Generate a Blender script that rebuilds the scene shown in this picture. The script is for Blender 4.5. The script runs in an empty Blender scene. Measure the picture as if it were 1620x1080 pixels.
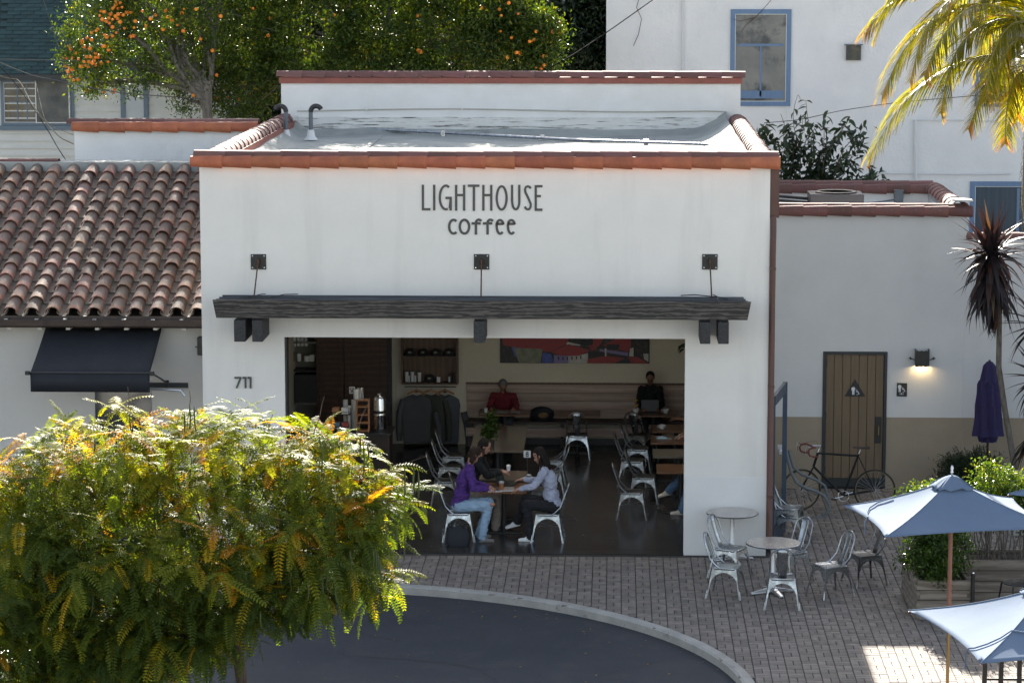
import bpy, math, random
import numpy as np
from mathutils import Vector, Matrix
random.seed(7); np.random.seed(7)
rnd, uni = random.random, random.uniform
PI = math.pi
SC = bpy.context.scene
COL = SC.collection
# ------------------------------------------------------------------ camera
CAM = (6.3265, -41.9, 9.2396); PITCH, YAW, ROLL, FPX = 0.141058, 0.037796, -0.000674, 4400.0
cd = bpy.data.cameras.new('camera'); cam = bpy.data.objects.new('camera', cd); COL.objects.link(cam)
cd.sensor_width = 36; cd.lens = FPX / 1620 * 36; cd.clip_start = 0.5; cd.clip_end = 2000
_f = Vector((-math.sin(YAW) * math.cos(PITCH), math.cos(YAW) * math.cos(PITCH), -math.sin(PITCH)))
_r = Vector((math.cos(YAW), math.sin(YAW), 0)); _u = _r.cross(_f)
_rr = _r * math.cos(ROLL) + _u * math.sin(ROLL); _uu = -_r * math.sin(ROLL) + _u * math.cos(ROLL)
m = Matrix((_rr, _uu, -_f)).transposed().to_4x4(); m.translation = CAM
cam.matrix_world = m
SC.camera = cam
# ------------------------------------------------------------------ light
SUN_EL, SUN_AZ = math.radians(24.0), math.radians(-3.8)      # azimuth measured from +Y towards +X
sd = Vector((math.sin(SUN_AZ) * math.cos(SUN_EL), math.cos(SUN_AZ) * math.cos(SUN_EL), math.sin(SUN_EL)))
sl = bpy.data.lights.new('sun', 'SUN'); sl.energy = 5.0; sl.angle = math.radians(0.5); sl.color = (1.0, 0.93, 0.82)
so = bpy.data.objects.new('sun', sl); COL.objects.link(so); so.rotation_euler = sd.to_track_quat('Z', 'Y').to_euler()
W = bpy.data.worlds.new('World'); SC.world = W; W.use_nodes = True
nt = W.node_tree; bg = nt.nodes['Background']; sky = nt.nodes.new('ShaderNodeTexSky')
sky.sky_type = 'NISHITA'; sky.sun_disc = False; sky.sun_elevation = SUN_EL; sky.sun_rotation = SUN_AZ
sky.air_density = 1.0; sky.dust_density = 2.0; sky.ozone_density = 1.0
hsv = nt.nodes.new('ShaderNodeHueSaturation'); hsv.inputs['Saturation'].default_value = .62
nt.links.new(sky.outputs[0], hsv.inputs['Color']); nt.links.new(hsv.outputs[0], bg.inputs[0]); bg.inputs[1].default_value = 0.075
vs = SC.view_settings; vs.view_transform = 'Standard'; vs.look = 'None'; vs.gamma = 1; vs.use_curve_mapping = False
vs.exposure = 2.15
SC.cycles.max_bounces = 8; SC.cycles.diffuse_bounces = 5; SC.cycles.glossy_bounces = 3
SC.cycles.transmission_bounces = 5; SC.cycles.transparent_max_bounces = 6

# ------------------------------------------------------------------ helpers
def at(px, py, **k):
    d = _f + _rr * ((px - 810) / FPX) + _uu * ((540 - py) / FPX)
    ax, val = list(k.items())[0]; i = 'xyz'.index(ax); t = (val - CAM[i]) / d[i]
    return Vector(CAM) + d * t

def tag(o, label=None, cat=None, group=None, kind=None):
    if label: o['label'] = label
    if cat: o['category'] = cat
    if group: o['group'] = group
    if kind: o['kind'] = kind
    return o

def T(name, label, cat, loc=(0, 0, 0), rz=0, group=None):
    o = bpy.data.objects.new(name, None); COL.objects.link(o); o.location = loc; o.rotation_euler = (0, 0, rz)
    o.empty_display_size = .2
    return tag(o, label, cat, group)

def rootloc(p):
    v = Vector((0, 0, 0))
    while p is not None:
        v = v + Vector(p.location); p = p.parent
    return v

class MB:
    def __init__(s): s.v = []; s.f = []; s.mi = []; s.cur = 0
    def add(s, vs, fs):
        n = len(s.v); s.v += [tuple(p) for p in vs]; s.f += [tuple(i + n for i in f) for f in fs]; s.mi += [s.cur] * len(fs); return s
    def box(s, x0, x1, y0, y1, z0, z1):
        return s.add([(x0,y0,z0),(x1,y0,z0),(x1,y1,z0),(x0,y1,z0),(x0,y0,z1),(x1,y0,z1),(x1,y1,z1),(x0,y1,z1)],
                     [(0,3,2,1),(4,5,6,7),(0,1,5,4),(1,2,6,5),(2,3,7,6),(3,0,4,7)])
    def obox(s, c, sz, R=None):
        a, b, d = sz[0]/2, sz[1]/2, sz[2]/2; R = R or Matrix.Identity(3); c = Vector(c)
        vs = [c + R @ Vector(p) for p in [(-a,-b,-d),(a,-b,-d),(a,b,-d),(-a,b,-d),(-a,-b,d),(a,-b,d),(a,b,d),(-a,b,d)]]
        return s.add(vs, [(0,3,2,1),(4,5,6,7),(0,1,5,4),(1,2,6,5),(2,3,7,6),(3,0,4,7)])
    def bar(s, a, b, w, h, up=(0,0,1)):
        a, b = Vector(a), Vector(b); d = b - a; L = d.length; d.normalize(); u = Vector(up)
        sx = d.cross(u)
        if sx.length < 1e-4: sx = d.cross(Vector((1,0,0)))
        sx.normalize(); u = sx.cross(d)
        R = Matrix((d, sx, u)).transposed()
        return s.obox((a + b) / 2, (L, w, h), R)
    def tube(s, pts, r, n=8, closed=False, caps=True):
        pts = [Vector(p) for p in pts]; N = len(pts)
        rs = r if isinstance(r, (list, tuple)) else [r] * N
        vs = []; prev = None
        for i, p in enumerate(pts):
            if closed: t = pts[(i+1) % N] - pts[i-1]
            else: t = pts[min(i+1, N-1)] - pts[max(i-1, 0)]
            if t.length < 1e-9: t = Vector((0,0,1))
            t.normalize()
            if prev is None:
                a = t.cross(Vector((0,0,1)))
                if a.length < .1: a = t.cross(Vector((1,0,0)))
            else: a = prev - t * prev.dot(t)
            a.normalize(); b = t.cross(a); prev = a
            for k in range(n):
                q = 2*PI*k/n; vs.append(p + (a*math.cos(q) + b*math.sin(q)) * rs[i])
        fs = []
        for i in range(N if closed else N-1):
            j = (i+1) % N
            for k in range(n):
                l = (k+1) % n; fs.append((i*n+k, i*n+l, j*n+l, j*n+k))
        if caps and not closed:
            fs.append(tuple(range(n-1, -1, -1))); fs.append(tuple((N-1)*n + k for k in range(n)))
        return s.add(vs, fs)
    def lathe(s, prof, c=(0,0,0), n=24, a0=0, a1=2*PI):
        vs = []; full = abs(a1 - a0 - 2*PI) < 1e-6; m_ = n if full else n+1
        for r, z in prof:
            for k in range(m_):
                q = a0 + (a1-a0)*k/n; vs.append((c[0]+r*math.cos(q), c[1]+r*math.sin(q), c[2]+z))
        fs = []
        for i in range(len(prof)-1):
            for k in range(n):
                l = (k+1) % m_ if full else k+1
                fs.append((i*m_+k, i*m_+l, (i+1)*m_+l, (i+1)*m_+k))
        if full:
            if prof[0][0] > 1e-6: fs.append(tuple(range(m_-1, -1, -1)))
            if prof[-1][0] > 1e-6: fs.append(tuple((len(prof)-1)*m_ + k for k in range(m_)))
        return s.add(vs, fs)
    def ell(s, c, r, n=12, m_=8, R=None):
        c = Vector(c); R = R or Matrix.Identity(3); r = (r,)*3 if isinstance(r, (int, float)) else r
        vs = [c + R @ Vector((0,0,-r[2]))]
        for i in range(1, m_):
            q = -PI/2 + PI*i/m_
            for k in range(n):
                w = 2*PI*k/n; vs.append(c + R @ Vector((r[0]*math.cos(q)*math.cos(w), r[1]*math.cos(q)*math.sin(w), r[2]*math.sin(q))))
        vs.append(c + R @ Vector((0,0,r[2]))); fs = []
        for k in range(n): fs.append((0, 1+(k+1) % n, 1+k))
        for i in range(m_-2):
            for k in range(n):
                l = (k+1) % n; a = 1+i*n; b = 1+(i+1)*n; fs.append((a+k, a+l, b+l, b+k))
        t = len(vs)-1; a = 1+(m_-2)*n
        for k in range(n): fs.append((a+k, a+(k+1) % n, t))
        return s.add(vs, fs)
    def cap(s, a, b, ra, rb, n=10):     # tapered capsule
        a, b = Vector(a), Vector(b); s.ell(a, ra, n, 6); s.ell(b, rb, n, 6); return s.tube([a, b], [ra, rb], n)
    def prism(s, poly, f0, f1):         # poly 2d; f0/f1 map (u,v) -> 3d for the two ends
        n = len(poly); vs = [f0(*p) for p in poly] + [f1(*p) for p in poly]
        fs = [tuple(range(n)), tuple(range(2*n-1, n-1, -1))] + [(i, i+n, (i+1) % n + n, (i+1) % n) for i in range(n)]
        return s.add(vs, fs)
    def xz(s, poly, y0, y1):            # polygon in x,z extruded along y
        return s.prism(poly, lambda u, v: (u, y0, v), lambda u, v: (u, y1, v))
    def yz(s, poly, x0, x1):
        return s.prism(poly, lambda u, v: (x0, u, v), lambda u, v: (x1, u, v))
    def xy(s, poly, z0, z1):
        return s.prism(poly, lambda u, v: (u, v, z0), lambda u, v: (u, v, z1))
    def build(s, name, mat, parent=None, smooth=False, bev=0, world=True, label=None, fix=True, me_only=False):
        me = bpy.data.meshes.new(name); off = rootloc(parent) if world else Vector((0,0,0))
        me.from_pydata([(p[0]-off.x, p[1]-off.y, p[2]-off.z) for p in s.v], [], s.f)
        for mm in (mat if isinstance(mat, (list, tuple)) else [mat]): me.materials.append(mm)
        if len(me.materials) > 1: me.polygons.foreach_set('material_index', s.mi)
        if fix:
            import bmesh
            bm = bmesh.new(); bm.from_mesh(me); bmesh.ops.recalc_face_normals(bm, faces=bm.faces); bm.to_mesh(me); bm.free()
        if smooth:
            me.polygons.foreach_set('use_smooth', [True]*len(me.polygons))
            try: me.set_sharp_from_angle(angle=math.radians(42))
            except Exception: pass
        me.update()
        if me_only: return me
        o = bpy.data.objects.new(name, me); COL.objects.link(o); o.parent = parent
        if bev:
            b = o.modifiers.new('bevel', 'BEVEL'); b.width = bev; b.segments = 2; b.limit_method = 'ANGLE'; b.angle_limit = .7
            b.harden_normals = False
        if label: o['label'] = label
        return o

def inst(me, name, parent=None, loc=(0,0,0), rot=(0,0,0), sc=(1,1,1), world=True):
    o = bpy.data.objects.new(name, me); COL.objects.link(o); o.parent = parent
    o.location = Vector(loc) - (rootloc(parent) if world else Vector((0,0,0))); o.rotation_euler = rot; o.scale = sc
    return o

def copy_tree(o, parent=None):
    c = o.copy(); COL.objects.link(c); c.parent = parent
    for ch in list(o.children): copy_tree(ch, c)
    return c

def relabel(o, label): o['label'] = label; return o

def npmesh(name, V, F, mat, parent=None, rn=None, smooth=False, me_only=False, offset=True):
    V = np.asarray(V, np.float32).copy(); F = np.asarray(F, np.int32); k = F.shape[1]
    if offset and parent is not None: V -= np.array(rootloc(parent), np.float32)
    me = bpy.data.meshes.new(name); me.vertices.add(len(V)); me.vertices.foreach_set('co', V.ravel())
    me.loops.add(F.size); me.loops.foreach_set('vertex_index', F.ravel())
    me.polygons.add(len(F)); me.polygons.foreach_set('loop_start', np.arange(len(F), dtype=np.int32)*k)
    try: me.polygons.foreach_set('loop_total', np.full(len(F), k, np.int32))
    except Exception: pass
    for mm in (mat if isinstance(mat, (list, tuple)) else [mat]): me.materials.append(mm)
    if rn is not None:
        a = me.attributes.new('rnd', 'FLOAT', 'FACE'); a.data.foreach_set('value', np.asarray(rn, np.float32))
    me.update(calc_edges=True); me.validate()
    if smooth: me.polygons.foreach_set('use_smooth', [True]*len(me.polygons))
    if me_only: return me
    o = bpy.data.objects.new(name, me); COL.objects.link(o); o.parent = parent
    return o

# ------------------------------------------------------------------ materials
class NT:
    def __init__(s, name):
        s.m = bpy.data.materials.new(name); s.m.use_nodes = True; s.t = s.m.node_tree; s.n = s.t.nodes; s.l = s.t.links
        s.p = s.n['Principled BSDF']
    def new(s, typ, **k):
        n = s.n.new('ShaderNode' + typ)
        for a, v in k.items(): setattr(n, a, v)
        return n
    def link(s, a, b): s.l.new(a, b)
def rgba(c): return (c[0], c[1], c[2], 1)

def M(name, col, rough=.6, metal=0., c2=None, scale=4., detail=5., stretch=(1,1,1), lo=.35, hi=.65, bump=0., bscale=60.,
      isl=0., obj=0., c3=None, s3=1.2, lo3=.55, hi3=.75, rv=0., spec=.5, dist=0., coat=0., attr=0., bdist=.01, c3f=1., st3=(1,1,1)):
    x = NT(name); p = x.p
    tc = x.new('TexCoord'); mp = x.new('Mapping'); mp.inputs['Scale'].default_value = stretch
    x.link(tc.outputs['Object'], mp.inputs['Vector'])
    no = x.new('TexNoise'); no.inputs['Scale'].default_value = scale; no.inputs['Detail'].default_value = detail
    no.inputs['Roughness'].default_value = .6; no.inputs['Distortion'].default_value = dist
    x.link(mp.outputs[0], no.inputs['Vector'])
    mr = x.new('MapRange'); mr.inputs['From Min'].default_value = lo; mr.inputs['From Max'].default_value = hi
    x.link(no.outputs['Fac'], mr.inputs['Value'])
    mix = x.new('Mix', data_type='RGBA'); mix.inputs[6].default_value = rgba(col); mix.inputs[7].default_value = rgba(c2 or col)
    x.link(mr.outputs[0], mix.inputs[0]); out = mix.outputs[2]
    if c3:
        mp3 = x.new('Mapping'); mp3.inputs['Scale'].default_value = st3; x.link(tc.outputs['Object'], mp3.inputs['Vector'])
        n3 = x.new('TexNoise'); n3.inputs['Scale'].default_value = s3; n3.inputs['Detail'].default_value = 6; n3.inputs['Roughness'].default_value = .65
        x.link(mp3.outputs[0], n3.inputs['Vector'])
        m3 = x.new('MapRange'); m3.inputs['From Min'].default_value = lo3; m3.inputs['From Max'].default_value = hi3; m3.inputs['To Max'].default_value = c3f
        x.link(n3.outputs['Fac'], m3.inputs['Value'])
        mx = x.new('Mix', data_type='RGBA'); x.link(m3.outputs[0], mx.inputs[0]); x.link(out, mx.inputs[6]); mx.inputs[7].default_value = rgba(c3); out = mx.outputs[2]
    amt = max(isl, obj, attr)
    if amt:
        if attr: a = x.new('Attribute', attribute_name='rnd'); src = a.outputs['Fac']
        elif isl: g = x.new('NewGeometry'); src = g.outputs['Random Per Island']
        else: g = x.new('ObjectInfo'); src = g.outputs['Random']
        hs = x.new('HueSaturation'); r1 = x.new('MapRange'); r1.inputs['To Min'].default_value = 1-amt; r1.inputs['To Max'].default_value = 1+amt
        x.link(src, r1.inputs['Value']); x.link(r1.outputs[0], hs.inputs['Value'])
        wn = x.new('TexWhiteNoise', noise_dimensions='1D'); x.link(src, wn.inputs['W'])
        r2 = x.new('MapRange'); r2.inputs['To Min'].default_value = .5-amt*.03; r2.inputs['To Max'].default_value = .5+amt*.03
        x.link(wn.outputs['Value'], r2.inputs['Value']); x.link(r2.outputs[0], hs.inputs['Hue'])
        x.link(out, hs.inputs['Color']); out = hs.outputs[0]
    x.link(out, p.inputs['Base Color'])
    p.inputs['Roughness'].default_value = rough; p.inputs['Metallic'].default_value = metal
    p.inputs['Specular IOR Level'].default_value = spec
    if coat: p.inputs['Coat Weight'].default_value = coat; p.inputs['Coat Roughness'].default_value = .15
    if rv:
        r = x.new('MapRange'); r.inputs['To Min'].default_value = max(.02, rough-rv); r.inputs['To Max'].default_value = min(1, rough+rv)
        r.inputs['From Min'].default_value = .3; r.inputs['From Max'].default_value = .7
        x.link(no.outputs['Fac'], r.inputs['Value']); x.link(r.outputs[0], p.inputs['Roughness'])
    if bump:
        bn = x.new('TexNoise'); bn.inputs['Scale'].default_value = bscale; bn.inputs['Detail'].default_value = 4
        x.link(mp.outputs[0], bn.inputs['Vector'])
        b = x.new('Bump'); b.inputs['Strength'].default_value = bump; b.inputs['Distance'].default_value = bdist
        x.link(bn.outputs['Fac'], b.inputs['Height']); x.link(b.outputs[0], p.inputs['Normal'])
    return x.m

def leafmat(name, cols, trans=.4, rough=.4, spec=.5, src='attr', tcol=(1.5, 1.45, .5)):
    """cols = [(pos, colour)...] picked by a per-leaf random number; light passes through the blade"""
    x = NT(name); p = x.p
    if src == 'attr': a = x.new('Attribute', attribute_name='rnd'); s_ = a.outputs['Fac']
    elif src == 'obj': a = x.new('ObjectInfo'); s_ = a.outputs['Random']
    else: a = x.new('NewGeometry'); s_ = a.outputs['Random Per Island']
    cr = x.new('ValToRGB'); e = cr.color_ramp.elements
    e[0].position = cols[0][0]; e[0].color = rgba(cols[0][1]); e[1].position = cols[-1][0]; e[1].color = rgba(cols[-1][1])
    for po, c in cols[1:-1]: k = e.new(po); k.color = rgba(c)
    x.link(s_, cr.inputs[0]); x.link(cr.outputs[0], p.inputs['Base Color'])
    p.inputs['Roughness'].default_value = rough; p.inputs['Specular IOR Level'].default_value = spec
    tr = x.new('BsdfTranslucent'); mc = x.new('Mix', data_type='RGBA', blend_type='MULTIPLY'); mc.inputs[0].default_value = 1
    x.link(cr.outputs[0], mc.inputs[6]); mc.inputs[7].default_value = rgba(tcol); x.link(mc.outputs[2], tr.inputs['Color'])
    ms = x.new('MixShader'); ms.inputs[0].default_value = trans; x.link(p.outputs[0], ms.inputs[1]); x.link(tr.outputs[0], ms.inputs[2])
    x.link(ms.outputs[0], x.n['Material Output'].inputs['Surface'])
    return x.m

def emit(name, col, st):
    x = NT(name); x.p.inputs['Base Color'].default_value = rgba(col); x.p.inputs['Emission Color'].default_value = rgba(col)
    x.p.inputs['Emission Strength'].default_value = st; return x.m

def woodmat(name, c1, c2, rough=.6, ax=0, sc=14, dist=6, bump=.3, obj=0.):
    x = NT(name); p = x.p; tc = x.new('TexCoord'); mp = x.new('Mapping')
    s = [1, 1, 1]; s[ax] = .12; mp.inputs['Scale'].default_value = s
    if obj:
        oi = x.new('ObjectInfo'); sh = x.new('VectorMath', operation='SCALE'); sh.inputs[0].default_value = (3, 7, 5)
        x.link(oi.outputs['Random'], sh.inputs['Scale']); ad = x.new('VectorMath', operation='ADD')
        x.link(tc.outputs['Object'], ad.inputs[0]); x.link(sh.outputs[0], ad.inputs[1]); x.link(ad.outputs[0], mp.inputs['Vector'])
    else: x.link(tc.outputs['Object'], mp.inputs['Vector'])
    wv = x.new('TexWave', wave_type='BANDS', bands_direction='Z' if ax != 2 else 'X')
    wv.inputs['Scale'].default_value = sc; wv.inputs['Distortion'].default_value = dist; wv.inputs['Detail'].default_value = 4
    wv.inputs['Detail Scale'].default_value = 1.4; wv.inputs['Detail Roughness'].default_value = .7
    x.link(mp.outputs[0], wv.inputs['Vector'])
    n2 = x.new('TexNoise'); n2.inputs['Scale'].default_value = 30; n2.inputs['Detail'].default_value = 6; x.link(mp.outputs[0], n2.inputs['Vector'])
    mu = x.new('Math', operation='MULTIPLY'); x.link(wv.outputs['Fac'], mu.inputs[0]); x.link(n2.outputs['Fac'], mu.inputs[1])
    mr = x.new('MapRange'); mr.inputs['From Min'].default_value = .15; mr.inputs['From Max'].default_value = .5; x.link(mu.outputs[0], mr.inputs['Value'])
    mix = x.new('Mix', data_type='RGBA'); mix.inputs[6].default_value = rgba(c1); mix.inputs[7].default_value = rgba(c2)
    x.link(mr.outputs[0], mix.inputs[0]); out = mix.outputs[2]
    if obj:
        hs = x.new('HueSaturation'); r1 = x.new('MapRange'); r1.inputs['To Min'].default_value = 1-obj; r1.inputs['To Max'].default_value = 1+obj
        x.link(oi.outputs['Random'], r1.inputs['Value']); x.link(r1.outputs[0], hs.inputs['Value']); x.link(out, hs.inputs['Color']); out = hs.outputs[0]
    x.link(out, p.inputs['Base Color']); p.inputs['Roughness'].default_value = rough
    if bump:
        b = x.new('Bump'); b.inputs['Strength'].default_value = bump; b.inputs['Distance'].default_value = .004
        x.link(mu.outputs[0], b.inputs['Height']); x.link(b.outputs[0], p.inputs['Normal'])
    return x.m

stucco = M('stucco_cream', (.84,.80,.735), .88, c2=(.80,.765,.70), scale=1.4, c3=(.56,.53,.48), s3=.8, lo3=.52, hi3=.82, c3f=.42, st3=(2.6,2.6,.30), bump=.35, bscale=45, bdist=.004)
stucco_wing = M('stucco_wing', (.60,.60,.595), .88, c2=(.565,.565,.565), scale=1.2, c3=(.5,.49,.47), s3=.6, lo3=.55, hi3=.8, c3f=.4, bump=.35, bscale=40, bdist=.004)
stucco_white = M('stucco_white', (.78,.77,.75), .85, c2=(.72,.71,.68), scale=1.5, c3=(.35,.33,.28), s3=1.1, lo3=.62, hi3=.8, c3f=.35, bump=.5, bscale=30, bdist=.006)
tanpaint = M('tan_paint', (.32,.262,.19), .85, c2=(.295,.24,.175), scale=2, bump=.3, bscale=40, bdist=.004)
inwall = M('inside_wall', (.68,.61,.48), .75, c2=(.65,.58,.455), scale=1.5, bump=.1, bscale=60, bdist=.002)
incream = M('inside_cream', (.62,.58,.50), .7)
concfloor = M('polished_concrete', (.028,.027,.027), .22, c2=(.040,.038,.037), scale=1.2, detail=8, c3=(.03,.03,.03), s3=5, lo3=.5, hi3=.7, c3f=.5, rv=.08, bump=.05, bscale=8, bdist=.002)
asphalt = M('asphalt', (.024,.029,.038), .85, c2=(.033,.037,.046), scale=.8, detail=9, c3=(.06,.06,.058), s3=2.2, lo3=.52, hi3=.72, c3f=.5, bump=.8, bscale=120, bdist=.004)
kerbm = M('kerb_concrete', (.40,.385,.35), .85, c2=(.31,.30,.275), scale=3, detail=8, c3=(.14,.13,.12), s3=5, lo3=.60, hi3=.72, c3f=.8, bump=.5, bscale=70, bdist=.006)
concrete = M('pale_concrete', (.42,.40,.37), .85, c2=(.36,.345,.32), scale=.5, bump=.3)
paver = M('paver', (.235,.198,.168), .88, c2=(.165,.146,.13), scale=9, detail=4, isl=.20, c3=(.095,.088,.082), s3=1.1, lo3=.54, hi3=.78, c3f=.38, bump=.5, bscale=120, bdist=.003)
paver_o = M('paver_single', (.235,.198,.168), .88, c2=(.165,.146,.13), scale=9, detail=4, obj=.20, bump=.5, bscale=120, bdist=.003)
sandm = M('joint_sand', (.055,.048,.042), .95, c2=(.03,.028,.026), scale=3)
terra = M('terracotta', (.44,.135,.062), .72, c2=(.34,.10,.048), scale=7, obj=.16, c3=(.22,.10,.07), s3=3, lo3=.55, hi3=.8, c3f=.6, bump=.25, bscale=50, bdist=.003)
terra_top = M('terracotta_weathered', (.18,.078,.066), .8, c2=(.14,.065,.058), scale=6, obj=.2, c3=(.30,.25,.2), s3=6, lo3=.6, hi3=.8, c3f=.5, bump=.3, bscale=50, bdist=.003)
terra_roof = M('terracotta_old', (.245,.105,.068), .8, c2=(.20,.125,.085), scale=3, obj=.48, c3=(.11,.095,.085), s3=4, lo3=.46, hi3=.66, c3f=.85, bump=.5, bscale=40, bdist=.005)
terra_pan = M('terracotta_pan', (.22,.17,.13), .85, c2=(.15,.12,.095), scale=7, obj=.25, c3=(.3,.26,.2), s3=9, lo3=.5, hi3=.7, c3f=.6, bump=.5, bscale=40, bdist=.005)
redpaint = M('red_oxide_paint', (.30,.095,.07), .7, c2=(.24,.08,.06), scale=4)
membrane = M('roof_membrane', (.40,.41,.38), .92, spec=.15, c2=(.30,.315,.30), scale=1.3, detail=8, c3=(.10,.10,.085), s3=1.5, lo3=.60, hi3=.74, c3f=.7, st3=(.5,2.5,2.5), bump=.15, bscale=6, bdist=.01)
membrane_w = M('roof_coating', (.70,.69,.66), .6, c2=(.62,.61,.57), scale=3, c3=(.05,.05,.04), s3=2.6, lo3=.55, hi3=.62, c3f=.9, st3=(.7,3,13), bump=.3, bscale=8, bdist=.01)
darkwood = woodmat('charred_wood', (.034,.030,.026), (.115,.10,.085), .85, 0, 6, 12, .5)
darkwood_y = M('charred_wood_end', (.022,.022,.024), .75, c2=(.055,.052,.05), scale=14, stretch=(3,.3,3), bump=.4, bscale=30)
steelblk = M('black_steel', (.035,.036,.038), .45, .6, c2=(.05,.045,.04), scale=12)
rust = M('rusty_steel', (.07,.045,.035), .7, .4, c2=(.13,.06,.035), scale=20)
blackpl = M('black_plastic', (.018,.018,.019), .45)
blackfab = M('black_canvas', (.012,.014,.019), .8, c2=(.018,.02,.026), scale=2, bump=.2, bscale=300, bdist=.001)
gutterm = M('gutter_bronze', (.045,.033,.028), .5, .3, c2=(.08,.055,.042), scale=5)
copper = M('downspout_brown', (.13,.062,.045), .5, .25, c2=(.09,.045,.035), scale=4, stretch=(1,1,.3))
galv = M('galvanised_steel', (.47,.50,.53), .3, .95, c2=(.28,.29,.30), scale=9, detail=6, c3=(.25,.22,.17), s3=8, lo3=.6, hi3=.75, c3f=.6, rv=.1)
galv_dark = M('gunmetal_steel', (.26,.265,.27), .32, .95, c2=(.13,.13,.125), scale=9, detail=6, c3=(.14,.11,.07), s3=8, lo3=.55, hi3=.75, c3f=.7, rv=.1)
chrome = M('chrome', (.7,.7,.7), .14, 1.)
alum = M('aluminium', (.62,.63,.65), .35, .9)
steeltop = M('brushed_steel_top', (.56,.53,.50), .24, .75, c2=(.48,.46,.44), scale=5, stretch=(1,.2,1), rv=.06)
bluesteel = M('blue_grey_steel', (.05,.075,.11), .5, .3, c2=(.04,.06,.09), scale=5)
greypaint = M('grey_pvc', (.13,.15,.165), .5, c2=(.11,.125,.14), scale=6)
bluetrim = M('blue_trim', (.13,.21,.33), .6, c2=(.11,.18,.29), scale=6, stretch=(4,4,.6), bump=.2, bscale=20)
greytrim = M('blue_grey_trim', (.12,.165,.21), .6)
whitetrim = M('white_trim', (.7,.7,.68), .5)
doorbrown = M('door_brown', (.165,.115,.066), .6, c2=(.135,.093,.055), scale=10, stretch=(3,3,.2), bump=.2, bscale=30)
doorframe = M('dark_frame', (.022,.026,.028), .5)
walnut = woodmat('walnut_panel', (.055,.026,.015), (.09,.043,.025), .5, 0, 3, 9, .05)
shelfwood = woodmat('shelf_wood', (.12,.068,.042), (.16,.095,.06), .55, 2, 3, 6, .05)
benchwood = woodmat('bench_wood', (.36,.255,.205), (.45,.34,.28), .6, 0, 2.5, 8, .05, obj=.14)
benchdark = M('bench_seat', (.045,.025,.017), .5)
tabletop = woodmat('table_wood', (.13,.055,.025), (.20,.09,.042), .3, 0, 8, 4, .05)
tablegloss = M('dark_table_top', (.12,.10,.075), .16, c2=(.10,.08,.06), scale=6)
planterwood = woodmat('weathered_planter', (.15,.122,.095), (.24,.205,.165), .8, 0, 2.5, 9, .2, obj=.2)
umbfab = M('umbrella_canvas', (.145,.195,.275), .9, spec=.15, c2=(.13,.178,.255), scale=1.6, bump=.18, bscale=5, bdist=.02)
umbpole = M('umbrella_pole', (.28,.135,.09), .5, c2=(.24,.11,.075), scale=6)
brass = M('brass', (.45,.30,.13), .3, .8)
purplefab = M('purple_canvas', (.028,.020,.085), .85, c2=(.022,.016,.065), scale=4)
bark = M('bark', (.12,.085,.06), .9, c2=(.07,.05,.038), scale=14, stretch=(3,3,.5), bump=.8, bscale=20, bdist=.01)
bark_grey = M('bark_grey', (.17,.15,.125), .9, c2=(.09,.08,.065), scale=10, stretch=(2,2,.7), bump=.7, bscale=20, bdist=.01)
barkpale = M('palm_trunk', (.26,.235,.19), .95, c2=(.15,.13,.10), scale=12, stretch=(1,1,4), bump=.8, bscale=14, bdist=.02)
soil = M('soil', (.035,.025,.018), .95, bump=.8, bscale=40)
ink = M('sign_ink', (.078,.075,.066), .6, c2=(.095,.09,.078), scale=3)
inkb = M('sign_black', (.015,.014,.013), .5)
signwhite = M('sign_white', (.62,.64,.68), .5)
clothgrey = M('hoodie_grey', (.085,.088,.092), .9, bump=.2, bscale=90)
clothgreen = M('hoodie_green', (.062,.064,.05), .9, bump=.2, bscale=90)
clothblue = M('hoodie_slate', (.09,.095,.108), .9, bump=.2, bscale=90)
hangerwood = M('hanger_wood', (.42,.20,.09), .5)
ceramic = M('white_ceramic', (.72,.72,.70), .2)
papercup = M('paper_white', (.7,.7,.68), .6)
glassm = M('window_glass', (.03,.035,.038), .06, spec=.8)
screenm = M('insect_screen', (.05,.055,.055), .5, c2=(.16,.155,.14), scale=1.6, detail=3, lo=.4, hi=.7)
curtain = M('window_curtain', (.22,.215,.19), .35, c2=(.14,.14,.13), scale=1.5, c3=(.05,.055,.055), s3=1.4, lo3=.5, hi3=.62)
leaves_fern = leafmat('fern_leaf', [(0,(.046,.070,.020)),(.3,(.068,.098,.020)),(.5,(.100,.130,.020)),(.70,(.155,.175,.020)),(.88,(.24,.225,.020)),(.96,(.38,.26,.018)),(1,(.45,.2,.02))], .42, .6, .12, tcol=(2.2,2.25,.38))
leaves_orange = leafmat('citrus_leaf', [(0,(.020,.042,.009)),(.45,(.038,.070,.011)),(.8,(.080,.120,.015)),(.95,(.18,.19,.02)),(1,(.34,.26,.03))], .38, .42, .35, tcol=(1.9,1.75,.35))
leaves_dark = leafmat('dark_leaf', [(0,(.014,.028,.014)),(.6,(.022,.042,.018)),(1,(.035,.06,.024))], .25, .35, .5)
leaves_hedge = leafmat('hedge_leaf', [(0,(.025,.055,.010)),(.5,(.045,.085,.013)),(.9,(.10,.16,.02)),(1,(.2,.2,.02))], .4, .35, .5, tcol=(1.8,1.7,.4))
leaves_shrub = leafmat('shrub_leaf', [(0,(.022,.045,.016)),(1,(.05,.085,.03))], .25, .4, .5, src='obj')
palmleaf = leafmat('palm_leaf', [(0,(.075,.095,.012)),(.5,(.13,.14,.015)),(.8,(.22,.19,.02)),(.93,(.25,.15,.03)),(1,(.2,.10,.03))], .55, .35, .5, tcol=(2.6,2.2,.3))
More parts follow.
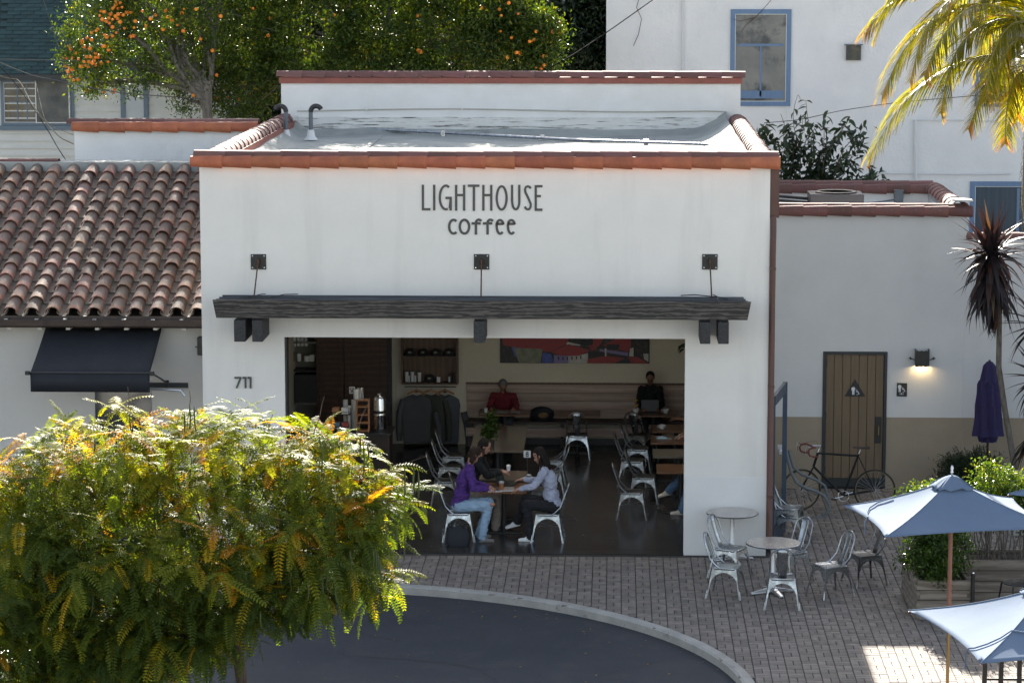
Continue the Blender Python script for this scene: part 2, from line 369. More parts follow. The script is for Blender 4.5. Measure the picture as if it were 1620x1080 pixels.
cordleaf = leafmat('cordyline_leaf', [(0,(.020,.017,.020)),(.75,(.026,.020,.022)),(.92,(.06,.028,.022)),(1,(.12,.10,.03))], .2, .5, .3, src='obj', tcol=(2,1,.8))
podm = leafmat('seed_pod', [(0,(.05,.075,.018)),(1,(.085,.11,.025))], .25, .5, src='obj')
orangem = M('orange_fruit', (.85,.27,.02), .45, c2=(.75,.20,.015), scale=20, obj=.15, bump=.2, bscale=200, bdist=.002)
# ================================================================== SETTING
KC, KR = (1.99, -8.19), 6.156
def struct(o): o['kind'] = 'structure'; return o
b = MB(); b.box(-600, 600, -400, 900, -.5, -.15); struct(b.build('ground', concrete))
# kerb line: straight on the left, then an arc, then running towards the viewer
path = [(-22.0, -2.034)] + [(KC[0]-.6*k, -2.034) for k in range(6, 0, -1)]
path += [(KC[0] + KR*math.sin(q), KC[1] + KR*math.cos(q)) for q in np.linspace(0, PI/2, 25)]
path += [(KC[0]+KR, -12.0), (KC[0]+KR, -20.0)]
def offs(p, d):
    out = []
    for i, q in enumerate(p):
        a, c = Vector(p[max(i-1, 0)]), Vector(p[min(i+1, len(p)-1)]); t = (c-a).normalized()
        out.append((q[0] + t.y*d, q[1] - t.x*d))
    return out
kin = offs(path, .15)
b = MB(); b.xy([(-22, -30)] + [p for p in kin] + [(kin[-1][0], -30)], -.15, -.12)
road = struct(b.build('road', asphalt))
kerb_root = T('kerb', 'curved pale concrete kerb between the brick paving and the asphalt road', 'kerb', (2, -2.1, -.12))
rad_in = offs(path, .15)
pts_all = path
segs = []; cur = [0]; acc = 0
for i in range(1, len(path)):
    acc += (Vector(path[i]) - Vector(path[i-1])).length; cur.append(i)
    if acc > 2.3: segs.append(cur); cur = [i]; acc = 0
if len(cur) > 1: segs.append(cur)
for sgm in segs:
    bk = [path[i] for i in sgm]; fr = [kin[i] for i in sgm]
    for lst in (bk, fr):            # small gap between kerb stones
        d = (Vector(lst[1]) - Vector(lst[0])).normalized()*.005; lst[0] = (lst[0][0]+d.x, lst[0][1]+d.y)
    fr2 = [(f[0]*.8+k[0]*.2, f[1]*.8+k[1]*.2) for f, k in zip(fr, bk)]
    vs = []; n = len(sgm)
    for k, f2, f in zip(bk, fr2, fr): vs += [(k[0],k[1],-.14), (k[0],k[1],.004), (f2[0],f2[1],.004), (f[0],f[1],-.018), (f[0],f[1],-.14)]
    fs = []
    for i in range(n-1):
        for j in range(4): fs.append((i*5+j, i*5+j+1, (i+1)*5+j+1, (i+1)*5+j))
    fs += [(0,1,2,3,4), tuple((n-1)*5+j for j in (4,3,2,1,0))]
    MB().add(vs, fs).build('kerb_stone', kerbm, kerb_root)
# paved forecourt: sand bed + basket-weave pavers
b = MB(); b.xy([(-22, 8)] + path + [(20, -20), (20, 8)], -.149, -.014)
pave = struct(b.build('pavement', sandm))
G = .213; gx0 = at(653.3, 876, z=0).x; g = .0065
protoA = MB().box(-.5, .5, -.5, .5, -.024, 0)
pav = []
nx0, nx1 = int((-6-gx0)/G), int((15-gx0)/G)
for i in range(nx0, nx1):
    for j in range(-80, 26):
        x, y = gx0 + i*G, j*G
        cx, cy = x+G/2, y+G/2
        if (cy > -.12 and cx < 8.75) or cy > 5.3: continue
        if cx < KC[0]:
            if cy < -2.09: continue
        elif cy < KC[1]:
            if cx < KC[0]+KR-.06: continue
        elif math.hypot(cx-KC[0], cy-KC[1]) < KR-.05: continue
        if cy < -14: continue
        if (i+j) % 2: pav += [(cx, y+G*.25, G-2*g, G/2-g*.7), (cx, y+G*.75, G-2*g, G/2-g*.7)]
        else: pav += [(x+G*.25, cy, G/2-1.5*g, G-g*.7), (x+G*.75, cy, G/2-1.5*g, G-g*.7)]
# border course along the kerb and thresholds: cut pieces in a sand coloured strip are left to the bed
def inframe(x, y):
    d = Vector((x, y, 0)) - Vector(CAM); w = d.dot(_f); return 10 < 810+FPX*d.dot(_rr)/w < 1610 and 540-FPX*d.dot(_uu)/w < 1076 and 540-FPX*d.dot(_uu)/w > 880
pav.sort(key=lambda p: (not inframe(p[0], p[1]), p[1]))
bev = .004
def pavmesh(w, d, name='paver'):
    t = [(-w/2+bev, -d/2+bev, 0), (w/2-bev, -d/2+bev, 0), (w/2-bev, d/2-bev, 0), (-w/2+bev, d/2-bev, 0)]
    m_ = [(-w/2, -d/2, -bev), (w/2, -d/2, -bev), (w/2, d/2, -bev), (-w/2, d/2, -bev)]
    l = [(p[0], p[1], -.012) for p in m_]
    return t+m_+l, [(0,1,2,3)] + [(i+4, (i+1)%4+4, (i+1)%4, i) for i in range(4)] + [(i+8, (i+1)%4+8, (i+1)%4+4, i+4) for i in range(4)]
pms = {}
for k, (x, y, w, d) in enumerate(pav[:296]):
    key = w > d
    if key not in pms:
        v_, f_ = pavmesh(w, d); pms[key] = MB().add(v_, f_).build('paver', paver_o, me_only=True, fix=False)
    inst(pms[key], 'paver', pave, (x, y, uni(-.0015, .0015)), (uni(-.006, .006), uni(-.006, .006), uni(-.006, .006)))
V = []; Fq = []
for x, y, w, d in pav[296:]:
    v_, f_ = pavmesh(w, d); n = len(V); dz = uni(-.002, .001); a = uni(-.005, .005); a2 = uni(-.005, .005)
    V += [(p[0]+x, p[1]+y, p[2]+dz+p[0]*a+p[1]*a2) for p in v_]; Fq += [tuple(q+n for q in ff) for ff in f_]
o = npmesh('paver_field', V, Fq, paver, pave); o['kind'] = 'stuff'
# road litter: fallen leaves, cracks
b = MB()
for k in range(70):
    a = uni(.0, PI/2); rr_ = KR-.2-abs(random.gauss(0, .5)) if k < 45 else uni(1, 5.5)
    x, y = KC[0]+rr_*math.sin(a), KC[1]+rr_*math.cos(a); q = uni(0, PI); l = uni(.01, .035)
    c, s_ = math.cos(q)*l, math.sin(q)*l
    b.add([(x-c, y-s_, -.114), (x+s_*.4, y-c*.4, -.108), (x+c, y+s_, -.113), (x-s_*.4, y+c*.4, -.109)], [(0,1,2,3)])
fl = b.build('fallen_leaves', M('dry_leaf', (.30,.17,.03), .7, isl=.4), fix=False); fl['kind'] = 'stuff'; tag(fl, 'small yellow fallen leaves scattered on the road near the kerb', 'fallen leaves')
def crack(pts):
    out = []
    for (a, c) in zip(pts[:-1], pts[1:]):
        for t in np.linspace(0, 1, 14)[:-1]: out.append((a[0]+(c[0]-a[0])*t+uni(-.025, .025), a[1]+(c[1]-a[1])*t+uni(-.03, .03)))
    vs = []; fs = []
    for i, p in enumerate(out): w = uni(.004, .011); vs += [(p[0], p[1]-w, -.1165), (p[0], p[1]+w, -.1165)]
    for i in range(len(out)-1): fs.append((2*i, 2*i+2, 2*i+3, 2*i+1))
    return MB().add(vs, fs).build('road_crack', sandm, road, fix=False)
for c in ([(540,1036),(700,1047),(780,1062)], [(560,1000),(640,1015)], [(760,1000),(765,1012)], [(940,1070),(1010,1055),(1060,1040)], [(400,985),(480,965)], [(480,1060),(545,1030)], [(760,1062),(790,1079)]):
    crack([tuple(at(*p, z=-.12)[:2]) for p in c])

# ------------------------------------------------------------------ tiles
def tilemesh(name, r0, r1, L, th=.014, a=PI, n=8, flat=1.0, mat=None, concave=False):
    """barrel tile, axis along +Y from 0 to L, large end r0 at y=0"""
    vs = []; a0 = PI/2 - a/2
    for (r, y) in ((r0, 0), (r1, L)):
        for rr_ in (r, r-th):
            for k in range(n+1):
                q = a0 + a*k/n; vs.append((rr_*math.cos(q), y, rr_*math.sin(q)*flat*(-1 if concave else 1)))
    N = n+1; fs = []
    for k in range(n):
        fs += [(k, k+1, 2*N+k+1, 2*N+k), (N+k+1, N+k, 3*N+k, 3*N+k+1), (k+1, k, N+k, N+k+1), (2*N+k, 2*N+k+1, 3*N+k+1, 3*N+k)]
    fs += [(0, 2*N, 3*N, N), (N-1, 2*N-1, 4*N-1, 3*N-1)]
    me = MB().add(vs, fs).build(name, mat, me_only=True); me.polygons.foreach_set('use_smooth', [True]*len(me.polygons))
    try: me.set_sharp_from_angle(angle=.7)
    except Exception: pass
    return me
def jit(s): return uni(-s, s)
def tile_row(me, name, parent, p0, p1, pitch, rotx=0, up=None, roll=0., jitter=.012, sc=1.0):
    """tiles laid end to end from p0 to p1 (big end first)"""
    p0, p1 = Vector(p0), Vector(p1); d = p1-p0; L = d.length; d.normalize(); n = max(1, round(L/pitch)); st = L/n
    for i in range(n):
        q = d.to_track_quat('Y', 'Z').to_euler()
        z = Vector((0,0,1)); xx = d.cross(z).normalized(); zz = xx.cross(d)
        R = Matrix((xx, d, zz)).transposed() @ Matrix.Rotation(roll+jit(.02), 3, 'Y') @ Matrix.Rotation(jitter*.8+jit(.008), 3, 'X')
        inst(me, name, parent, p0+d*(st*i-.02)+Vector((0,0,jit(.003))), R.to_euler(), (1, 1, 1) if sc == 1 else (sc, 1, sc))

# ------------------------------------------------------------------ café building
WX, OX0, OX1, OZ = 8.633, 1.264, 7.377, 3.337
cafe = T('cafe_building', 'white stucco coffee shop with terracotta-edged parapet, painted sign and wide open front', 'building', (WX/2, 0, 0))
MB().xz([(0,-.1),(OX0,-.1),(OX0,OZ),(OX1,OZ),(OX1,-.1),(WX,-.1),(WX,5.97),(0,5.97)], 0, .3).build('front_wall', stucco, cafe)
MB().box(OX1+.003, WX-.001, -.003, .1, -.05, 1.21).build('repainted_band', M('fresh_white_paint', (.80,.78,.74), .8, c2=(.77,.75,.71), scale=2, bump=.3, bscale=45, bdist=.004), cafe)
b = MB(); b.box(0, .26, .303, 10.4, -.1, 5.97); b.build('side_wall', stucco, cafe)
MB().yz([(.303,-.1),(.7,-.1),(.7,3.1),(4.3,3.1),(4.3,-.1),(10.4,-.1),(10.4,5.97),(.303,5.97)], WX-.26, WX).build('side_wall', stucco, cafe)  # wide side opening is an unseen addition to let more daylight indoors
b = MB(); b.box(0.002, WX-.002, 10.403, 10.66, -.1, 6.69); b.build('back_parapet', stucco_white, cafe)
SKX0, SKX1, SKY0, SKY1 = 2.2, 6.6, 1.6, 4.4       # two-bay skylight, unseen, added in the flat roof to brighten the room
b = MB(); b.box(.262, WX-.262, .305, SKY0, 3.72, 5.6); b.box(.262, WX-.262, SKY1, 10.398, 3.72, 5.6); b.box(.262, SKX0, SKY0, SKY1, 3.72, 5.6); b.box(SKX1, WX-.262, SKY0, SKY1, 3.72, 5.6)
b.build('ceiling', M('ceiling_white', (.78,.77,.74), .8), cafe)
b = MB(); b.box(.262, WX-.262, 9.43, 10.4, -.05, 3.71); b.build('inside_back_wall', inwall, cafe)
b = MB(); b.box(.263, .33, .31, 9.42, -.05, 3.71); b.build('inside_side_wall', inwall, cafe)
MB().yz([(.31,-.05),(.7,-.05),(.7,3.1),(4.3,3.1),(4.3,-.05),(9.42,-.05),(9.42,3.71),(.31,3.71)], WX-.33, WX-.263).build('inside_side_wall', inwall, cafe)  # inner lining cut for the same added daylight opening
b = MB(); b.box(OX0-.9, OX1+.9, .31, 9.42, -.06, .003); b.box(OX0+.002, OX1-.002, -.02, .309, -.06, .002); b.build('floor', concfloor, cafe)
b = MB(); b.box(OX0+.01, OX1-.01, -.028, -.012, -.05, .004); b.build('threshold_strip', steelblk, cafe)
b = MB(); b.box(OX0+.003, OX0+.03, .01, .28, 0, OZ-.004); b.build('door_jamb', blackpl, cafe)
# roof sheet with curved upstands
nx, ny = 44, 40; V = []; Fq = []
for j in range(ny+1):
    for i in range(nx+1):
        x = .264+(WX-.528)*i/nx; y = .32+10.08*j/ny; z = 5.75+.008*math.sin(x*2.1+y)+.006*math.sin(x*5+y*3)
        dr, dl, db = WX-.264-x, x-.264, 10.4-y
        z += .30*max(0, 1-dr/.75)**2 + .14*max(0, 1-dl/.35)**2 + .13*max(0, 1-db/.16)**1.5
        V.append((x, y, z))
for j in range(ny):
    for i in range(nx):
        k = j*(nx+1)+i; cx_, cy_ = V[k][0]+.09, V[k][1]+.12
        if not (SKX0-.06 < cx_ < SKX1+.06 and SKY0-.06 < cy_ < SKY1+.06): Fq.append((k, k+1, k+nx+2, k+nx+1))
roofm = npmesh('roof', V, Fq, membrane, cafe, smooth=True)
sk = MB(); e_ = .16
sk.box(SKX0-e_, SKX1+e_, SKY0-e_, SKY0, 5.6, 5.9); sk.box(SKX0-e_, SKX1+e_, SKY1, SKY1+e_, 5.6, 5.9); sk.box(SKX0-e_, SKX0, SKY0, SKY1, 5.6, 5.9); sk.box(SKX1, SKX1+e_, SKY0, SKY1, 5.6, 5.9)
sk.box((SKX0+SKX1)/2-.04, (SKX0+SKX1)/2+.04, SKY0, SKY1, 5.8, 5.898)
sky_f = sk.build('added_skylight_frame', whitetrim, cafe)
_t = NT('added_diffuser_pane'); _t.p.inputs['Base Color'].default_value = (.8,.8,.8,1); _tr = _t.new('BsdfTranslucent'); _tr.inputs[0].default_value = (.85,.85,.84,1)
_ms = _t.new('MixShader'); _ms.inputs[0].default_value = .8; _t.link(_t.p.outputs[0], _ms.inputs[1]); _t.link(_tr.outputs[0], _ms.inputs[2]); _t.link(_ms.outputs[0], _t.n['Material Output'].inputs['Surface'])
MB().add([(SKX0-.1,SKY0-.1,5.905),(SKX1+.1,SKY0-.1,5.905),(SKX1+.1,SKY1+.1,5.905),(SKX0-.1,SKY1+.1,5.905)], [(0,1,2,3)]).build('added_diffuser_pane', _t.m, sky_f)  # translucent sheet added to spread daylight into the room
for xs in (1.9, 6.9):
    MB().box(xs, xs+.09, .4, 10.0, 5.752, 5.764).build('roof_seam', membrane, cafe)
b = MB()
b.box(.27, WX-.27, 10.36, 10.403, 5.85, 6.06); b.build('flashing_board', membrane_w, cafe)
b = MB(); b.box(.27, WX-.27, 10.33, 10.37, 5.80, 5.93); b.build('flashing_board', membrane_w, cafe)
MB().tube([(.3, 10.38, 6.17)]+[(x, 10.385, 6.19+.025*math.sin(x*.9-1.2)) for x in np.linspace(1, 8, 14)]+[(8.35, 10.38, 6.17)], .013, 6).build('wall_cable', M('cable_beige', (.45,.43,.38), .6), cafe, smooth=True)
for x in (1.6, 3.4, 5.4): MB().box(x, x+.03, 10.37, 10.4, 6.19, 6.25).build('cable_clip', whitetrim, cafe)
# red painted inner faces of the parapets
MB().box(.258, .266, .35, 10.39, 5.80, 5.99).build('painted_band', redpaint, cafe)
MB().box(WX-.266, WX-.258, .35, 10.39, 5.98, 6.0).build('painted_band', redpaint, cafe)
MB().box(-.03, WX+.03, 10.36, 10.402, 6.69, 6.80).build('painted_band', redpaint, cafe)
MB().box(-.03, WX+.03, 10.402, 10.70, 6.691, 6.80).build('parapet_coping', redpaint, cafe)
t_low = tilemesh('edge_tile', .108, .084, .485, th=.022, mat=terra, a=PI*1.1)
t_top = tilemesh('coping_tile', .155, .132, .485, th=.022, mat=terra_top, flat=.66)
t_side = tilemesh('ridge_tile', .185, .160, .50, mat=terra_top, flat=.85)
tile_row(t_low, 'edge_tile', cafe, (WX+.12, -.055, 6.01), (-.10, -.055, 6.01), .435, roll=-.85, jitter=.032)
tile_row(t_top, 'coping_tile', cafe, (WX+.10, .07, 6.085), (-.06, .07, 6.08), .445, jitter=.05)
tile_row(t_side, 'ridge_tile', cafe, (.08, .18, 5.985), (.08, 10.38, 5.985), .47, jitter=.03)
tile_row(t_side, 'ridge_tile', cafe, (WX-.06, .18, 5.985), (WX-.06, 10.38, 5.985), .47, jitter=.03)
t_back = tilemesh('back_coping_tile', .18, .145, .485, th=.022, mat=terra_top, flat=.68)
tile_row(t_back, 'back_coping_tile', cafe, (WX+.06, 10.50, 6.80), (-.06, 10.50, 6.80), .44, jitter=.065)
MB().box(WX+.005, WX+.14, .05, .5, 5.18, 5.99).build('rain_head', copper, cafe)
MB().box(-.04, .3, 10.2, 10.36, 6.0, 6.10).build('white_cap', whitetrim, cafe)
MB().tube([(WX+.055, .02, 5.2), (WX+.055, -.02, 5.0), (WX+.05, -.03, 4.6), (WX+.05, -.03, .22), (WX+.06, -.1, .12)], .048, 12).build('downspout', copper, cafe, smooth=True)
for z in (4.4, 2.6, .9): MB().box(WX, WX+.10, -.08, .01, z, z+.04).build('pipe_strap', copper, cafe)
# roof furniture on the café
for px, tw in ((449, 1), (488, -1)):
    base = at(px+4, 221, z=5.76)
    v = T('vent_pipe', 'grey roof vent pipe with black bent top, %s of the two on the flat roof' % ('left' if tw == 1 else 'right'), 'vent pipe', tuple(base), 0, 'vent pipes on the flat roof')
    MB().lathe([(.13, 0), (.08, .06), (.055, .18)], tuple(base), 16).build('boot', whitetrim, v, smooth=True)
    MB().tube([base+Vector((0,0,.12)), base+Vector((0,0,.50))], .038, 12).build('pipe', greypaint, v, smooth=True)
    s_ = -1 if tw == 1 else 1
    MB().tube([base+Vector((s_*(.1-.1*math.cos(q)), 0, .50+.11*math.sin(q))) for q in np.linspace(0, PI*.86, 10)], .045, 12).build('elbow', blackpl, v, smooth=True)
cp = [at(462, 196, z=5.92), at(600, 205, z=5.83), at(720, 211, z=5.80), at(900, 221, z=5.80), at(1135, 229, z=5.80)]
con = T('roof_conduit', 'long thin steel conduit lying across the white flat roof', 'conduit', tuple(cp[2]))
MB().tube(cp, .028, 8).build('tube', galv, con, smooth=True)
for p in (.2, .5, .8):
    q = cp[1].lerp(cp[4], p); MB().box(q.x-.04, q.x+.04, q.y-.05, q.y+.05, 5.75, q.z+.04).build('clamp', galv, con)

# ---- lettering on the facade
def strokes(lines, w, px0, py0, sc, yw, depth, name, mat, parent):
    """each line = list of zoom coordinates; builds a flat raised stroke of width w (zoom units)"""
    b = MB()
    for li_, ln in enumerate(lines):
        dl_ = depth+.0016*li_
        P = [Vector(p) for p in ln]; L = []; Rr = []
        for i, p in enumerate(P):
            if len(P) > 2 and (P[0]-P[-1]).length < 1: t = P[(i+1) % (len(P)-1)] - P[(i-1) % (len(P)-1)]
            else: t = P[min(i+1, len(P)-1)] - P[max(i-1, 0)]
            t.normalize(); n_ = Vector((-t.y, t.x))*w/2; L.append(p+n_); Rr.append(p-n_)
        vs = []
        for q in L+Rr:
            a = at(px0+q.x/sc, py0+q.y/sc, y=yw); vs.append((a.x, yw, a.z))
        n = len(P); vs2 = [(v[0], yw-dl_, v[2]) for v in vs]; N = 2*n; V_ = vs+vs2; fs = []
        for i in range(n-1):
            fs += [(i, i+1, n+i+1, n+i), (N+i, N+n+i, N+n+i+1, N+i+1), (i, N+i, N+i+1, i+1), (n+i, n+i+1, N+n+i+1, N+n+i)]
        fs += [(0, n, N+n, N), (n-1, N+n-1, N+2*n-1, 2*n-1)]
        b.add(V_, fs)
    return b.build(name, mat, parent)
def arc(cx, cy, rx, ry, a0, a1, n=14): return [(cx+rx*math.cos(math.radians(a)), cy+ry*math.sin(math.radians(a))) for a in np.linspace(a0, a1, n)]
sign = T('wall_lettering', 'large dark painted LIGHTHOUSE coffee lettering high on the white facade', 'shop sign', (4.3, -.01, 5.0))
LT = {'letter_l': [[(70,95),(70,408)],[(84,394),(162,394)]], 'letter_i': [[(208,95),(208,408)]],
 'letter_g': [arc(350,250,74,145,-58,-180,10)[:-1]+arc(350,250,74,145,180,72,9), [(345,255),(423,255)],[(410,268),(398,380)],[(409,268),(409,408)]],
 'letter_h': [[(476,97),(476,411)],[(573,97),(573,411)],[(490,221),(559,221)]], 'letter_t': [[(618,107),(760,107)],[(692,120),(692,413)]],
 'letter_h2': [[(808,97),(808,411)],[(904,97),(904,411)],[(822,221),(890,221)]], 'letter_o': [arc(1031,256,60,142,0,360,36)],
 'letter_u': [[(1158,96),(1158,300)]+arc(1203,300,43,95,180,0,14)[1:]+[(1246,96)]],
 'letter_s': [[(1386,140),(1374,122),(1350,114),(1328,122),(1316,150),(1322,190),(1345,235),(1368,285),(1386,330),(1384,365),(1368,392),(1345,396),(1326,384),(1314,362)]],
 'letter_e': [[(1447,100),(1447,414)],[(1461,113),(1529,113)],[(1461,233),(1510,233)],[(1461,399),(1528,399)]]}
for k, v in LT.items(): strokes(v, 28, 660, 280, 7.714, 0, .012, k.replace('2', ''), ink, sign)
LC = {'letter_c': [arc(445,606,55,84,-52,-180,9)[:-1]+arc(445,606,55,84,180,52,9)], 'letter_o': [arc(577,606,57,84,0,360,26)],
 'letter_f': [[(717,702),(717,580),(720,545)]+arc(752,555,34,34,-160,-30,7),[(664,566),(775,566)]], 'letter_f_': [[(859,702),(859,580),(862,545)]+arc(894,555,34,34,-160,-30,7),[(803,566),(916,566)]],
 'letter_e': [[(970,572),(1045,572)]+arc(1011,588,42,62,-14,-180,10)[:]+arc(1013,600,43,92,180,48,10)], 'letter_e_': [[(1108,572),(1184,572)]+arc(1149,588,42,62,-14,-180,10)+arc(1151,600,43,92,180,48,10)]}
for k, v in LC.items(): strokes(v, 30, 660, 280, 7.714, 0, .012, k.strip('_'), ink, sign)
num = T('house_number', 'dark metal house number 711 fixed left of the cafe opening', 'house number', (.62, -.01, 2.6))
strokes([[(298,325),(590,325)],[(560,345),(388,765)]], 74, 360, 585, 27, 0, .025, 'digit_seven', ink, num)
strokes([[(645,325),(740,325)],[(772,292),(772,768)]], 78, 360, 585, 27, 0, .025, 'digit_one', ink, num)
strokes([[(862,325),(955,325)],[(988,292),(988,768)]], 78, 360, 585, 27, 0, .025, 'digit_one', ink, num)

# ---- timber canopy
can = T('timber_canopy', 'charred timber canopy of long beams hung over the cafe opening', 'canopy', (4.3, -.4, 3.7))
def beam(y0, y1, x0, x1, z0, z1, nm, sl=.14):
    return MB().xz([(x0, z1), (x0+sl*.7, z0), (x1-sl*.7, z0), (x1, z1)], y0, y1).build(nm, darkwood, can, bev=.004)
beam(-.80, -.735, .285, 8.33, 3.735, 4.005, 'front_beam', .075)
slatm = M('slat_wood', (.035,.036,.04), .75, c2=(.10,.105,.115), scale=6, stretch=(.15,2,2), bump=.3)
for k, y in enumerate((-.60, -.40, -.20)):
    MB().box(.315+.02*k, 8.285-.02*k, y-.04, y, 3.84, 4.0+.004*k).build('rear_beam', slatm, can, bev=.004)
for x0, x1 in ((.602, .775), (.875, 1.035), (4.198, 4.366), (7.575, 7.73), (7.845, 8.003)):
    MB().box(x0, x1, -.80, .002, 3.375, 3.70).build('bracket_beam', darkwood_y, can, bev=.008)
    MB().box(x0+.03, x1-.03, -.70, -.1, 3.701, 3.80).build('spacer_block', darkwood_y, can)
MB().tube([(1.0, -.16, 4.02), (.95, -.3, 4.03), (.85, -.45, 4.02), (.75, -.62, 4.015), (.8, -.7, 4.02), (1.1, -.62, 4.015), (1.3, -.3, 4.03), (1.5, -.18, 4.02)], .007, 5).build('loose_cable', blackpl, can, smooth=True)
MB().tube([(7.3, -.16, 4.02), (7.5, -.3, 4.05), (7.9, -.45, 4.03), (8.0, -.62, 4.02)], .008, 5).build('loose_cable', blackpl, can, smooth=True)
MB().tube([(7.78, -.3, 4.05), (7.84, -.5, 4.05), (7.84, -.74, 4.02), (7.86, -.81, 3.99)], .009, 5).build('loose_cable', blackpl, can, smooth=True)
for n_, (px, fx) in enumerate(((409, 402), (762, 761), (1123, 1126))):
    p = at(px, 414, y=0); q = at(fx, 468, y=-.35)
    a = T('wall_anchor', 'square black steel plate with hanger rod above the canopy, %s' % ('near its left end', 'under the sign in the middle', 'near its right end')[n_], 'anchor plate', (p.x, 0, p.z), 0, 'hanger plates over the canopy')
    MB().box(p.x-.117, p.x+.117, -.018, 0, p.z-.117, p.z+.117).build('plate', steelblk, a, bev=.003)
    for sx in (-1, 1):
        for sz in (-1, 1): MB().lathe([(0, .0), (.012, 0), (.012, .008), (0, .010)], (0, 0, 0), 8).build('bolt', galv, a, world=False).location = (sx*.09, -.018, sz*.09)
    for o_ in a.children:
        if o_.name.startswith('bolt'): o_.rotation_euler = (PI/2, 0, 0)
    MB().xy([(p.x-.02, -.02), (p.x+.02, -.02), (p.x+.015, -.10), (p.x-.015, -.10)], p.z-.06, p.z+.05).build('lug', rust, a)
    MB().tube([(p.x, -.07, p.z), (q.x, -.36, 4.0)], .011, 8).build('rod', rust, a, smooth=True)

# ------------------------------------------------------------------ left wing with the old tile roof
wing = T('tiled_wing', 'low white wing with old barrel-tile roof left of the coffee shop', 'building', (-3, 1, 0))
S = .345; ez, ey = 3.60, .42; ry = 5.75; rz = ez+S*(ry-ey)
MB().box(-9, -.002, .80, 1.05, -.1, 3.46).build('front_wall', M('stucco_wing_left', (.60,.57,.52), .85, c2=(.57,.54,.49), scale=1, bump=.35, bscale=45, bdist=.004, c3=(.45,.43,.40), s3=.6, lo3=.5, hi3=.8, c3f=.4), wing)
MB().box(-9, -.003, 6.28, 6.5, -.1, 6.06).build('rear_wall', stucco_white, wing).location.x += 0
MB().yz([(ey+.1, ez-.13), (ry, rz-.11), (6.27, rz-.11), (6.27, 3.4), (ey+.5, 3.4), (ey+.1, ez-.17)], -9, -.004).build('roof_deck', M('roof_felt', (.10,.08,.07), .9), wing)
for o_ in list(wing.children):
    if o_.name.startswith('rear_wall'): bpy.data.objects.remove(o_)
lw = T('parapet_wall', 'white stucco parapet wall with red tile coping behind the old tile roof', 'wall', (-1.6, 6.3, 5))
LWX = at(118, 230, y=7.6).x; LWZ = at(118, 203, y=7.6).z
MB().box(LWX, -.003, 7.6, 7.85, 4.5, LWZ).build('wall', stucco_white, lw)
MB().box(-9, -.004, 6.27, 7.6, 4.6, 5.33).build('flat_roof', membrane, lw)
t_pan = tilemesh('pan_tile', .10, .115, .47, mat=terra_pan, concave=True, flat=.7, n=6)
t_cap = tilemesh('roof_tile', .122, .100, .47, mat=terra_roof, n=8, flat=.92)
CP = .322; sa = math.atan(S); L0 = (ry-ey)/math.cos(sa); nr = 14; st = L0/nr
for i in range(17):
    xc = -.13 - CP*i
    for j in range(nr):
        s_ = j*st; y, z = ey+s_*math.cos(sa), ez+s_*math.sin(sa)
        if 1:
            inst(t_cap, 'roof_tile', wing, (xc+jit(.012), y-.01+jit(.014), z+.03+jit(.004)), (sa-.045+jit(.02), jit(.03), jit(.025)), (1+jit(.03), 1, 1+jit(.05)))
        inst(t_pan, 'pan_tile', wing, (xc-CP/2+jit(.006), y+.0, z+.055), (sa-.03, 0, jit(.01)))
V = []; b = MB()
for i in range(17, 28):
    xc = -.13-CP*i; b.yz([(ey, ez), (ry, rz), (ry, rz+.12), (ey, ez+.12)], xc-.1, xc+.1)
o = b.build('far_roof_tiles', terra_roof, wing); o['kind'] = 'stuff'
MB().box(-9, -.005, ry-.05, 6.27, rz-.10, rz+.12).build('ridge_flashing', membrane, wing)
t_rd = tilemesh('ridge_tile', .13, .115, .5, mat=terra_top, flat=.5)
tile_row(t_rd, 'ridge_tile', wing, (-3.35, ry+.15, rz+.11), (-5.6, ry+.15, rz+.11), .44)
cc = [at(118, 262, y=6.3), at(200, 258, y=6.3), at(240, 258, y=6.2), at(304, 261, y=6.1)]
MB().tube(cc, .022, 8).build('conduit', whitetrim, wing, smooth=True)
MB().box(-9, -.006, ey-.02, ey+.06, ez-.09, ez-.005).build('fascia', gutterm, wing)
MB().yz([(ey-.13, ez-.06), (ey-.12, ez-.15), (ey-.09, ez-.18), (ey-.03, ez-.18), (ey-.022, ez-.04), (ey-.03, ez-.05), (ey-.035, ez-.165), (ey-.085, ez-.165), (ey-.11, ez-.14), (ey-.12, ez-.05)], -9, -.008).build('gutter', gutterm, wing)
for px in (15, 63, 108, 154, 200, 246, 291):
    p = at(px, 513, y=ey+.1)
    MB().box(p.x-.032, p.x+.032, ey+.07, .85, ez-.235, ez-.10).build('rafter_tail', stucco, wing)
    MB().box(p.x-.03, p.x+.03, ey-.14, ey-.02, ez-.05, ez-.035).build('gutter_strap', galv, wing)
MB().box(-1.82, -.93, .79, .9, 0, 2.52).build('window', glassm, wing)
MB().box(-2.02, -.35, .775, .798, 2.42, 2.5).build('window_head', doorframe, wing)
MB().tube([(-1.05, .6, 2.44), (-.42, .5, 2.42), (-.36, .5, 2.34)], .022, 8).build('towel_rail', alum, wing, smooth=True)
for (px, py, zz, lab) in ((133, 281, 0, 0), (36, 325, 0, 0)):
    p = at(px, py, z=4.6 if py > 300 else 5.15)
    # find the point on the roof plane
    for _ in range(12): p = at(px, py, z=ez+S*(p.y-ey)+.08)
    v = T('roof_vent', 'small white sealed vent stub with an orange tip on the old tile roof, %s one' % ('upper' if py < 300 else 'lower'), 'roof vent', tuple(p), 0, 'vent stubs on the tile roof')
    MB().lathe([(.12, -.05), (.09, .02), (.035, .07), (.03, .2)], tuple(p), 12).build('boot', whitetrim, v, smooth=True)
    MB().lathe([(.032, .16), (.034, .24), (.0, .25)], tuple(p), 12).build('cap', terra, v, smooth=True)
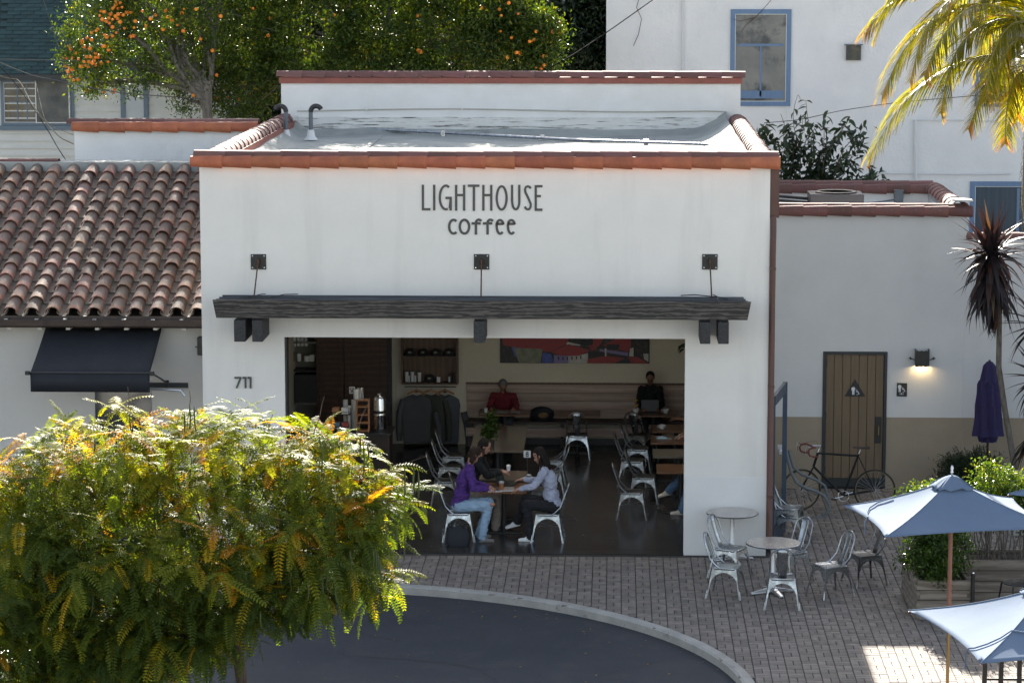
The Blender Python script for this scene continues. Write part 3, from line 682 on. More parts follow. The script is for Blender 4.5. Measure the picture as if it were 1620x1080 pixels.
for xx in (-2.65, -1.9, -1.1, -.5): pass
# coping of parapet wall
tile_row(t_top, 'coping_tile', lw, (-.1, 7.73, LWZ+.07), (LWX-.1, 7.73, LWZ+.07), .45, jitter=.04)
tile_row(t_low, 'edge_tile', lw, (-.1, 7.56, LWZ+.02), (LWX-.04, 7.56, LWZ+.02), .46, roll=-.9, jitter=.05)
# awning
aw = T('window_awning', 'black canvas awning with straight valance on the white wall left of the cafe', 'awning', (-1.65, .2, 2.9))
ax0, ax1 = -2.555, -.735
b = MB(); nseg = 14
vs = []
for i in range(nseg+1):
    x = ax0+(ax1-ax0)*i/nseg
    for t in np.linspace(0, 1, 7): vs.append((x, .78-1.27*t, 3.40-.56*t-.02*math.sin(PI*t)))
fs = [(i*7+k, (i+1)*7+k, (i+1)*7+k+1, i*7+k+1) for i in range(nseg) for k in range(6)]
b.add(vs, fs); o = b.build('canopy_cloth', blackfab, aw, smooth=True); sm = o.modifiers.new('solid', 'SOLIDIFY'); sm.thickness = .006
vs = []
for i in range(29):
    x = ax0+(ax1-ax0)*i/28; vs += [(x, -.492, 2.838), (x, -.492-.004*math.sin(i*1.9), 2.55)]
o = MB().add(vs, [(2*i, 2*i+2, 2*i+3, 2*i+1) for i in range(28)]).build('valance', blackfab, aw, smooth=True); sm = o.modifiers.new('solid', 'SOLIDIFY'); sm.thickness = .006
MB().tube([(ax0-.05, -.48, 2.84), (ax1+.05, -.48, 2.84)], .018, 8).build('front_rail', steelblk, aw, smooth=True)
for sx, x in ((-1, ax0-.04), (1, ax1+.04)):
    MB().tube([(x, -.48, 2.84), (x+.02*sx, .76, 2.5)], .016, 8).build('arm', steelblk, aw, smooth=True)
    MB().obox((x, -.5, 2.84), (.07, .06, .06)).build('end_knuckle', steelblk, aw, bev=.01)
    MB().obox((x+.02*sx, .77, 2.49), (.05, .05, .1)).build('wall_bracket', steelblk, aw, bev=.01)
sc1 = T('wall_sconce', 'dark metal wall lantern partly hidden by the left edge of the cafe', 'wall lamp', (-.05, .7, 3.0))
p = at(318, 548, y=.68)
MB().box(p.x-.05, p.x+.11, .6, .79, p.z-.13, p.z+.15).build('body', steelblk, sc1, bev=.01)
MB().tube([(p.x-.08, .62, p.z), (p.x+.12, .62, p.z)], .012, 8).build('cross_bar', steelblk, sc1)

# ------------------------------------------------------------------ restroom wing (right)
rw = T('restroom_wing', 'lower pale stucco wing with tan base and brown plank door right of the cafe', 'building', (10.4, 5.4, 0))
DX0, DX1, DZ = 9.872, 10.968, 2.372
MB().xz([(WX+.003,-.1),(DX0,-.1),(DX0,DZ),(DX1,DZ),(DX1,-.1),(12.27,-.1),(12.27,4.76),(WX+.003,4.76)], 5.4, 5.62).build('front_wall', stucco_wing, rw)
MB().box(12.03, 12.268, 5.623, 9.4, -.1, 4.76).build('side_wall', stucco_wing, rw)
MB().box(WX+.003, 12.028, 9.18, 9.41, -.1, 4.76).build('rear_wall', stucco_white, rw)
MB().box(WX+.004, 12.025, 5.625, 9.178, 3.5, 4.32).build('roof', membrane_w, rw)
MB().box(WX+.003, DX0-.002, 5.394, 5.401, -.05, 1.235).build('painted_base', tanpaint, rw)
MB().box(DX1+.002, 12.272, 5.394, 5.401, -.05, 1.235).build('painted_base', tanpaint, rw)
t_l2 = tilemesh('edge_tile', .104, .082, .46, th=.022, mat=terra_top, a=PI*1.1)
tile_row(t_l2, 'edge_tile', rw, (12.33, 5.35, 4.78), (WX+.02, 5.35, 4.78), .40, roll=-.85, jitter=.03)
t_wc = tilemesh('coping_tile', .13, .112, .445, th=.018, mat=terra_top, flat=.6)
tile_row(t_wc, 'coping_tile', rw, (12.25, 5.48, 4.835), (WX+.02, 5.48, 4.835), .40, jitter=.03)
tile_row(t_side, 'ridge_tile', rw, (12.15, 5.5, 4.80), (12.15, 9.35, 4.80), .43, jitter=.02)
tile_row(t_l2, 'edge_tile', rw, (12.1, 9.16, 4.83), (WX+.02, 9.16, 4.83), .43, roll=-.8)
tile_row(t_top, 'coping_tile', rw, (12.1, 9.32, 4.88), (WX+.02, 9.32, 4.88), .43)
MB().box(12.02, 12.05, 5.6, 9.2, 4.70, 4.80).build('edge_flashing', galv, rw)
MB().lathe([(.0, .02), (.17, 0), (.19, -.03)], (12.18, 5.42, 4.99), 16).build('corner_mortar', M('mortar_patch', (.5,.47,.42), .9), rw, smooth=True)
# door
MB().box(DX0+.002, DX0+.05, 5.37, 5.6, 0, DZ-.002).build('door_jamb', doorframe, rw)
MB().box(DX1-.05, DX1-.002, 5.37, 5.6, 0, DZ-.002).build('door_jamb', doorframe, rw)
MB().box(DX0+.052, DX1-.052, 5.372, 5.6, DZ-.05, DZ-.003).build('door_head', doorframe, rw)
door = T('door', None, None, (10.42, 5.5, 0)); door.parent = rw; door.location = Vector((10.42, 5.5, 0))-Vector(rw.location)
d0, d1 = DX0+.053, DX1-.053; pw = (d1-d0)/7
MB().box(d0, d1, 5.44, 5.47, .01, DZ-.054).build('backing', doorframe, door)
for k in range(7): MB().box(d0+k*pw+.004, d0+(k+1)*pw-.004, 5.412, 5.44, .17, DZ-.056).build('plank', doorbrown, door, bev=.004)
MB().box(d0, d1, 5.405, 5.439, .01, .168).build('kick_plate', doorframe, door)
MB().box(d1-.135, d1-.03, 5.398, 5.412, .78, 1.24).build('lock_plate', steelblk, door, bev=.004)
MB().tube([(d1-.08, 5.40, 1.09), (d1-.08, 5.35, 1.07), (d1-.08, 5.35, .93), (d1-.08, 5.40, .91)], .010, 8).build('handle', brass, door, smooth=True)
for z in (.25, 1.2, 2.1): MB().tube([(d0+.0, 5.40, z), (d0+.0, 5.40, z+.12)], .014, 8).build('hinge', steelblk, door)
def icons(cx, cy, s, parent, yw, man_h):
    """man and wheelchair pictograms in zoom units of 13.5 px"""
    def F(pts): return [((cx+p[0]*s), (cy+p[1]*s)) for p in pts]
    def poly(pts, nm):
        q = [at(1325+p[0]/13.5, 590+p[1]/13.5, y=yw) for p in F(pts)]
        return MB().xz([(a.x, a.z) for a in q], yw-.003, yw).build(nm, signwhite, parent)
    poly([(8*math.cos(a), -78+8*math.sin(a)) for a in np.linspace(0, 2*PI, 13)[:-1]], 'man_head')
    poly([(-38,-60),(-30,-68),(28,-68),(38,-60),(40,0),(30,2),(26,-40),(24,-40),(24,88),(4,88),(2,20),(-2,20),(-4,88),(-24,88),(-24,-40),(-26,-40),(-30,2),(-40,0)], 'man_figure')
    poly([(72+9*math.cos(a), -16+9*math.sin(a)) for a in np.linspace(0, 2*PI, 13)[:-1]], 'wheelchair_head')
    def st_(l, w, nm): strokes([F(q) for q in l], w*s, 1325, 590, 13.5, yw, .004, nm, signwhite, parent)
    st_([arc(80, 52, 34, 34, -140, 110, 16), [(72,-4),(76,34),(104,34),(124,72),(136,66)], [(74,12),(98,12)]], 9, 'wheelchair_figure')
p = at(1353, 613, y=5.41)
sg = T('restroom_sign', 'black triangular restroom sign with white man and wheelchair pictograms on the brown door', 'restroom sign', (p.x, 5.4, p.z), 0, None)
q = [at(1325+a/13.5, 590+c/13.5, y=5.405) for a, c in ((375,128),(150,495),(590,495))]
MB().xz([(a.x, a.z) for a in q], 5.398, 5.411).build('panel', inkb, sg)
icons(337, 372, 1, sg, 5.397, 1)
sg = T('restroom_sign', 'small black MEN sign on the wall between brown door and lit lamp', 'restroom sign', (11.2, 5.4, 1.7))
q = [at(1325+a/13.5, 590+c/13.5, y=5.40) for a, c in ((1270,205),(1487,215),(1480,497),(1258,492))]
MB().xz([(a.x, a.z) for a in q], 5.388, 5.399).build('panel', inkb, sg)
icons(1327, 322, .92, sg, 5.387, 1)
for nm, l in (('letter_m', [[(1328,458),(1330,425),(1341,448),(1352,425),(1354,458)]]), ('letter_e', [[(1363,426),(1363,458)],[(1363,427),(1380,427)],[(1363,442),(1378,442)],[(1363,457),(1380,457)]]), ('letter_n', [[(1390,458),(1391,426),(1410,458),(1411,426)]])):
    strokes(l, 6, 1325, 590, 13.5, 5.387, .004, nm, signwhite, sg)
# lit lamp
p = at(1459, 567, y=5.3)
lm = T('wall_lamp', 'black iron wall lamp glowing yellow downwards beside the restroom door', 'wall lamp', (p.x, 5.4, p.z))
hx, hz = .112, .135; n = 24
top = [(p.x-hx+2*hx*i/n, p.z+hz+.008*math.sin(i/n*3*2*PI)) for i in range(n+1)]; bot = [(p.x-hx+2*hx*i/n, p.z-hz-.006*math.sin(i/n*3*2*PI)) for i in range(n, -1, -1)]
MB().xz(top+bot, 5.25, 5.262).build('shade_front', steelblk, lm)
for sx in (-1, 1): MB().box(p.x+sx*hx-.006, p.x+sx*hx+.006, 5.245, 5.398, p.z-hz, p.z+hz+.025).build('shade_side', steelblk, lm)
MB().box(p.x-hx+.007, p.x+hx-.007, 5.385, 5.398, p.z-hz+.02, p.z+hz-.02).build('back_plate', steelblk, lm)
MB().tube([(p.x-.19, 5.34, p.z-.01), (p.x-.12, 5.30, p.z-.025), (p.x+.12, 5.30, p.z-.025), (p.x+.19, 5.34, p.z-.01)], .008, 8).build('cross_bar', steelblk, lm)
for sx in (-1, 1):
    MB().xz([(p.x+sx*.2, p.z+.035), (p.x+sx*.2+.01, p.z+.01), (p.x+sx*.2+.038, p.z), (p.x+sx*.2+.01, p.z-.01), (p.x+sx*.2, p.z-.035), (p.x+sx*.2-.01, p.z-.01), (p.x+sx*.2-.038, p.z), (p.x+sx*.2-.01, p.z+.01)], 5.325, 5.34).build('finial', steelblk, lm)
MB().ell((p.x, 5.325, p.z-.03), (.03, .03, .04), 12, 8).build('bulb', emit('warm_bulb', (1, .72, .3), 30), lm, smooth=True)
ld = bpy.data.lights.new('lamp_light', 'POINT'); ld.energy = 1.5; ld.color = (1, .70, .32); ld.shadow_soft_size = .03
lo = bpy.data.objects.new('lamp_light', ld); COL.objects.link(lo); lo.parent = lm; lo.location = Vector((p.x, 5.325, p.z-.10))-Vector(lm.location)
MB().box(p.x-hx+.007, p.x+hx-.007, 5.264, 5.384, p.z+.03, p.z+.045).build('inner_top', steelblk, lm)
# garden wall to the right
gw = T('garden_wall', 'pale stucco wall with tan base and red tile cap behind the dark spiky plant', 'wall', (14, 5.45, 0))
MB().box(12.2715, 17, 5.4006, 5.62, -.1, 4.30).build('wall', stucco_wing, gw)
MB().box(12.275, 17, 5.3945, 5.4, -.05, 1.235).build('painted_base', tanpaint, gw)
tile_row(t_top, 'coping_tile', gw, (17, 5.5, 4.32), (12.3, 5.5, 4.32), .42)

# air conditioner and box on the low roof
ac = T('air_conditioner', 'grey metal air conditioner with round fan grille on the low flat roof', 'air conditioner', (10.2, 7.3, 4.3))
MB().box(9.72, 10.66, 6.95, 7.75, 4.33, 4.925).build('cabinet', M('ac_cabinet', (.075,.07,.075), .6, .2), ac, bev=.01)
MB().lathe([(.36, 0), (.37, .02), (.34, .03), (.30, .015)], (10.2, 7.35, 4.927), 32).build('fan_ring', steelblk, ac, smooth=True)
for k in range(7): MB().lathe([(.05+.045*k, 0), (.06+.045*k, .0), (.06+.045*k, .012), (.05+.045*k, .012)], (10.2, 7.35, 4.935), 28).build('grille_ring', steelblk, ac)
for k in range(4): MB().obox((10.2, 7.35, 4.933), (.05, .66, .008), Matrix.Rotation(k*PI/4, 3, 'Z')).build('fan_blade', blackpl, ac)
for k in range(8): MB().box(9.78, 10.6, 6.935, 6.95, 4.42+.045*k, 4.44+.045*k).build('louvre', steelblk, ac)
for dz, yy in ((.06, 7.55), (.0, 7.4)): MB().tube([(8.7, yy, 4.75+dz), (9.2, yy+.02, 4.78+dz), (9.72, yy, 4.74+dz)], .03, 8).build('coolant_pipe', blackpl, ac, smooth=True)
p = at(1423, 312, y=8.9)
eb = T('electrical_box', 'small grey electrical box with conduit on the low roof behind the air conditioner', 'electrical box', tuple(p))
MB().box(p.x-.08, p.x+.08, 8.98, 9.15, p.z-.10, p.z+.11).build('box_body', greypaint, eb, bev=.006)
MB().box(p.x-.09, p.x+.09, 8.96, 9.16, p.z+.11, p.z+.125).build('rain_lid', greypaint, eb)
MB().tube([(p.x-.09, 9.0, p.z-.06), (10.68, 8.2, p.z-.07), (10.64, 7.6, 4.75)], .014, 8).build('conduit', greypaint, eb, smooth=True)

# ------------------------------------------------------------------ white house behind (right)
hs = T('white_house', 'tall white stucco house with blue window frames behind the coffee shop', 'house', (12, 16, 0))
hx0 = at(959, 60, y=16).x
MB().box(hx0, 24, 16, 26, -.1, 8.75).build('wall', M('stucco_house', (.72,.715,.70), .88, c2=(.66,.655,.645), scale=1.1, c3=(.42,.43,.43), s3=.9, lo3=.58, hi3=.78, c3f=.45, bump=.6, bscale=14, bdist=.012), hs)
MB().box(hx0-.2, 24.2, 15.8, 26.2, 8.753, 8.95).build('roof', M('flat_roof_edge', (.2,.19,.18), .8), hs)
def houserect(pxa, pya, pxb, pyb, y): a, c = at(pxa, pya, y=y), at(pxb, pyb, y=y); return a.x, c.x, c.z, a.z
def framed(root, r, y, w, fm, pane, bars, extra=None, sill=True):
    x0, x1, z0, z1 = r
    f = MB(); f.box(x0, x0+w, y-.04, y-.001, z0, z1); f.box(x1-w, x1, y-.04, y-.001, z0, z1)
    f.box(x0+w, x1-w, y-.04, y-.001, z1-w, z1); f.box(x0+w, x1-w, y-.04, y-.001, z0, z0+w)
    fo = f.build('window', fm, root)
    i = .012; MB().box(x0+w+i, x1-w-i, y-.012, y-.002, z0+w+i, z1-w-i).build('pane', pane, fo)
    s_ = MB()
    for (a, c, e, g_) in ((x0+w, x0+w+i, z0+w, z1-w), (x1-w-i, x1-w, z0+w, z1-w), (x0+w+i, x1-w-i, z0+w, z0+w+i), (x0+w+i, x1-w-i, z1-w-i, z1-w)): s_.box(a, c, y-.03, y-.003, e, g_)
    s_.build('inner_frame', whitetrim, fo)
    for (a, c, e, g_) in bars:
        MB().box(x0+(x1-x0)*a, x0+(x1-x0)*c, y-.022, y-.0125, z0+(z1-z0)*e, z0+(z1-z0)*g_).build('sash_bar', fm, fo)
    return fo
r = houserect(1156, 15, 1250, 168, 16)
framed(hs, r, 16, .095, bluetrim, curtain, [(.12,.88,.62,.645),(.49,.52,.1,.62),(.12,.88,.08,.16)])
r = houserect(1535, 287, 1680, 420, 16)
framed(hs, r, 16, .10, bluetrim, M('dark_blinds', (.035,.06,.085), .4, c2=(.02,.035,.05), scale=3, stretch=(12,1,.2)), [(.5,.53,.08,.92)])
r = houserect(1545, 20, 1690, 169, 16)
framed(hs, r, 16, .075, bluetrim, glassm, [(.1,.9,.5,.53)])
r = houserect(1337, 70, 1363, 97, 16)
vt = MB().box(r[0]+.02, r[1]-.02, 15.93, 15.999, r[2]+.02, r[3]-.02).build('vent_box', M('rusty_vent', (.12,.11,.07), .8, c2=(.06,.06,.055), scale=8), hs)
MB().box(r[0]-.015, r[1]+.015, 15.9, 15.998, r[3]-.02, r[3]).build('vent_hood', greypaint, hs)
def pipe(pts, r_, nm='wall_pipe', mt=None): MB().tube([at(px, py, y=15.95) for px, py in pts], r_, 8).build(nm, mt or M_pipe, hs, smooth=True)
M_pipe = M('painted_pipe', (.60,.61,.61), .6)
pipe([(1080,-20),(1080,116)], .022); pipe([(1448,190),(1449,286)], .03); pipe([(1443,190),(1620,192)], .012)
pipe([(1385,274),(1450,275),(1540,276),(1600,275)], .014); pipe([(1245,168),(1246,280)], .008)
pipe([(1012,-5),(1007,12),(1015,30),(1010,55),(1002,73)], .006, 'dangling_cord', rust)
pipe([(1222,-2),(1210,12),(1195,28),(1180,40),(1172,52)], .005, 'vine_stem', rust); pipe([(1195,28),(1170,34),(1160,30)], .004, 'vine_stem', rust)

# ------------------------------------------------------------------ left background house
gh = T('shingled_house', 'clapboard house with dark green shingle roof and grey-blue windows at upper left', 'house', (-6, 20, 0))
MB().box(-12, -.2, 20.02, 28, -.1, 6.5).build('wall', stucco_white, gh)
sb0 = at(0, 262, y=20).z-.6; bh = .165; clap = M('clapboard', (.60,.60,.57), .7, c2=(.56,.56,.53), scale=3, bump=.1)
for k in range(20):
    z0 = sb0+k*bh
    if z0 > 6.4: break
    MB().add([(-12,20.0,z0),(-12,19.95,z0),(-12,19.997,z0+bh),(-.2,20.0,z0),(-.2,19.95,z0),(-.2,19.997,z0+bh),(-12,20.018,z0),(-12,20.018,z0+bh),(-.2,20.018,z0),(-.2,20.018,z0+bh)],
             [(1,4,5,2),(1,6,8,4),(2,5,9,7),(1,2,7,6),(4,8,9,5)]).build('siding_board', clap, gh)
ea = at(0, 118, y=19.6); sl2 = .8
MB().yz([(19.6, ea.z-.12), (19.6, ea.z-.01), (26, ea.z+6.4*sl2-.01), (26, ea.z+6.4*sl2-.2)], -12, -.1).build('roof', M('roof_deck_green', (.018,.035,.034), .9), gh)
MB().box(-12, -.1, 19.55, 19.6, ea.z-.14, ea.z+.0).build('eave_trim', doorframe, gh)
shing = M('green_shingle', (.030,.066,.064), .9, c2=(.022,.05,.05), scale=6, obj=.22, bump=.6, bscale=50, bdist=.004)
sa2 = math.atan(sl2); cs, ss = math.cos(sa2), math.sin(sa2)
shm = MB().add([(0,0,.018),(.30,0,.018),(.30,.19,.004),(0,.19,.004),(0,0,0),(.30,0,0)], [(0,1,2,3),(4,5,1,0)]).build('shingle', shing, me_only=True)
cnt = 0; rows = 24
for j in range(rows):
    for i in range(13):
        x = -7.75+i*.305+(j*.137 % .305); s_ = j*.135
        if x > -4.0 + (.0): continue
        inst(shm, 'shingle', gh, (x, 19.6+s_*cs, ea.z+s_*ss+uni(0, .004)), (sa2, 0, jit(.004)), (uni(.95, 1), 1, 1)); cnt += 1
V = []; Fq = []
for j in range(40):
    for i in range(14):
        x = -4.0+i*.305+(j*.137 % .305); s_ = j*.135
        if x > -.3: continue
        n = len(V)
        for (u, v, w) in ((0,0,.02),(.30,0,.02),(.30,.19,.006),(0,.19,.006),(0,0,0),(.30,0,0)): V.append((x+u, 19.6+(s_+v)*cs-w*ss, ea.z+(s_+v)*ss+w*cs))
        Fq += [(n, n+1, n+2, n+3), (n+4, n+5, n+1, n)]
o = npmesh('hidden_shingles', V, Fq, shing, gh); o['kind'] = 'stuff'
r = houserect(2, 118, 118, 199, 19.97); r = (r[0]-.02, r[1], r[2], ea.z-.13)
wn = framed(gh, r, 19.97, .07, greytrim, M('old_window_glass', (.06,.055,.05), .2, c2=(.16,.15,.12), scale=1.3, lo=.45, hi=.7), [(.47,.50,.0,1),(.22,.235,.1,.9),(.1,.47,.5,.525),(.35,.365,.1,.9)])
rr2 = houserect(55, 120, 111, 195, 19.90)
f = MB(); w_ = .02
for (a, c, e, g_) in ((rr2[0], rr2[0]+w_, rr2[2], rr2[3]), (rr2[1]-w_, rr2[1], rr2[2], rr2[3]), (rr2[0]+w_, rr2[1]-w_, rr2[2], rr2[2]+w_), (rr2[0]+w_, rr2[1]-w_, rr2[3]-w_, rr2[3])): f.box(a, c, 19.89, 19.91, e, g_)
f.build('screen_frame', whitetrim, wn)
MB().box(rr2[0]+w_, rr2[1]-w_, 19.899, 19.903, rr2[2]+w_, rr2[3]-w_).build('screen_mesh', screenm, wn)
MB().box(-12, -4.9, 19.9, 19.97, r[2]-.1, r[2]-.002).build('window_sill', greytrim, wn)
a = at(12, 185, y=19.94); c = at(33, 150, y=19.94)     # yellow shelf seen behind the glass
sh = MB()
for xx in (a.x, c.x): sh.box(xx, xx+.03, 19.955, 19.957, a.z, c.z)
for zz in (a.z+.15, (a.z+c.z)/2, c.z-.03): sh.box(a.x+.03, c.x, 19.955, 19.957, zz, zz+.03)
sh.build('yellow_shelf', M('pale_pine', (.17,.12,.045), .6), wn)
dr = houserect(190, 100, 236, 230, 19.97)
MB().box(dr[0], dr[0]+.1, 19.92, 19.972, dr[2], dr[3]).build('door_frame', greytrim, gh); MB().box(dr[1]-.1, dr[1], 19.92, 19.972, dr[2], dr[3]).build('door_frame', greytrim, gh)
MB().box(dr[0]+.1, dr[1]-.1, 19.95, 19.972, dr[2], dr[3]).build('door', M('pale_door', (.45,.48,.5), .6), gh)
# ================================================================== FURNITURE
def make_chair(mt, name='metal_chair'):
    """stamped metal café chair facing +X, base at the origin"""
    root = T(name, 'x', 'chair')
    H = .44
    def outer(z): return .180 + .072*(1 - z/H)
    def inner(z): return max(0, min(outer(z)-.019-.014*(z/.375)**2, .235*(1-min(1, z/.375)**2.6)**.5))
    zs = [0, .06, .12, .18, .24, .29, .33, .355, .372, .376]
    for sx in (1, -1):
        for sy in (1, -1):
            b = MB()
            for axis in (0, 1):
                n = len(zs)+1; vs = []
                for z in zs+[H]:
                    o_, i_ = outer(z), (inner(z) if z < .376 else 0)
                    for w, d in ((o_, 0), (i_, 0), (o_, .007), (i_, .007)):
                        pl = outer(z)-d
                        vs.append((sx*pl, sy*w, z) if axis == 0 else (sx*w, sy*pl, z))
                fs = []
                for i in range(n-1):
                    a = i*4; c = a+4
                    fs += [(a, a+1, c+1, c), (a+2, c+2, c+3, a+3), (a+1, a+3, c+3, c+1), (a, c, c+2, a+2)]
                fs += [(0, 2, 3, 1)]
                b.add(vs, fs)
            b.tube([(sx*outer(.0), sy*outer(0), -.001), (sx*(outer(.1)-.004), sy*(outer(.1)-.004), .12)], [.013, .012], 8)
            b.build('leg', mt, root, smooth=True)
    # seat with rounded corners and a raised rim
    def rr(h, r=.05, n=5): 
        out = []
        for cx, cy, a in ((h-r, h-r, 0), (-h+r, h-r, 90), (-h+r, -h+r, 180), (h-r, -h+r, 270)):
            for k in range(n): q = math.radians(a+90*k/(n-1)); out.append((cx+r*math.cos(q), cy+r*math.sin(q)))
        return out
    rings = [(.185, H-.03), (.190, H-.004), (.186, H+.004), (.172, H+.004), (.162, H-.006), (.08, H-.010)]
    vs = []
    for h, z in rings: vs += [(x, y, z) for x, y in rr(h)]
    n = len(rr(.1)); fs = []
    for i in range(len(rings)-1):
        for k in range(n): fs.append((i*n+k, i*n+(k+1) % n, (i+1)*n+(k+1) % n, (i+1)*n+k))
    fs.append(tuple((len(rings)-1)*n+k for k in range(n)))
    MB().add(vs, fs).build('seat', mt, root, smooth=True)
    # hoop back
    def hp(y, z): return (-.165-.16*((z-H)/.45), y, z)
    pts = [(-.06, .186, H-.01), (-.12, .183, H+.03), hp(.178, H+.12), hp(.172, H+.25)]
    pts += [hp(.170*math.cos(q), H+.315+.15*math.sin(q)) for q in np.linspace(.12, PI-.12, 13)]
    pts += [hp(-.172, H+.25), hp(-.178, H+.12), (-.12, -.183, H+.03), (-.06, -.186, H-.01)]
    MB().tube(pts, .0115, 8).build('back_hoop', mt, root, smooth=True)
    vs = []; m_ = 6
    for i in range(m_+1):
        t = i/m_; z = H-.004+t*.455; w = .058+.024*t
        for k in range(7):
            u = -1+2*k/6; p = hp(w*u, z); vs.append((p[0]+.012*(u*u)-.004-.012*math.sin(PI*t), p[1], p[2]))
    fs = [(i*7+k, i*7+k+1, (i+1)*7+k+1, (i+1)*7+k) for i in range(m_) for k in range(6)]
    o = MB().add(vs, fs).build('back_splat', mt, root, smooth=True); sm = o.modifiers.new('solid', 'SOLIDIFY'); sm.thickness = .004
    b = MB(); b.bar((.17,.17,.235), (-.17,-.17,.235), .012, .006); b.bar((.17,-.17,.243), (-.17,.17,.243), .012, .006)
    b.build('cross_brace', mt, root)
    return root
chA = make_chair(galv); chB = make_chair(galv_dark)
used = {id(chA): 0, id(chB): 0}
def chair(src, x, y, face, label, group, z=0, tilt=0):
    o = src if not used[id(src)] else copy_tree(src); used[id(src)] += 1
    o.location = (x, y, z); o.rotation_euler = (0, tilt, math.radians(face)); o['label'] = label; o['group'] = group; return o
GO, GI = 'metal chairs outside on the brick paving', 'metal chairs inside the cafe'
chair(chA, 7.93, -2.72, -14, 'silver chair nearest the kerb, left of the front round table, facing right', GO)
chair(chA, 8.03, -1.50, -28, 'silver chair standing in front of the far round table by the white pillar', GO)
chair(chA, 8.69, -3.36, 86, 'silver chair with its back to the viewer in front of the front round table', GO)
chair(chA, 8.90, -1.72, 222, 'bluish silver chair right behind the front round table with its wide back plate showing', GO)
chair(chA, 9.42, -2.62, 207, 'silver chair standing alone right of the front round table, hoop back to the right', GO)
chair(chB, 9.98, -1.85, 203, 'tarnished chair under the left tip of the big umbrella', GO)
chair(chA, 9.08, .92, -16, 'lower chair of the stacked pair by the brown downspout', GO)
chair(chA, 9.05, .90, -16, 'upper chair of the stacked pair by the brown downspout', GO, z=.13, tilt=-.03)
# indoors
chair(chA, 3.86, .98, 4, 'silver chair under the person in the purple sweatshirt', GI)
chair(chA, 5.27, .98, 178, 'silver chair under the person in the pale grey sweatshirt', GI)
chair(chB, 3.98, 1.95, 4, 'dark metal chair under the person in black at the front table', GI)
chair(chB, 3.50, 3.6, 0, 'dark chair with hoop back at the left of the second table, nearest the hoodies', GI)
chair(chB, 3.50, 4.9, 0, 'dark chair left of the long middle table, second from the front', GI)
chair(chB, 3.50, 5.9, 0, 'dark chair left of the long middle table, farthest back', GI)
chair(chB, 5.15, 2.9, 178, 'dark chair right of the second table behind the number card', GI)
chair(chB, 5.22, 4.4, 182, 'dark chair right of the long middle table, second from the front', GI)
chair(chB, 5.22, 5.6, 180, 'dark chair right of the long middle table, farthest back', GI)
chair(chA, 5.62, 8.02, 90, 'silver chair alone before the wall bench, back plate to the viewer', GI)
chair(chB, 6.60, 2.75, -3, 'front chair of the right-hand row facing the tables by the pillar', GI)
chair(chB, 6.80, 4.05, -3, 'second chair from the front in the right-hand row', GI)
chair(chB, 6.62, 5.55, -3, 'third chair from the front in the right-hand row', GI)
chair(chB, 6.72, 6.70, -3, 'fourth chair from the front in the right-hand row', GI)
chair(chA, 6.78, 8.05, 60, 'chair at the far end of the right-hand row, before the man in the black hoodie', GI)

def bistro(x, y, rz, label, name='round_table'):
    t = T(name, label, 'table', (x, y, 0), 0, 'round metal tables outside')
    MB().lathe([(.0, .722), (.37, .722), (.392, .730), (.394, .742), (.388, .750), (.0, .752)], (x, y, 0), 48).build('table_top', [steeltop], t, smooth=True)
    MB().lathe([(.3925, .728), (.3965, .730), (.3965, .741), (.3925, .743)], (x, y, 0), 48).build('edge_band', blackpl, t, smooth=True)
    MB().lathe([(.0, .03), (.05, .03), (.05, .10), (.036, .12), (.036, .70), (.11, .718), (.0, .7215)], (x, y, 0), 20).build('column', alum, t, smooth=True)
    for k in range(4):
        q = rz+k*PI/2; c, s_ = math.cos(q), math.sin(q); R = Matrix.Rotation(q, 3, 'Z')
        vs = [Vector((x, y, 0))+R @ Vector(p) for p in [(.03,-.035,.03),(.03,.035,.03),(.03,.035,.095),(.03,-.035,.095),(.34,-.03,.012),(.34,.03,.012),(.34,.022,.035),(.34,-.022,.035)]]
        MB().add(vs, [(0,1,2,3),(4,7,6,5),(0,4,5,1),(1,5,6,2),(2,6,7,3),(3,7,4,0)]).build('foot', alum, t, bev=.004)
        MB().lathe([(.02, 0), (.02, .012), (0, .012)], (x+.32*c, y+.32*s_, 0), 10).build('foot_pad', blackpl, t)
bistro(8.60, -2.56, .35, 'round steel table nearest the kerb with a darker chair tucked before it')
bistro(8.10, -.42, .3, 'round steel table standing against the right white pillar')

def table(x, y, w, d, label, mt, group='wooden cafe tables', top=.75, th=.03):
    t = T('cafe_table', label, 'table', (x, y, 0), 0, group)
    MB().box(x-w/2, x+w/2, y-d/2, y+d/2, top-th, top).build('table_top', mt, t, bev=.003)
    n = 1 if d < 1.2 else 2
    for k in range(n):
        yy = y if n == 1 else y+(-.5+k)*d*.6
        MB().lathe([(.04, .015), (.04, top-th-.01), (.10, top-th-.002)], (x, yy, 0), 14).build('column', steelblk, t, smooth=True)
        MB().box(x-.29, x+.29, yy-.03, yy+.03, .006, .03).build('base_bar', steelblk, t); MB().box(x-.03, x+.03, yy-.29, yy+.29, .0, .0055).build('base_bar', steelblk, t)
    return t
table(4.56, 1.42, .74, .76, 'square wooden table in front, shared by three people with laptops', tabletop)
table(4.50, 2.42, .78, .8, 'dark table right behind the front one, below the number card', tablegloss)
table(4.30, 5.9, .92, 2.6, 'long dark glossy table in the middle of the cafe with a potted plant', tablegloss)
table(5.62, 8.55, .85, .62, 'small wooden table at the bench with one empty silver chair', tabletop)
table(4.28, 8.62, .95, .6, 'small table at the bench under the man in dark red', tabletop)
table(7.02, 8.62, .85, .6, 'small wooden table at the bench before the man in the black hoodie', tabletop)
table(7.40, 7.0, .85, .70, 'table in the right-hand row with a white cup, second from the bench', tabletop)
table(7.36, 5.85, .85, .72, 'table in the right-hand row with a blue face mask on it', tabletop)
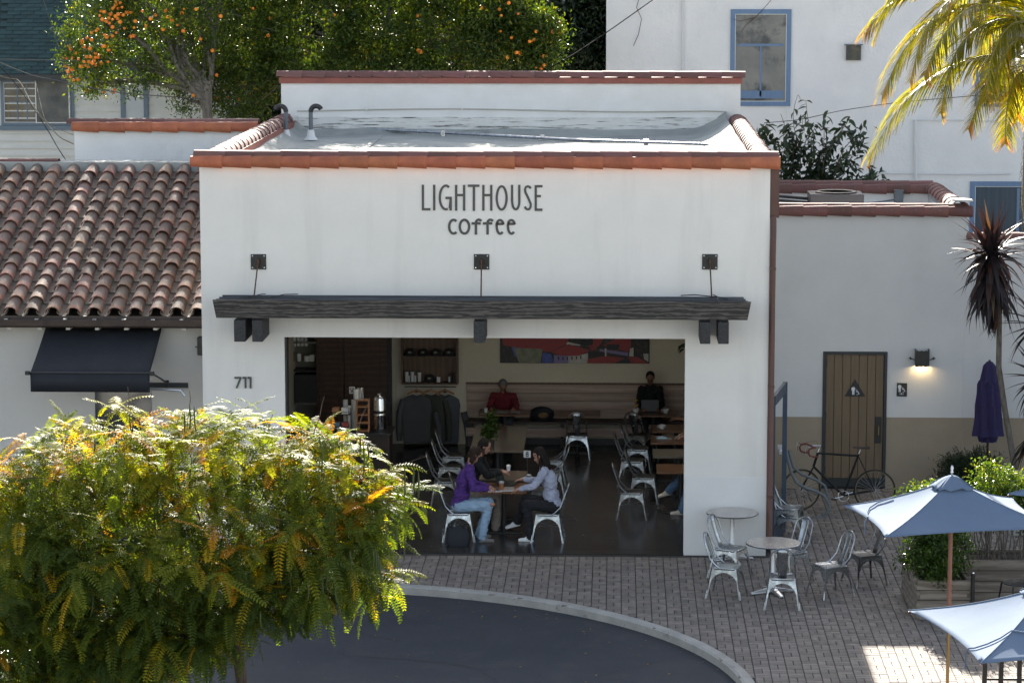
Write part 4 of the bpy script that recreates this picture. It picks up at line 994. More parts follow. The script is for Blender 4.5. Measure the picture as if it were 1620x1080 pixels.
table(7.38, 4.55, .85, .75, 'dark table in the right-hand row, second from the front', tablegloss)
table(7.40, 3.15, .80, .72, 'nearest table of the right-hand row, by the white pillar', tabletop)

# bench along the back wall
bn = T('wall_bench', 'long built-in bench with horizontal wooden back boards along the rear wall', 'bench', (5.8, 9.3, 0))
bx0 = 3.54; bx1 = WX-.335
for k in range(4):
    z1 = 1.145-k*.155; MB().box(bx0, bx1, 9.36-.03*(k == 9), 9.41, z1-.150, z1).build('back_board', benchwood, bn, bev=.004)
MB().box(bx0-.01, bx1, 9.355, 9.429, 1.147, 1.175).build('top_rail', shelfwood, bn)
MB().box(bx0-.01, bx1, 8.98, 9.40, .46, .505).build('seat_board', benchdark, bn, bev=.004)
MB().box(bx0, bx1, 9.0, 9.05, .225, .385).build('front_board', benchwood, bn, bev=.004)
for x in (3.6, 5.3, 7.0): MB().box(x, x+.06, 9.06, 9.38, 0, .458).build('support', benchdark, bn)
MB().box(bx0, bx1, 9.415, 9.43, .003, .12).build('skirting', steelblk, bn)
p = at(865, 685, y=9.42); MB().box(p.x-.06, p.x+.06, 9.41, 9.428, .15, .21).build('wall_socket', whitetrim, cafe)

# picture on the back wall
def hx(px, py): a = at(px, py, y=9.40); return (a.x, a.z)
art = T('wall_picture', 'wide colourful panorama print of red tile roofs and blue walls on the back wall', 'picture', tuple(at(909, 550, y=9.4)))
x0, z0 = hx(791, 574); x1, z1 = hx(1027.5, 574.5); z1 = z0+.62
MB().box(x0, x1, 9.402, 9.428, z0, z1).build('backing', M('print_dark', (.03,.025,.028), .5, c2=(.10,.07,.035), scale=14, lo=.5, hi=.7), art)
cm = {'r': M('print_red', (.42,.055,.05), .5, c2=(.24,.03,.035), scale=30, stretch=(1,1,3)), 'b': M('print_blue', (.10,.13,.48), .5, c2=(.06,.08,.3), scale=9),
      'c': M('print_cream', (.66,.62,.54), .5, c2=(.45,.42,.42), scale=8), 'k': M('print_black', (.02,.018,.022), .5), 'g': M('print_green', (.16,.19,.12), .5, c2=(.3,.28,.2), scale=9), 'v': M('print_violet', (.25,.2,.4), .5)}
layers = [('r', [(75,-60),(740,-60),(740,80),(560,165),(490,160),(190,118),(100,95)]), ('b', [(180,118),(260,120),(260,210),(215,210)]), ('g', [(200,124),(487,135),(470,272),(255,272)]), ('b', [(490,172),(570,185),(600,272),(480,272)]),
 ('c', [(735,66),(865,95),(850,105),(720,92)]), ('v', [(600,195),(740,205),(745,275),(600,275)]), ('c', [(735,205),(850,200),(945,172),(925,278),(745,278)]), ('r', [(745,88),(960,150),(860,196),(760,204),(640,195),(570,165)]),
 ('r', [(860,-60),(1120,-60),(1060,90),(975,160),(940,100)]), ('k', [(870,40),(985,30),(985,95),(940,100),(865,95)]), ('k', [(935,165),(1085,175),(1085,222),(1000,230),(935,220)]), ('v', [(1050,135),(1330,170),(1330,205),(1050,158)]), ('r', [(1080,100),(1350,-60),(1360,100),(1330,165)]),
 ('k', [(1120,90),(1250,92),(1240,140),(1120,130)]), ('c', [(1100,130),(1118,130),(1118,205),(1103,205)]), ('r', [(930,235),(1100,205),(1300,225),(1200,275),(930,277)]), ('c', [(1350,130),(1385,120),(1385,210),(1340,205)]), ('r', [(1335,210),(1420,215),(1530,275),(1360,275)]), ('c', [(1480,180),(1532,180),(1532,262),(1490,235)])]
for k, (c, pl) in enumerate(layers):
    q = [hx(780+a/6.23, 530+d/6.23) for a, d in pl]
    q = [(min(max(a, x0+.004), x1-.004), min(max(d, z0+.004), z1-.004)) for a, d in q]
    yy = 9.4015-.0012*k; vs = [(a, yy, d) for a, d in q]
    MB().add(vs, [tuple(range(len(vs)))]).build('printed_shape', cm[c], art, fix=False)
for k in range(6):
    a, d = hx(780+(640+k*44)/6.23, 530+(214 if k < 3 else 212-(k-3)*4)/6.23); MB().add([(a, 9.377, d-.055), (a+.022, 9.377, d-.055), (a+.022, 9.377, d), (a+.011, 9.377, d+.012), (a, 9.377, d)], [(0,1,2,3,4)]).build('printed_arch', cm['k'], art, fix=False)

# display shelf with goods
def P9(px, py, y=9.2): a = at(px, py, y=y); return a
ds = T('display_shelf', 'wooden wall shelf box with caps above and cups below, over the hanging hoodies', 'shelf', tuple(P9(679, 575)))
a, c = P9(635, 608, 9.16), P9(724, 500, 9.16); m1 = P9(679, 563.5, 9.16).z
MB().box(a.x, c.x, 9.405, 9.428, a.z, a.z+1.3).build('back_panel', shelfwood, ds)
for x in (a.x, c.x-.03): MB().box(x, x+.03, 9.16, 9.404, a.z, a.z+1.3).build('side_panel', shelfwood, ds)
for z in (a.z, m1-.03): MB().box(a.x+.03, c.x-.03, 9.165, 9.404, z, z+.03).build('shelf_board', shelfwood, ds)
capm = M('cap_fabric', (.02,.022,.022), .9); patchm = M('cap_patch', (.22,.20,.15), .8)
def cap_(px, py, lab):
    p = P9(px, py, 9.2); t = T('baseball_cap', lab, 'cap', (p.x, 9.22, p.z), 0, 'dark caps on the display shelf')
    MB().lathe([(.105, 0), (.103, .05), (.085, .095), (.05, .12), (0, .128)], (p.x, 9.26, p.z), 16).build('crown', capm, t, smooth=True)
    MB().xy([(p.x+.10*math.cos(q), 9.25-.13*math.sin(q)) for q in np.linspace(0, PI, 10)], p.z, p.z+.012).build('brim', capm, t)
    MB().box(p.x-.03, p.x+.03, 9.145, 9.16, p.z+.055, p.z+.085).build('patch', patchm, t)
for k, px in enumerate((648.5, 669, 689, 710)): cap_(px, 562.5, 'dark cap on the upper board of the display shelf, %s from the left' % ('first', 'second', 'third', 'last')[k])
cap_(679.5, 603.5, 'dark cap on the lower board of the display shelf between the cups')
def cyl(px, py, r, h, mt, name, label, cat, y=9.2, group=None, taper=1.0, base=None):
    p = base if base is not None else P9(px, py, y); t = T(name, label, cat, tuple(p), 0, group)
    MB().lathe([(0, 0), (r*taper, 0), (r, h*.9), (r*.98, h), (0, h)], tuple(p), 16).build('body', mt, t, smooth=True)
    return t, p
for k, (px, py, r, h, mt) in enumerate(((643.5, 603.5, .036, .19, ceramic), (652.5, 603.5, .036, .19, ceramic), (663.5, 603.5, .036, .18, ceramic))):
    t, p = cyl(px, py, r, h, mt, 'travel_mug', 'white travel mug on the lower shelf board, %s' % ('leftmost', 'second', 'third')[k], 'mug', group='white mugs on the display shelf', taper=.8)
    MB().lathe([(.038, .19 if k < 2 else .18), (.038, .205), (.0, .21)], tuple(p), 14).build('lid', blackpl, t)
for k, px in enumerate((647, 657)): cyl(px, 604, .022, .12, alum, 'small_bottle', 'small shiny bottle in front of the %s white mug' % ('first', 'second')[k], 'bottle', y=9.17)
for k, (px, h) in enumerate(((692, .10), (695, .09), (711, .10), (714, .17), (718, .17))): cyl(px, 604, .02, h, (alum, whitetrim, alum, blackpl, blackpl)[k], 'small_bottle', ('shiny small bottle right of the lower cap', 'white small bottle right of the lower cap', 'shiny short bottle at the right end of the lower shelf', 'tall black bottle left of the last one', 'tall black bottle at the right end of the lower shelf')[k], 'bottle', y=9.18)
# hoodies on hangers
def hoodie(px, mt, lab, yy, logo=True):
    n = P9(px, 618, yy); t = T('hanging_hoodie', lab, 'hoodie', (n.x, yy, n.z), 0, 'hoodies hanging below the display shelf')
    x, z = n.x, n.z-.07
    b = MB(); S_ = [(-.06, .0), (-.16, -.03), (-.26, -.09), (-.285, -.20), (-.262, -.45), (-.25, -.90), (.25, -.90), (.262, -.45), (.285, -.20), (.26, -.09), (.16, -.03), (.06, 0), (0, -.03)]
    vs = []; N = len(S_)
    for dy in (-.045, .045):
        for (u, v) in S_: vs.append((x+u, yy+dy*(1-.5*abs(u)/.35)+.012*math.sin(u*40+v*9), z+v))
    # triangulated fan body front/back made as n-gons
    b.add(vs, [tuple(range(N)), tuple(range(2*N-1, N-1, -1))]+[(i, i+N, (i+1) % N+N, (i+1) % N) for i in range(N)])
    o = b.build('body', mt, t, bev=.015)
    for s_ in (-1, 1): MB().tube([(x+s_*.25, yy, z-.10), (x+s_*.315, yy-.03, z-.35), (x+s_*.335, yy-.035, z-.62), (x+s_*.33, yy-.02, z-.86)], [.060, .062, .052, .045], 10).build('sleeve', mt, t, smooth=True)
    MB().tube([(x-.09, yy-.03, z+.005), (x-.05, yy-.06, z-.06), (x, yy-.066, z-.075), (x+.05, yy-.06, z-.06), (x+.09, yy-.03, z+.005)], .014, 6).build('neckline', mt, t, smooth=True)
    MB().box(x-.24, x+.24, yy-.05, yy+.05, z-.925, z-.87).build('hem', mt, t, bev=.01)
    b = MB(); b.tube([(x-.17, yy-.02, z+.015), (x-.07, yy-.03, z+.065), (x, yy-.02, z+.085), (x+.07, yy-.03, z+.065), (x+.17, yy-.02, z+.015)], .018, 8); b.build('hanger', hangerwood, t, smooth=True)
    MB().tube([(x, yy, z+.09), (x, yy, z+.14), (x+.02, yy, z+.16), (x+.03, yy, z+.14)], .004, 6).build('hook', chrome, t)
    if logo: MB().lathe([(.030, 0), (.036, 0)], (0, 0, 0), 20).build('chest_logo', M('logo_grey', (.16,.16,.16), .8), t, world=False, fix=False).rotation_euler = (PI/2, 0, 0); t.children[-1].location = (.10, -.062, -.22)
    return t
hoodie(659, clothgrey, 'charcoal hoodie hanging leftmost with small round chest logo', 9.12)
hoodie(682, clothgreen, 'dark olive hoodie hanging in the middle of the three', 9.22, False)
hoodie(704, clothblue, 'slate grey hoodie hanging rightmost of the three', 9.30)
MB().tube([(P9(640,610).x, 9.2, P9(640,613).z+.02), (P9(722,610).x, 9.2, P9(640,613).z+.02)], .01, 8).build('hanging_rail', steelblk, ds)

# wood cupboard doors, back shelves
cb = T('wood_cupboard', 'dark brown tall wooden cupboard doors at the left rear of the cafe', 'cupboard', (1.5, 9.0, 0))
x0_, x1_ = P9(503, 560, 9.0).x, P9(613, 560, 9.0).x; xm = P9(544, 560, 9.0).x
for nm, u0, u1 in (('door_panel', x0_, xm-.01), ('door_panel', xm+.01, x1_)):
    fr = MB(); w = .13 if u1-u0 > .5 else .09
    fr.box(u0, u0+w, 9.0, 9.05, .02, 3.0); fr.box(u1-w, u1, 9.0, 9.05, .02, 3.0); fr.box(u0+w, u1-w, 9.0, 9.05, 1.02, 1.14); fr.box(u0+w, u1-w, 9.0, 9.05, .02, .2); fr.box(u0+w, u1-w, 9.0, 9.05, 2.85, 3.0)
    d_ = fr.build(nm, walnut, cb, bev=.004); MB().box(u0+w, u1-w, 9.02, 9.035, .2, 2.85).build('recessed_panel', walnut, d_)
MB().box(xm-.02, xm+.015, 8.97, 9.0, 1.6, 1.9).build('pull_handle', blackpl, cb)
MB().box(x1_+.005, x1_+.05, 8.95, 9.42, 0, 3.2).build('black_edge', blackpl, cb)
MB().box(x0_-.02, x1_, 9.06, 9.42, 0, 3.1).build('carcass', blackpl, cb)
wf = P9(626, 560, 9.3)
MB().box(wf.x-.02, wf.x+.0, 9.395, 9.428, 0, 3.3).build('trim_strip', incream, cafe)
bs = T('back_shelves', 'dark open shelves with crockery in the left rear corner of the cafe', 'shelves', (.5, 9.2, 0))
sx0, sx1 = .34, x0_-.03
MB().box(sx0, sx1, 9.40, 9.428, 0, 3.2).build('back_panel', M('dim_wall', (.20,.19,.155), .8), bs)
for z in (2.62, 1.95, 1.42, .80, .28): MB().box(sx0, sx1, 9.0, 9.399, z-.0, z+.03).build('shelf_board', M('shelf_steel', (.20,.20,.19), .4, .5) if z in (1.95, .8) else blackpl, bs)
MB().box(sx1, sx1+.03, 8.98, 9.42, 0, 3.2).build('side_panel', walnut, bs)
MB().box(sx0, sx1, 9.0, 9.35, .03, .26).build('dark_cabinet', blackpl, bs); MB().box(sx0, sx1, 9.01, 9.35, .84, 1.36).build('dark_cabinet', blackpl, bs)
for k, (px, py, r, h, mt) in enumerate(((473, 571, .04, .14, ceramic), (486, 571, .06, .10, ceramic), (494, 571, .05, .12, ceramic), (460, 571, .07, .18, blackpl))):
    cyl(px, py, r, h, mt, 'shelf_jar', ('small white bottle on the left rear shelf', 'round cream jar on the left rear shelf', 'rightmost cream jar on the left rear shelf', 'black canister on the left rear shelf')[k], 'jar', y=9.15)
for k, px in enumerate((466, 472, 478, 484)): cyl(px, 547, .03, .16, papercup, 'cup_stack', 'pale stack of cups on the top left shelf, %s from the left' % ('first', 'second', 'third', 'fourth')[k], 'cups', y=9.15, group='cup stacks on the top left shelf')
# service counter with self-service items
ct = T('service_counter', 'dark service counter with coffee urn behind the leafy tree', 'counter', (1.6, 5.5, 0))
cx1 = at(616, 690, y=5.2).x
MB().box(.45, cx1, 5.2, 5.9, .004, .90).build('body', M('counter_front', (.03,.018,.012), .5), ct); MB().box(.42, cx1+.03, 5.17, 5.93, .901, .94).build('worktop', blackpl, ct, bev=.004)
def C(px, y=5.5): a = at(px, 690, y=y); return Vector((a.x, y, .942))
u = C(601, 5.45); ur = T('coffee_urn', 'tall shiny steel coffee urn at the right end of the counter', 'coffee urn', tuple(u))
MB().lathe([(.10, .03), (.105, .05), (.105, .26), (.11, .27), (.105, .29), (.105, .56), (.09, .60), (.04, .62), (.04, .66), (0, .67)], tuple(u), 24).build('body', chrome, ur, smooth=True)
MB().lathe([(.115, 0), (.115, .04), (.0, .04)], tuple(u), 20).build('base', blackpl, ur); MB().lathe([(.112, .31), (.118, .315), (.118, .35), (.112, .36)], tuple(u), 24).build('band', blackpl, ur)
MB().tube([u+Vector((0, -.10, .12)), u+Vector((0, -.16, .12)), u+Vector((0, -.16, .08))], .012, 8).build('tap', blackpl, ur)
MB().tube([u+Vector((.10, 0, .34)), u+Vector((.16, 0, .34)), u+Vector((.16, 0, .50)), u+Vector((.10, 0, .50))], .01, 8).build('side_handle', blackpl, ur)
u = C(574, 5.4); cr_ = T('wood_rack', 'open wooden cup rack with four tiers beside the coffee urn', 'rack', tuple(u))
for sx in (-.11, .10):
    for sy in (-.1, .08): MB().box(u.x+sx, u.x+sx+.018, u.y+sy, u.y+sy+.018, .942, 1.50).build('post', hangerwood, cr_)
for z in (.95, 1.09, 1.23, 1.37, 1.485): MB().box(u.x-.11, u.x+.118, u.y-.105, u.y+.1, z, z+.014).build('tier', hangerwood, cr_)
u = C(540, 5.45); wb = T('wire_basket_stand', 'black two-tier wire stand with condiments on the counter', 'wire stand', tuple(u))
for z in (1.02, 1.28):
    MB().tube([u+Vector((a, c, z-.942)) for a, c in ((-.17,-.11),(.17,-.11),(.17,.11),(-.17,.11))], .006, 6, closed=True).build('tray_rim', steelblk, wb)
    MB().box(u.x-.16, u.x+.16, u.y-.10, u.y+.10, z-.05, z-.044).build('tray', steelblk, wb)
for sx in (-.17, .17): MB().tube([u+Vector((sx, 0, 0)), u+Vector((sx, 0, .40))], .007, 6).build('upright', steelblk, wb)
for k, (dx, z, mt, nm) in enumerate(((-.09, 1.24, hangerwood, 'basket'), (.07, 1.24, papercup, 'sugar_tub'), (-.08, .98, M('blue_packets', (.12,.2,.3), .7), 'packet_box'), (.07, .98, M('red_packets', (.35,.08,.07), .7), 'packet_box'))):
    MB().box(u.x+dx-.06, u.x+dx+.06, u.y-.08, u.y+.06, z, z+.11).build(nm, mt, wb, bev=.01)
for k, (px, h, mt) in enumerate(((553, .42, papercup), (547, .50, papercup), (560, .50, papercup))):
    cyl(0, 0, .042, h, mt, 'paper_cup_stack', ('shorter', 'left taller', 'right taller')[k]+' stack of white paper cups behind the wire stand', 'cups', base=C(px, 5.7 if k else 5.55), taper=.85)
cyl(0, 0, .05, .2, chrome, 'milk_pitcher', 'steel milk pitcher standing on top of the wooden cup rack', 'pitcher', base=C(573, 5.4)+Vector((-.01, 0, .56)))
cyl(0, 0, .05, .17, ceramic, 'white_pitcher', 'white pitcher standing left on top of the wooden cup rack', 'pitcher', base=C(568, 5.42)+Vector((-.04, 0, .56)))
def card(px, py, y, w, h, txt, label, tilt=0):
    p = at(px, py, y=y); t = T('number_card', label, 'number card', tuple(p))
    MB().box(p.x-w/2, p.x+w/2, y, y+.006, p.z-h/2, p.z+h/2).build('card', papercup, t)
    return t, p
t, p = card(557, 617, 5.55, .10, .12, '50', 'left one of two white number cards on the counter, reading 50')
def digits(ln, p, y, s_, nm, parent):
    """small digit strokes, unit box height 1 centred on p"""
    b = MB()
    for l in ln:
        for a, c in zip(l[:-1], l[1:]): b.bar((p.x+a[0]*s_, y-.003, p.z+a[1]*s_), (p.x+c[0]*s_, y-.003, p.z+c[1]*s_), .004, s_*.17, up=(0,0,1) if abs(a[1]-c[1]) < .3*abs(a[0]-c[0]) else (1,0,0))
    return b.build(nm, inkb, parent)
digits([[(-.08,.5),(-.5,.5),(-.5,.1),(-.2,.1),(-.08,-.1),(-.08,-.4),(-.2,-.5),(-.5,-.5)]], p, 5.55, .07, 'digit_five', t)
digits([[(.15,.5),(.5,.5),(.5,-.5),(.15,-.5),(.15,.5)]], p, 5.55, .07, 'digit_zero', t)
t, p = card(570, 619, 5.55, .10, .12, '1', 'right one of two white number cards on the counter, with a single digit')
digits([[(-.15,.35),(0,.5),(0,-.5)],[(-.2,-.5),(.2,-.5)]], p, 5.55, .07, 'digit_one', t)
t, p = card(834, 718, 2.35, .115, .112, '8', 'white table number card 8 on a tall stand behind the front table')
digits([[(-.2,.5),(.2,.5),(.2,.06),(-.2,.06),(-.2,.5)],[(-.24,0),(.24,0),(.24,-.5),(-.24,-.5),(-.24,0)]], p, 2.35, .07, 'digit_eight', t)
MB().tube([(p.x, 2.357, p.z-.05), (p.x, 2.36, .76)], .004, 6).build('stand_rod', chrome, t); MB().lathe([(.04, 0), (.04, .008), (0, .012)], (p.x, 2.36, .751), 16).build('stand_base', chrome, t)

# table-top things
def cup(x, y, z, label, r=.05, hang=1):
    t = T('coffee_cup', label, 'cup', (x, y, z), 0, 'white coffee cups')
    MB().lathe([(0, 0), (r*.55, 0), (r*.6, .008), (r*.9, .035), (r, .07), (r*.93, .07), (r*.8, .035), (0, .012)], (x, y, z), 20).build('bowl', ceramic, t, smooth=True)
    MB().tube([(x+hang*r*.85, y, z+.06), (x+hang*(r+.025), y, z+.055), (x+hang*(r+.02), y, z+.025), (x+hang*r*.75, y, z+.02)], .006, 6).build('handle', ceramic, t, smooth=True)
    MB().lathe([(0, .058), (r*.9, .058)], (x, y, z), 16).build('coffee', M('coffee', (.05,.02,.008), .2), t, fix=False)
cup(at(1054, 655, z=.79).x, 8.6, .75, 'white coffee cup on the table before the man in the black hoodie', .055, -1)
cup(at(1049, 688, z=.79).x, 6.9, .75, 'white cup with handle at left on the table second from the bench', .062, -1)
cyl(0, 0, .035, .09, papercup, 'paper_cup', 'white paper cup left of the reading man in dark red', 'cup', base=Vector((at(771, 640, z=.8).x, 8.5, .751)), taper=.8)
fp = at(1006, 655, z=.79); fw = T('flower_cup', 'white bowl holding yellow flowers left of the man in the black hoodie', 'flower bowl', (fp.x, 8.55, .75))
MB().lathe([(0, 0), (.03, 0), (.055, .04), (.06, .09), (.052, .09), (0, .06)], (fp.x, 8.55, .751), 16).build('bowl', ceramic, fw, smooth=True)
for k, (dx, dz) in enumerate(((.0, .13), (.03, .15), (-.015, .22), (.01, .24))):
    MB().tube([(fp.x, 8.55, .80), (fp.x+dx, 8.55, .75+dz)], .003, 5).build('stem', leaves_dark, fw)
    MB().lathe([(0, .0), (.022, .012), (.026, .0), (0, -.008)], (fp.x+dx, 8.55, .75+dz), 9).build('flower', M('yellow_petal', (.65,.40,.02), .6), fw)
def iced(x, y, z, lab, c):
    t = T('iced_drink', lab, 'drink', (x, y, z), 0, 'iced coffee cups')
    MB().lathe([(0, .002), (.028, .002), (.038, .11), (0, .112)], (x, y, z), 18).build('drink', c, t, smooth=True)
    MB().lathe([(.0385, .111), (.041, .135), (.043, .138), (.030, .15), (0, .152)], (x, y, z), 18).build('lid', M('clear_lid', (.35,.35,.34), .2), t, smooth=True)
    MB().tube([(x, y, z+.12), (x+.02, y, z+.22)], .004, 6).build('straw', blackpl, t)
iced(at(793.5, 770, z=.8).x, 1.16, .751, 'orange iced coffee in a clear plastic cup on the front table', M('iced_coffee', (.34,.13,.045), .3))
iced(at(834, 760, z=.8).x+.03, 1.74, .751, 'darker iced coffee next to the open black laptop', M('iced_coffee_dark', (.16,.085,.05), .3))
def laptop(x, y, z, face, lab, mt, open_=105, scr=blackpl, w=.32, d=.22):
    t = T('laptop', lab, 'laptop', (x, y, z), math.radians(face))
    MB().box(-d/2, d/2, -w/2, w/2, 0, .014).build('base', mt, t, world=False, bev=.003)
    b = MB()
    for i in range(5): b.box(-d/2+.10+i*.018, -d/2+.114+i*.018, -w/2+.02, w/2-.02, .0142, .0155)
    o = b.build('keyboard', blackpl, t, world=False)
    a = math.radians(open_-90); l = .21
    R = Matrix.Rotation(a, 3, 'Y'); b = MB(); b.obox(Vector((d/2, 0, .012))+R @ Vector((0, 0, l/2)), (.008, w, l), R); b.build('lid', mt, t, world=False, bev=.003)
    b = MB(); b.obox(Vector((d/2-.006, 0, .012))+R @ Vector((0, 0, l/2)), (.003, w-.02, l-.02), R); b.build('screen', scr, t, world=False)
    return t
laptop(4.42, 1.16, .751, 6, 'silver laptop lying flat under the hands of the person in purple', alum, 178)
laptop(4.62, 1.62, .751, 160, 'open black laptop standing on the front table', blackpl, 112, M('screen_dim', (.02,.03,.03), .3))
laptop(at(1030, 662, z=.9).x, 8.60, .751, 90, 'dark laptop before the man in the black hoodie', blackpl, 100)
mp = at(1060, 700, z=.77); mk = T('face_mask', 'light blue face mask lying on a right-hand table', 'face mask', (mp.x-.13, 5.9, .753))
b = MB(); vs = []
for i in range(9):
    for j in range(5): u_, v_ = i/8-.5, j/4-.5; vs.append((mp.x-.13+u_*.2, 5.9+v_*.12, .757+.045*math.cos(u_*PI)*math.cos(v_*PI)+.008*math.sin(j*2.6)))
b.add(vs, [(i*5+j, (i+1)*5+j, (i+1)*5+j+1, i*5+j+1) for i in range(8) for j in range(4)]); b.build('cloth', M('mask_blue', (.35,.48,.55), .8), mk, smooth=True)
MB().tube([(mp.x-.03, 5.86, .76), (mp.x+.03, 5.84, .757), (mp.x+.03, 5.95, .757), (mp.x-.03, 5.94, .76)], .002, 5).build('ear_loop', whitetrim, mk)
nwp = T('newspaper', 'open newspaper on the table under the hands of the man in dark red', 'newspaper', (4.30, 8.52, .752))
for sx in (-1, 1):
    vs = []
    for i in range(6):
        u_ = i/5; vs += [(4.30+sx*u_*.27, 8.38, .753+.018*math.sin(PI*u_)), (4.30+sx*u_*.27, 8.66, .755+.02*math.sin(PI*u_))]
    MB().add(vs, [(2*i, 2*i+2, 2*i+3, 2*i+1) for i in range(5)]).build('page', M('newsprint', (.42,.42,.40), .8, c2=(.2,.2,.2), scale=30, lo=.45, hi=.6), nwp, fix=False)
bk = T('backpack', 'dark backpack with a tan patch on the bench right of the reading man', 'backpack', (4.95, 9.1, .5))
MB().ell((4.95, 9.15, .62), (.24, .14, .15), 16, 10).build('body', blackfab, bk, smooth=True); MB().ell((4.98, 9.03, .62), (.10, .05, .06), 12, 8).build('pocket', M('tan_patch', (.20,.12,.05), .8), bk, smooth=True)
# tote bag on the floor
tp = at(722, 863, z=0); tb = T('tote_bag', 'black tote bag on the floor below the person in purple', 'bag', (tp.x, .50, 0))
x, y = tp.x+.02, .50
vs = []
for i in range(17):
    q = 2*PI*i/16
    pass
prof = [(0, .16, .09), (.04, .185, .10), (.15, .18, .085), (.25, .165, .06), (.29, .15, .04)]
for z, rx, ry_ in prof:
    for k in range(16): q = 2*PI*k/16; c, s_ = math.cos(q), math.sin(q); vs.append((x+rx*abs(c)**.6*(1 if c > 0 else -1)+.01*math.sin(z*40+k), y+ry_*abs(s_)**.6*(1 if s_ > 0 else -1), z+.004+(.02*math.sin(k*1.2) if z > .2 else 0)))
fs = [(i*16+k, i*16+(k+1) % 16, (i+1)*16+(k+1) % 16, (i+1)*16+k) for i in range(4) for k in range(16)]+[tuple(range(15, -1, -1)), tuple(64+k for k in range(16))]
MB().add(vs, fs).build('body', blackfab, tb, smooth=True)
for dy in (-.05, .05): MB().tube([(x-.09, y+dy, .27), (x-.10, y+dy*1.3, .34), (x, y+dy*1.6, .38), (x+.10, y+dy*1.3, .33), (x+.09, y+dy, .27)], .007, 6).build('strap', blackfab, tb, smooth=True)

# ------------------------------------------------------------------ bicycle, rack, gate
YB = 3.45
def B(px, py): a = at(px, py, y=YB); return Vector((a.x, YB, a.z))
hubF, hubR = B(1267, 776), B(1383.5, 780)
wr = .345; dz = (hubF.z+hubR.z)/2-wr
bike = T('bicycle', 'black road bicycle with dark red bar tape parked before the brown door', 'bicycle', (hubF.x+.5, YB, 0))
def BB(px, py): v = B(px, py); return Vector((v.x, YB, v.z-dz))
hubF.z = hubR.z = wr
tyre = M('tyre_black', (.02,.02,.02), .8); rim = M('rim_tan', (.22,.18,.10), .5, .3); bfr = M('bike_black', (.006,.006,.007), .4, spec=.3); tapem = M('bar_tape', (.14,.03,.025), .6)
for hub, yaw in ((hubF, .30), (hubR, 0)):
    w = T('wheel', None, None, tuple(hub), yaw); w.parent = bike; w.location = hub-Vector(bike.location)
    MB().tube([(wr*.965*math.cos(q), 0, wr*.965*math.sin(q)) for q in np.linspace(0, 2*PI, 49)[:-1]], .014, 8, closed=True).build('tyre', tyre, w, world=False, smooth=True)
    MB().tube([((wr-.032)*math.cos(q), 0, (wr-.032)*math.sin(q)) for q in np.linspace(0, 2*PI, 49)[:-1]], .009, 6, closed=True).build('rim', rim, w, world=False, smooth=True)
    b = MB()
    for k in range(28):
        q = 2*PI*k/28; b.tube([(.02*math.cos(q+.6*(-1)**k), .03*(-1)**k, .02*math.sin(q+.6*(-1)**k)), ((wr-.035)*math.cos(q), 0, (wr-.035)*math.sin(q))], .0013, 4)
    b.build('spokes', alum, w, world=False); MB().tube([(0, -.05, 0), (0, .05, 0)], .018, 10).build('hub', alum, w, world=False)
ht, hb, st_, bb, seat_ = BB(1294, 719), BB(1287, 741), BB(1357.5, 724), BB(1334, 787), BB(1362, 714)
fr = MB()
for a, c, r_ in ((ht+Vector((0,0,-.01)), st_, .018), (hb, bb, .020), (bb, st_+Vector((.01,0,.03)), .018), (ht, hb, .022)): fr.tube([a, c], r_, 10)
for sy in (-.045, .045):
    v = Vector((0, sy, 0)); fr.tube([bb+v*.6, hubR+v], .011, 8); fr.tube([st_+v*.3, hubR+v], .010, 8)
fr.build('frame', bfr, bike, smooth=True)
fk = MB()
for sy in (-.045, .045): v = Vector((-.01*0, sy, 0)); fk.tube([hb+Vector((0,0,-.01))+v*.4, hb.lerp(hubF, .4)+v, hubF.lerp(hb, .1)+v, hubF+v], .010, 8)
fk.build('fork', bfr, bike, smooth=True)
MB().tube([st_, seat_], .013, 10).build('seat_post', chrome, bike, smooth=True)
b = MB(); vs = []
for i in range(9):
    t = i/8; x = seat_.x-.13+.27*t; w = .018+.055*max(0, t-.35)**.8*1.6
    for k in range(8): q = PI*k/7; vs.append((x, YB-w*math.cos(q), seat_.z+.01+.03*math.sin(q)+.012*(t-.5)**2*4))
b.add(vs, [(i*8+k, (i+1)*8+k, (i+1)*8+k+1, i*8+k+1) for i in range(8) for k in range(7)]); b.build('saddle', M('saddle_brown', (.035,.018,.016), .5), bike, smooth=True)
sh_ = ht+Vector((-.0, 0, .0)); stem_t = BB(1298, 708); clamp = BB(1283, 708.5)
MB().tube([ht, stem_t, clamp], .012, 8).build('stem', chrome, bike, smooth=True)
bars = MB(); ba = Vector((math.cos(.3), math.sin(.3), 0)); bw = Vector((-math.sin(.3), math.cos(.3), 0))
for s_ in (-1, 1):
    o_ = clamp+bw*.20*s_
    bars.tube([clamp, clamp+bw*.19*s_, o_-ba*.03, o_-ba*.09+Vector((0,0,-.005)), o_-ba*.125+Vector((0,0,-.05)), o_-ba*.10+Vector((0,0,-.12)), o_-ba*.03+Vector((0,0,-.145)), o_+ba*.05+Vector((0,0,-.15))], .015, 8)
    MB().tube([o_-ba*.10+Vector((0,0,.0)), o_-ba*.15+Vector((0,0,.03)), o_-ba*.17+Vector((0,0,-.02)), o_-ba*.16+Vector((0,0,-.10))], .008, 6).build('brake_lever', chrome, bike, smooth=True)
bars.build('handlebar', tapem, bike, smooth=True)
MB().tube([clamp-ba*.12+bw*.2, clamp-ba*.05+Vector((0,0,.07)), clamp+ba*.10+Vector((0,0,.08)), clamp+ba*.14+Vector((0,0,-.05)), hb+Vector((.0,0,-.02))], .003, 5).build('brake_cable', tapem, bike)
